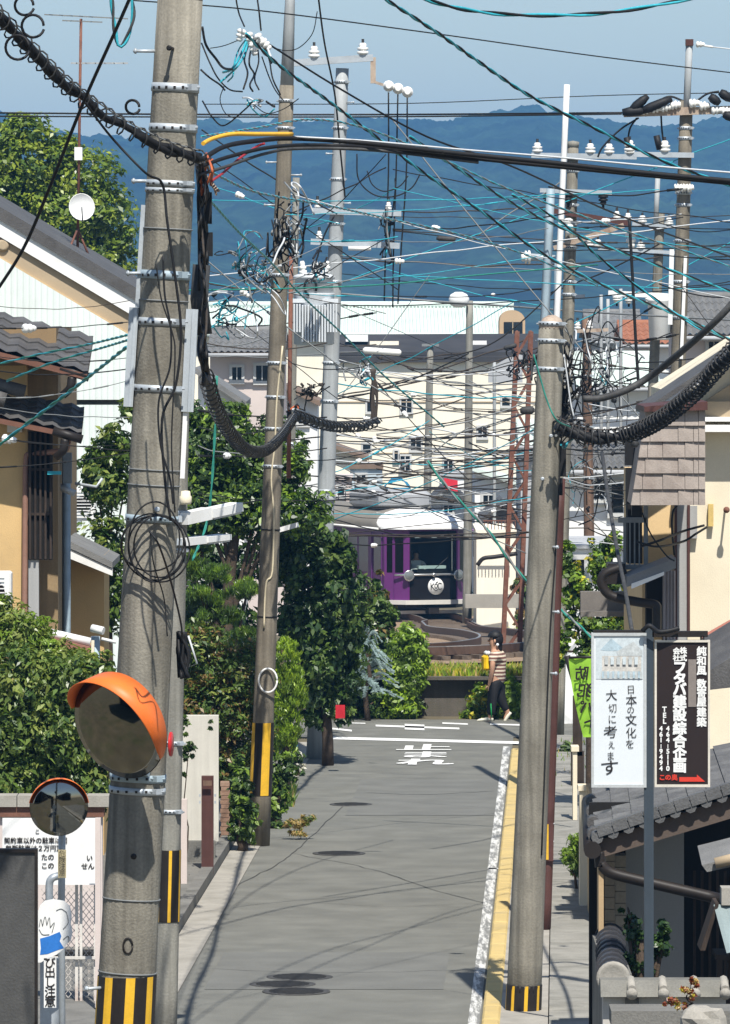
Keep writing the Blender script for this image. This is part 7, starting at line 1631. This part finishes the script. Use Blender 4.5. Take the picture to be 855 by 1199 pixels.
# turquoise twisted pairs
TW = [M['turq'], M['black']]; TG = [M['turq'], M['wiregrey']]
for lab, pts, r, ms in (
    ('turquoise twisted cable curving across the very top of the sky', [(470, -12, 205), (520, 6, 203), (580, 16, 201), (650, 18, 200), (720, 14, 199), (800, 0, 198), (840, -10, 198)], 1.7, TW),
    ('turquoise twisted cable descending across the sky to the right edge', [(440, -8, 165), (510, 37, 160), (560, 72, 156), (620, 112, 152), (700, 152, 148), (780, 190, 145), (880, 226, 142)], 1.5, TW),
    ('long turquoise cable running from the tangle left of the tapering pole to the lower right', [(288, 40, 120), (325, 75, 118), (380, 115, 115), (440, 160, 112), (500, 205, 110), (560, 245, 108), (640, 300, 106), (720, 340, 104), (800, 372, 102), (880, 410, 100)], 1.4, TW),
    ('pale turquoise cable crossing under the heavy black cables in mid air', [(236, 160, 150), (300, 150, 140), (360, 140, 132), (420, 148, 126), (500, 178, 120), (580, 215, 116), (660, 245, 112), (760, 280, 108), (880, 320, 105)], 1.1, TG),
    ('pale turquoise cable starting low at the thick pole and crossing the hills', [(244, 200, 165), (300, 225, 150), (380, 240, 135), (450, 255, 125), (540, 275, 118), (620, 300, 112), (700, 335, 108)], 1.1, TG),
    ('blue green cable falling steeply from the thick pole toward the transformer', [(246, 235, 160), (280, 272, 140), (315, 305, 120), (352, 345, 110), (400, 390, 104), (450, 440, 100), (520, 500, 96)], 1.1, [M['green_w'], M['turq']]),
    ('turquoise cable angled across in front of the tram toward the kerb pole', [(500, 540, 92), (530, 578, 92), (570, 620, 92), (613, 677, 92), (650, 708, 92), (700, 752, 93)], 1.3, [M['green_w'], M['wiregrey']]),
    ('turquoise cable slanting down across the ochre house roofs', [(-10, 528, 150), (40, 490, 152), (90, 452, 156), (150, 405, 165)], 1.3, [M['green_w'], M['turq']]),
    ('upper turquoise cable crossing the dark tiled eave at the left', [(-10, 428, 150), (50, 414, 153), (100, 404, 156), (150, 392, 165)], .9, [M['green_w'], M['turq']]),
    ('lower faint turquoise cable crossing the dark tiled eave at the left', [(8, 446, 150), (60, 425, 153), (110, 410, 156), (150, 398, 165)], .9, [M['green_w'], M['turq']]),
    ('thin turquoise cord hanging straight down among the leaves by the thick pole', [(254, 440, 120), (252, 500, 120), (247, 580, 120), (240, 620, 120), (226, 655, 122)], 1.0, [M['green_w'], M['green_w']]),
    ('light turquoise cable passing under the rusty brace at the right', [(480, 160, 110), (540, 200, 108), (600, 238, 106), (660, 268, 104), (740, 300, 102), (880, 350, 100)], 1.2, TW),
    ('turquoise cable that dips under the equipment box at the far right', [(600, 228, 100), (660, 262, 98), (700, 300, 96), (760, 345, 95), (820, 385, 95), (880, 405, 95)], 1.1, TW)):
    twisted('twisted_cable', lab, pts, r, ms)
# single wires that can be told apart
for lab, pts, r, m in (
    ('thin black wire slanting down the whole sky from upper left to right', [(150, 0, 140), (300, 12, 135), (500, 38, 128), (700, 66, 120), (880, 88, 114)], .9, M['wire']),
    ('double thick black power line level along the mountain ridge, upper strand', [(-20, 132, 70), (240, 134, 70), (480, 134, 70), (728, 132, 72)], 1.2, M['black']),
    ('double thick black power line level along the mountain ridge, lower strand', [(-20, 136, 71), (240, 137, 71), (480, 136.5, 71), (728, 133.5, 72)], 1.0, M['wire']),
    ('faint thin wire just above the mountain ridge at the right', [(240, 122, 60), (480, 121, 60), (700, 112, 60), (880, 108, 60)], .6, M['wire']),
    ('black wire dropping steeply from the top past the pale steel pole', [(372, -10, 100), (380, 50, 98), (392, 110, 96), (398, 170, 94), (404, 230, 92)], 1.1, M['wire']),
    ('long black wire falling from the tangle to the right over the hills', [(312, 50, 115), (400, 105, 112), (500, 160, 110), (600, 195, 108), (720, 250, 104), (880, 310, 100)], 1.2, M['black']),
    ('black wire swooping left from the street lamp over the hills', [(520, 420, 80), (580, 400, 80), (640, 350, 80), (680, 310, 80)], .9, M['wire']),
    ('greyish wire running level from the lamp pole to the right edge', [(400, 344, 60), (500, 352, 60), (560, 356, 60), (700, 366, 62), (880, 376, 64)], 1.2, M['wiregrey']),
    ('dark green wire stretched level just below the mountain foot', [(215, 340, 100), (330, 338, 98), (450, 333, 96), (560, 322, 94), (700, 310, 92)], 1.0, M['green_w']),
    ('white wire leaving the top of the right hand pole', [(835, 55, 75), (880, 60, 75)], .8, M['wirepale']),
    ('black jumper looping from the insulator arm to the long crossarm', [(748, 138, 75), (726, 152, 75), (706, 172, 75), (700, 184, 75)], 1.1, M['black']),
    ('second black jumper dropping from the insulator arm', [(746, 138, 75), (738, 150, 75), (735, 166, 75)], 1.1, M['black']),
    ('black jumper hanging from the insulator arm beside the brown pole', [(774, 132, 75), (775, 150, 75), (777, 168, 75)], 1.1, M['black']),
    ('curved black jumper arching over the insulator arm', [(758, 130, 75), (772, 118, 75), (785, 113, 75), (800, 118, 75), (812, 120, 75), (828, 110, 75), (842, 107, 75)], 1.2, M['black']),
    ('black lead rising from the transformer lid to the middle crossarm', [(366, 320, 79), (372, 300, 79), (380, 275, 79), (392, 252, 79)], 1.0, M['black']),
    ('leftmost black drop wire under the three white disc insulators', [(455, 108, 78), (455, 200, 78), (452, 280, 78), (450, 352, 78)], .9, M['black']),
    ('middle black drop wire under the three white disc insulators', [(466, 110, 78), (464, 200, 78), (461, 290, 78), (460, 360, 78)], .9, M['black']),
    ('rightmost black drop wire under the three white disc insulators', [(477, 114, 78), (476, 200, 78), (470, 290, 78), (466, 356, 78)], .9, M['black']),
    ('shallow black loop of wire between the drop wires in mid air', [(418, 180, 78), (420, 210, 78), (438, 228, 78), (462, 230, 78), (482, 220, 78), (492, 204, 78)], .8, M['wire']),
    ('second smaller black loop between the drop wires', [(430, 200, 78), (436, 216, 78), (450, 224, 78), (468, 218, 78), (478, 206, 78)], .7, M['wire']),
    ('white lead wandering down the kerb pole side', [(660, 415, 123), (664, 440, 123), (668, 470, 123), (672, 488, 123)], 1.0, M['wirepale']),
    ('green grey lead bowing across the face of the kerb pole', [(625, 415, 126), (632, 440, 126), (641, 470, 126), (652, 492, 126), (668, 500, 125)], 1.0, M['green_w']),
    ('pale stay wire sloping up left to the white insulator by the crossarm', [(560, 276, 75), (600, 248, 75), (640, 225, 75), (660, 210, 75)], .8, M['wiregrey']),
    ('long black stay from the kerb pole down to the white sign', [(705, 530, 115), (712, 580, 118), (722, 640, 122), (732, 690, 126), (740, 738, 132)], 2.2, M['cable']),
    ('black lead curling out of the ochre bay wall to the house pipe', [(793, 592, 109), (788, 600, 109), (787, 620, 109), (790, 650, 109)], 1.3, M['black']),
    ('upper black service cable lying along the yellow side wall', [(750, 640, 111), (775, 632, 111), (800, 622, 110), (825, 615, 110)], 1.6, M['black']),
    ('lower black service cable lying along the yellow side wall', [(745, 634, 111), (770, 640, 111), (800, 634, 110), (815, 625, 110), (828, 617, 110)], 1.4, M['black']),
    ('black service wire running down to the doorway canopy', [(752, 600, 111), (762, 625, 111), (780, 650, 111), (790, 657, 111)], .9, M['wire'])):
    cable('wire' if r < 1.3 else 'cable', lab, pts, r, m, 'wire' if r < 1.3 else 'cable')
# splice cases and small fittings hung on the wires
for x0, y0, x1, y1, s, r, lab in ((511, 279, 534, 280, 100, 3, 'black cylindrical splice case on a wire against the hills'), (609, 481, 626, 480, 118, 5, 'black cylindrical splice case just left of the kerb pole'), (590, 408, 605, 404, 60, 3, 'small dark splice case before the cream building at upper right'), (425, 410, 470, 413, 82, 4, 'pale grey cylindrical splice case right of the pale pole'), (575, 345, 580, 345, 60, 2, 'tiny pale fitting on the level grey wire by the lamp'), (738, 520, 748, 517, 118, 6, 'short black splice case hanging below the spiral bundle at right')):
    b = MB(); p, q = at(x0, y0, s), at(x1, y1, s); d = (q - p).normalized(); b.tube([p, p + d * .03, q - d * .03, q], [r / s * .5, r / s, r / s, r / s * .5], 10)
    tag(b.build('splice_case', M['cable'] if 'pale' not in lab else M['white_p']), lab, 'splice case')
t = thing('cable_boxes', 'stack of black cable boxes hanging between the kerb pole and the tile clad bay', 'cable box', at(745, 600, 110))
for x0, y0, x1, y1 in ((732, 515, 748, 545), (733, 548, 746, 590), (740, 590, 750, 604)):
    b = MB(); px(b, x0, y0, x1, y1, 110, .15); b.build('case', M['black'], t)
t = thing('cable_boxes', 'narrow black cable box strapped to the right side of the kerb pole', 'cable box', at(658, 540, 122))
for x0, y0, x1, y1 in ((655, 455, 665, 495), (654, 518, 663, 558), (652, 560, 659, 580)):
    b = MB(); px(b, x0, y0, x1, y1, 122, .12); b.build('case', M['black'], t)
# tangles
def tangle(label, cx, cy, rx, ry, s, n, ms, wts, r=(.7, 1.4), seed=0, vert=0.0):
    g = random.Random(seed); b = MB()
    for k in range(int(n * .75)):
        pts = []; x, y = cx + g.gauss(0, rx * .5), cy + g.gauss(0, ry * .5); vx, vy = g.gauss(0, .35), g.gauss(0, .35) + vert * .3
        for j in range(g.randint(4, 7)):
            pts.append((x, y, s + g.uniform(-.4, .4))); vx = vx * .72 + g.gauss(0, .16) - (x - cx) / rx * .16; vy = vy * .72 + g.gauss(0, .16) - (y - cy) / ry * .16 + .04
            x += vx * rx; y += vy * ry
        b.tube(spline(W3(pts), 6), g.uniform(*r) / s, 5, m=g.choices(range(len(ms)), wts)[0])
    for k in range(n // 6):
        q = at(cx + g.uniform(-rx, rx) * .8, cy + g.uniform(-ry, ry) * .8, s); d = Vector((g.uniform(-1, 1), -.3, g.uniform(-1, 1))).normalized(); b.tube([q, q + d * 5 / s], g.uniform(1.4, 2.6) / s, 6, m=g.choices(range(len(ms)), wts)[0])
    return tag(b.build('cable_tangle', ms), label, 'cable tangle')
MX = [M['black'], M['turq'], M['wirepale'], M['wiregrey']]
kt = thing('cable_tangle', 'knot of white insulators with turquoise and black leads left of the tapering pole top', 'cable tangle', at(290, 45, 117))
for x, y, dx, dy in ((284, 34, -.3, 1), (290, 38, .3, 1), (300, 40, .5, .8), (306, 47, .6, .6), (296, 50, .2, 1)):
    b = MB(); insulator(b, at(x, y, 117), (dx, 0, -dy), .13, .05); b.build('insulator', M['white_p'], kt)
g = random.Random(8)
for pts, r, m in ((((290, 44), (284, 60), (276, 74), (270, 82), (262, 84)), 1.6, 'turq'), (((292, 44), (287, 62), (279, 78), (266, 90), (258, 96)), 1.3, 'turq'), (((288, 46), (280, 58), (274, 72), (272, 88), (266, 96)), 1.0, 'turq'),
        (((236, 32), (242, 52), (252, 68), (262, 80), (272, 82)), 1.6, 'black'), (((236, 50), (246, 74), (256, 92), (268, 104), (284, 108)), 1.0, 'wire'), (((234, 82), (246, 92), (258, 100), (264, 106)), 1.2, 'black'),
        (((292, 50), (287, 70), (290, 86), (285, 104)), 1.2, 'black'), (((296, 52), (292, 74), (298, 86), (292, 100), (297, 106)), 1.2, 'black'), (((300, 50), (302, 72), (298, 92), (304, 106)), 1.0, 'black'), (((296, 44), (306, 52), (314, 62), (318, 74)), 2.0, 'black'), (((300, 42), (312, 52), (318, 66)), 1.6, 'wirepale'),
        (((316, 72), (320, 92), (328, 112)), 1.0, 'wire'), (((306, 66), (314, 90), (322, 104), (330, 116)), .8, 'wire'), (((286, 30), (280, 14), (276, -6)), 1.0, 'black'), (((306, 36), (303, 16), (300, -8)), 1.1, 'black'),
        (((310, 50), (330, 58), (350, 56), (366, 40), (372, 14)), .6, 'wire'), (((278, 48), (262, 54), (246, 56)), .6, 'wire'), (((262, 100), (258, 116), (264, 132), (274, 138)), .6, 'wire'), (((238, 118), (250, 138), (262, 146), (286, 128), (296, 120)), 1.0, 'black'),
        (((296, 122), (312, 132), (332, 128), (350, 116)), .6, 'wire'), (((290, 116), (298, 130), (310, 136), (322, 128)), .9, 'turq')):
    b = MB(); b.tube(spline([at(x + g.uniform(-1, 1), y + g.uniform(-1, 1), 117 + g.uniform(-1, 1)) for x, y in pts], 7), r / 117, 5); b.build('lead', M[m], kt)
tangle('little white and grey wire knot in front of the ridge line', 298, 118, 16, 9, 112, 10, MX, (2, 1, 4, 2), seed=3)
tangle('dense dark tangle wrapped round the tapering pole level with the crossarms', 335, 265, 20, 45, 96, 40, MX, (7, 1, 1, 2), (.6, 1.5), seed=4)
tangle('lower turquoise and white tangle left of the tapering pole', 300, 310, 36, 32, 100, 34, MX, (3, 4, 3, 2), (.6, 1.3), seed=5)
tangle('turquoise tangle in front of the pale house beside the thick pole', 265, 365, 28, 26, 110, 26, MX, (3, 5, 3, 1), (.6, 1.3), seed=6)
tangle('dark tangle of fittings over the transformer lid', 374, 310, 16, 14, 80, 16, MX, (6, 2, 2, 2), (.6, 1.4), seed=7)
tangle('dark upright tangle between the drop wires and the lower crossarm', 452, 262, 8, 36, 78, 18, MX, (7, 1, 1, 1), (.6, 1.3), seed=8, vert=.4)
tangle('heavy black tangle round the upper right side of the kerb pole', 660, 440, 22, 50, 122, 52, MX, (14, 1, 1, 1), (.6, 1.5), seed=9)
tangle('dark tangle where the spiral bundle meets the kerb pole', 668, 500, 24, 18, 123, 26, MX, (8, 1, 1, 2), (.7, 1.8), seed=10)
tangle('loose tangle of looping wires around the timber pole', 702, 430, 30, 60, 80, 42, MX, (8, .6, 1.5, 3), (.4, 1.0), seed=11)
tangle('sparse tangle of wires low between the kerb pole and the bay', 700, 560, 34, 50, 84, 26, MX, (8, .6, 1.5, 3), (.4, .9), seed=12)
tangle('small orange brown tangle at the end of the sagging spiral bundle', 344, 484, 9, 10, 96, 12, [M['orange_w'], M['black'], M['cable']], (2, 3, 2), seed=13)
tangle('brown tangle of fittings right of the tapering pole', 362, 456, 16, 10, 84, 20, [M['wirebrown'], M['black'], M['cable']], (3, 3, 2), (.6, 1.3), seed=14)
tangle('pale blue tangle of leads before the cream building left part', 425, 435, 14, 18, 80, 16, MX, (3, 3, 4, 2), (.5, 1.1), seed=15)
tangle('dark tangle of fittings on the lattice mast top', 606, 420, 16, 20, 60, 20, [M['wirebrown'], M['black'], M['cable']], (3, 3, 2), (.6, 1.3), seed=16)
# runs of many thin wires
def run(n, anchors, ya, yb_, slope, s0, s1, label, group, cols, wts, r=(.45, .9), kink=.6, sag=(1, 9), seed=0, mind=80, beads=.25):
    g = random.Random(seed); k = 0
    while k < n:
        xa, xb = sorted(g.sample(anchors, 2)); w_ = xb - xa
        if w_ < mind: continue
        k += 1; y = g.uniform(ya, yb_); sl = g.gauss(0, slope); s_ = g.uniform(s0, s1); sg = g.uniform(*sag); s2 = s_ + g.uniform(-2, 2); m = 5 + int(w_ / 45); pts = []
        for i in range(m + 1):
            t = i / m; pts.append((xa + w_ * t, y + sl * w_ * (t - .5) + 4 * sg * t * (1 - t) + (g.gauss(0, kink) if 0 < i < m else 0), s_ + (s2 - s_) * t))
        bd = [g.random() for _ in range(g.randint(1, 3))] if g.random() < beads else ()
        o = cable('wire', label, pts, g.uniform(*r), g.choices(cols, wts)[0], 'wire', group, n=4, sides=4, beads=bd)
        if g.random() < .09:
            p, q = at(*pts[2]), at(*pts[3]); b = MB(); insulator(b, p, (q - p).normalized(), .14, .045); b.build('insulator', M['white_p'], o)
dk = [M['wire'], M['wirebrown'], M['wiregrey']]
A1 = [384, 441, 503, 549, 605, 616, 640, 384, 640, 650]
run(60, A1, 422, 600, .15, 44, 66, 'thin dark wire among the many strung across in front of the cream building', 'wires in front of the cream building', dk + [M['wirepale']], (4, 5, 2, 1), (.4, .95), .8, (1, 12), seed=31)
run(15, A1, 395, 595, .22, 46, 66, 'pale or turquoise wire among the dark ones in front of the cream building', 'pale wires in front of the cream building', [M['wirepale'], M['turq'], M['wiregrey']], (4, 3, 2), (.4, .8), .8, (1, 12), seed=41)
run(12, [236, 334, 398, 460, 642, 772, 880], 225, 345, .2, 70, 95, 'pale blue wire crossing the hills', 'pale blue wires before the hills', [M['turq'], M['wirepale']], (3, 1), (.45, .8), .6, (1, 8), seed=42, mind=120)
run(12, A1, 395, 560, .5, 50, 70, 'thin steeply slanting wire in front of the cream building', 'slanting wires in front of the cream building', dk + [M['turq']], (4, 3, 2, 2), seed=32)
run(22, [232, 318, 342, 383, 232, 441], 330, 600, .10, 66, 90, 'thin dark wire crossing the trees and houses between the thick pole and the pale pole', 'wires between the thick and pale poles', dk, (5, 3, 1), seed=33)
run(12, [236, 334, 395, 452, 466], 200, 420, .45, 80, 110, 'thin slanting wire crossing the hills left of the drop wires', 'slanting wires before the hills at left', dk + [M['turq']], (5, 2, 2, 2), seed=34)
run(34, [640, 660, 689, 745, 795, 860], 385, 640, .16, 62, 100, 'thin dark wire crossing between the kerb pole and the cream house', 'wires between kerb pole and cream house', dk + [M['wirepale']], (5, 3, 1, 2), seed=35)
run(9, [658, 690, 800, 875], 450, 640, .42, 100, 106, 'thin wire slanting across the tile clad bay and cream wall', 'wires slanting across the cream house', dk, (6, 2, 1), (.4, .75), .4, seed=36)
run(18, [398, 460, 642, 668, 772, 800, 880], 215, 345, .08, 60, 90, 'thin dark wire crossing the hills at the right', 'wires before the hills at right', dk, (6, 3, 1), seed=37)
run(10, [460, 642, 668, 772, 798, 880], 220, 400, .4, 70, 95, 'thin slanting wire crossing the hills at the right', 'slanting wires before the hills at right', dk + [M['turq'], M['wirepale']], (4, 2, 2, 2, 1), seed=38)
run(9, [-15, 152, -40], 340, 540, .06, 110, 140, 'thin dark wire crossing in front of the white gabled house', 'wires in front of the white gabled house', dk, (5, 2, 1), (.4, .75), .3, seed=39, mind=120)
run(7, [384, 549, 640, 690], 560, 640, .12, 55, 70, 'thin dark wire low above the tram and rooftops', 'wires low above the tram', dk, (5, 3, 1), seed=40)
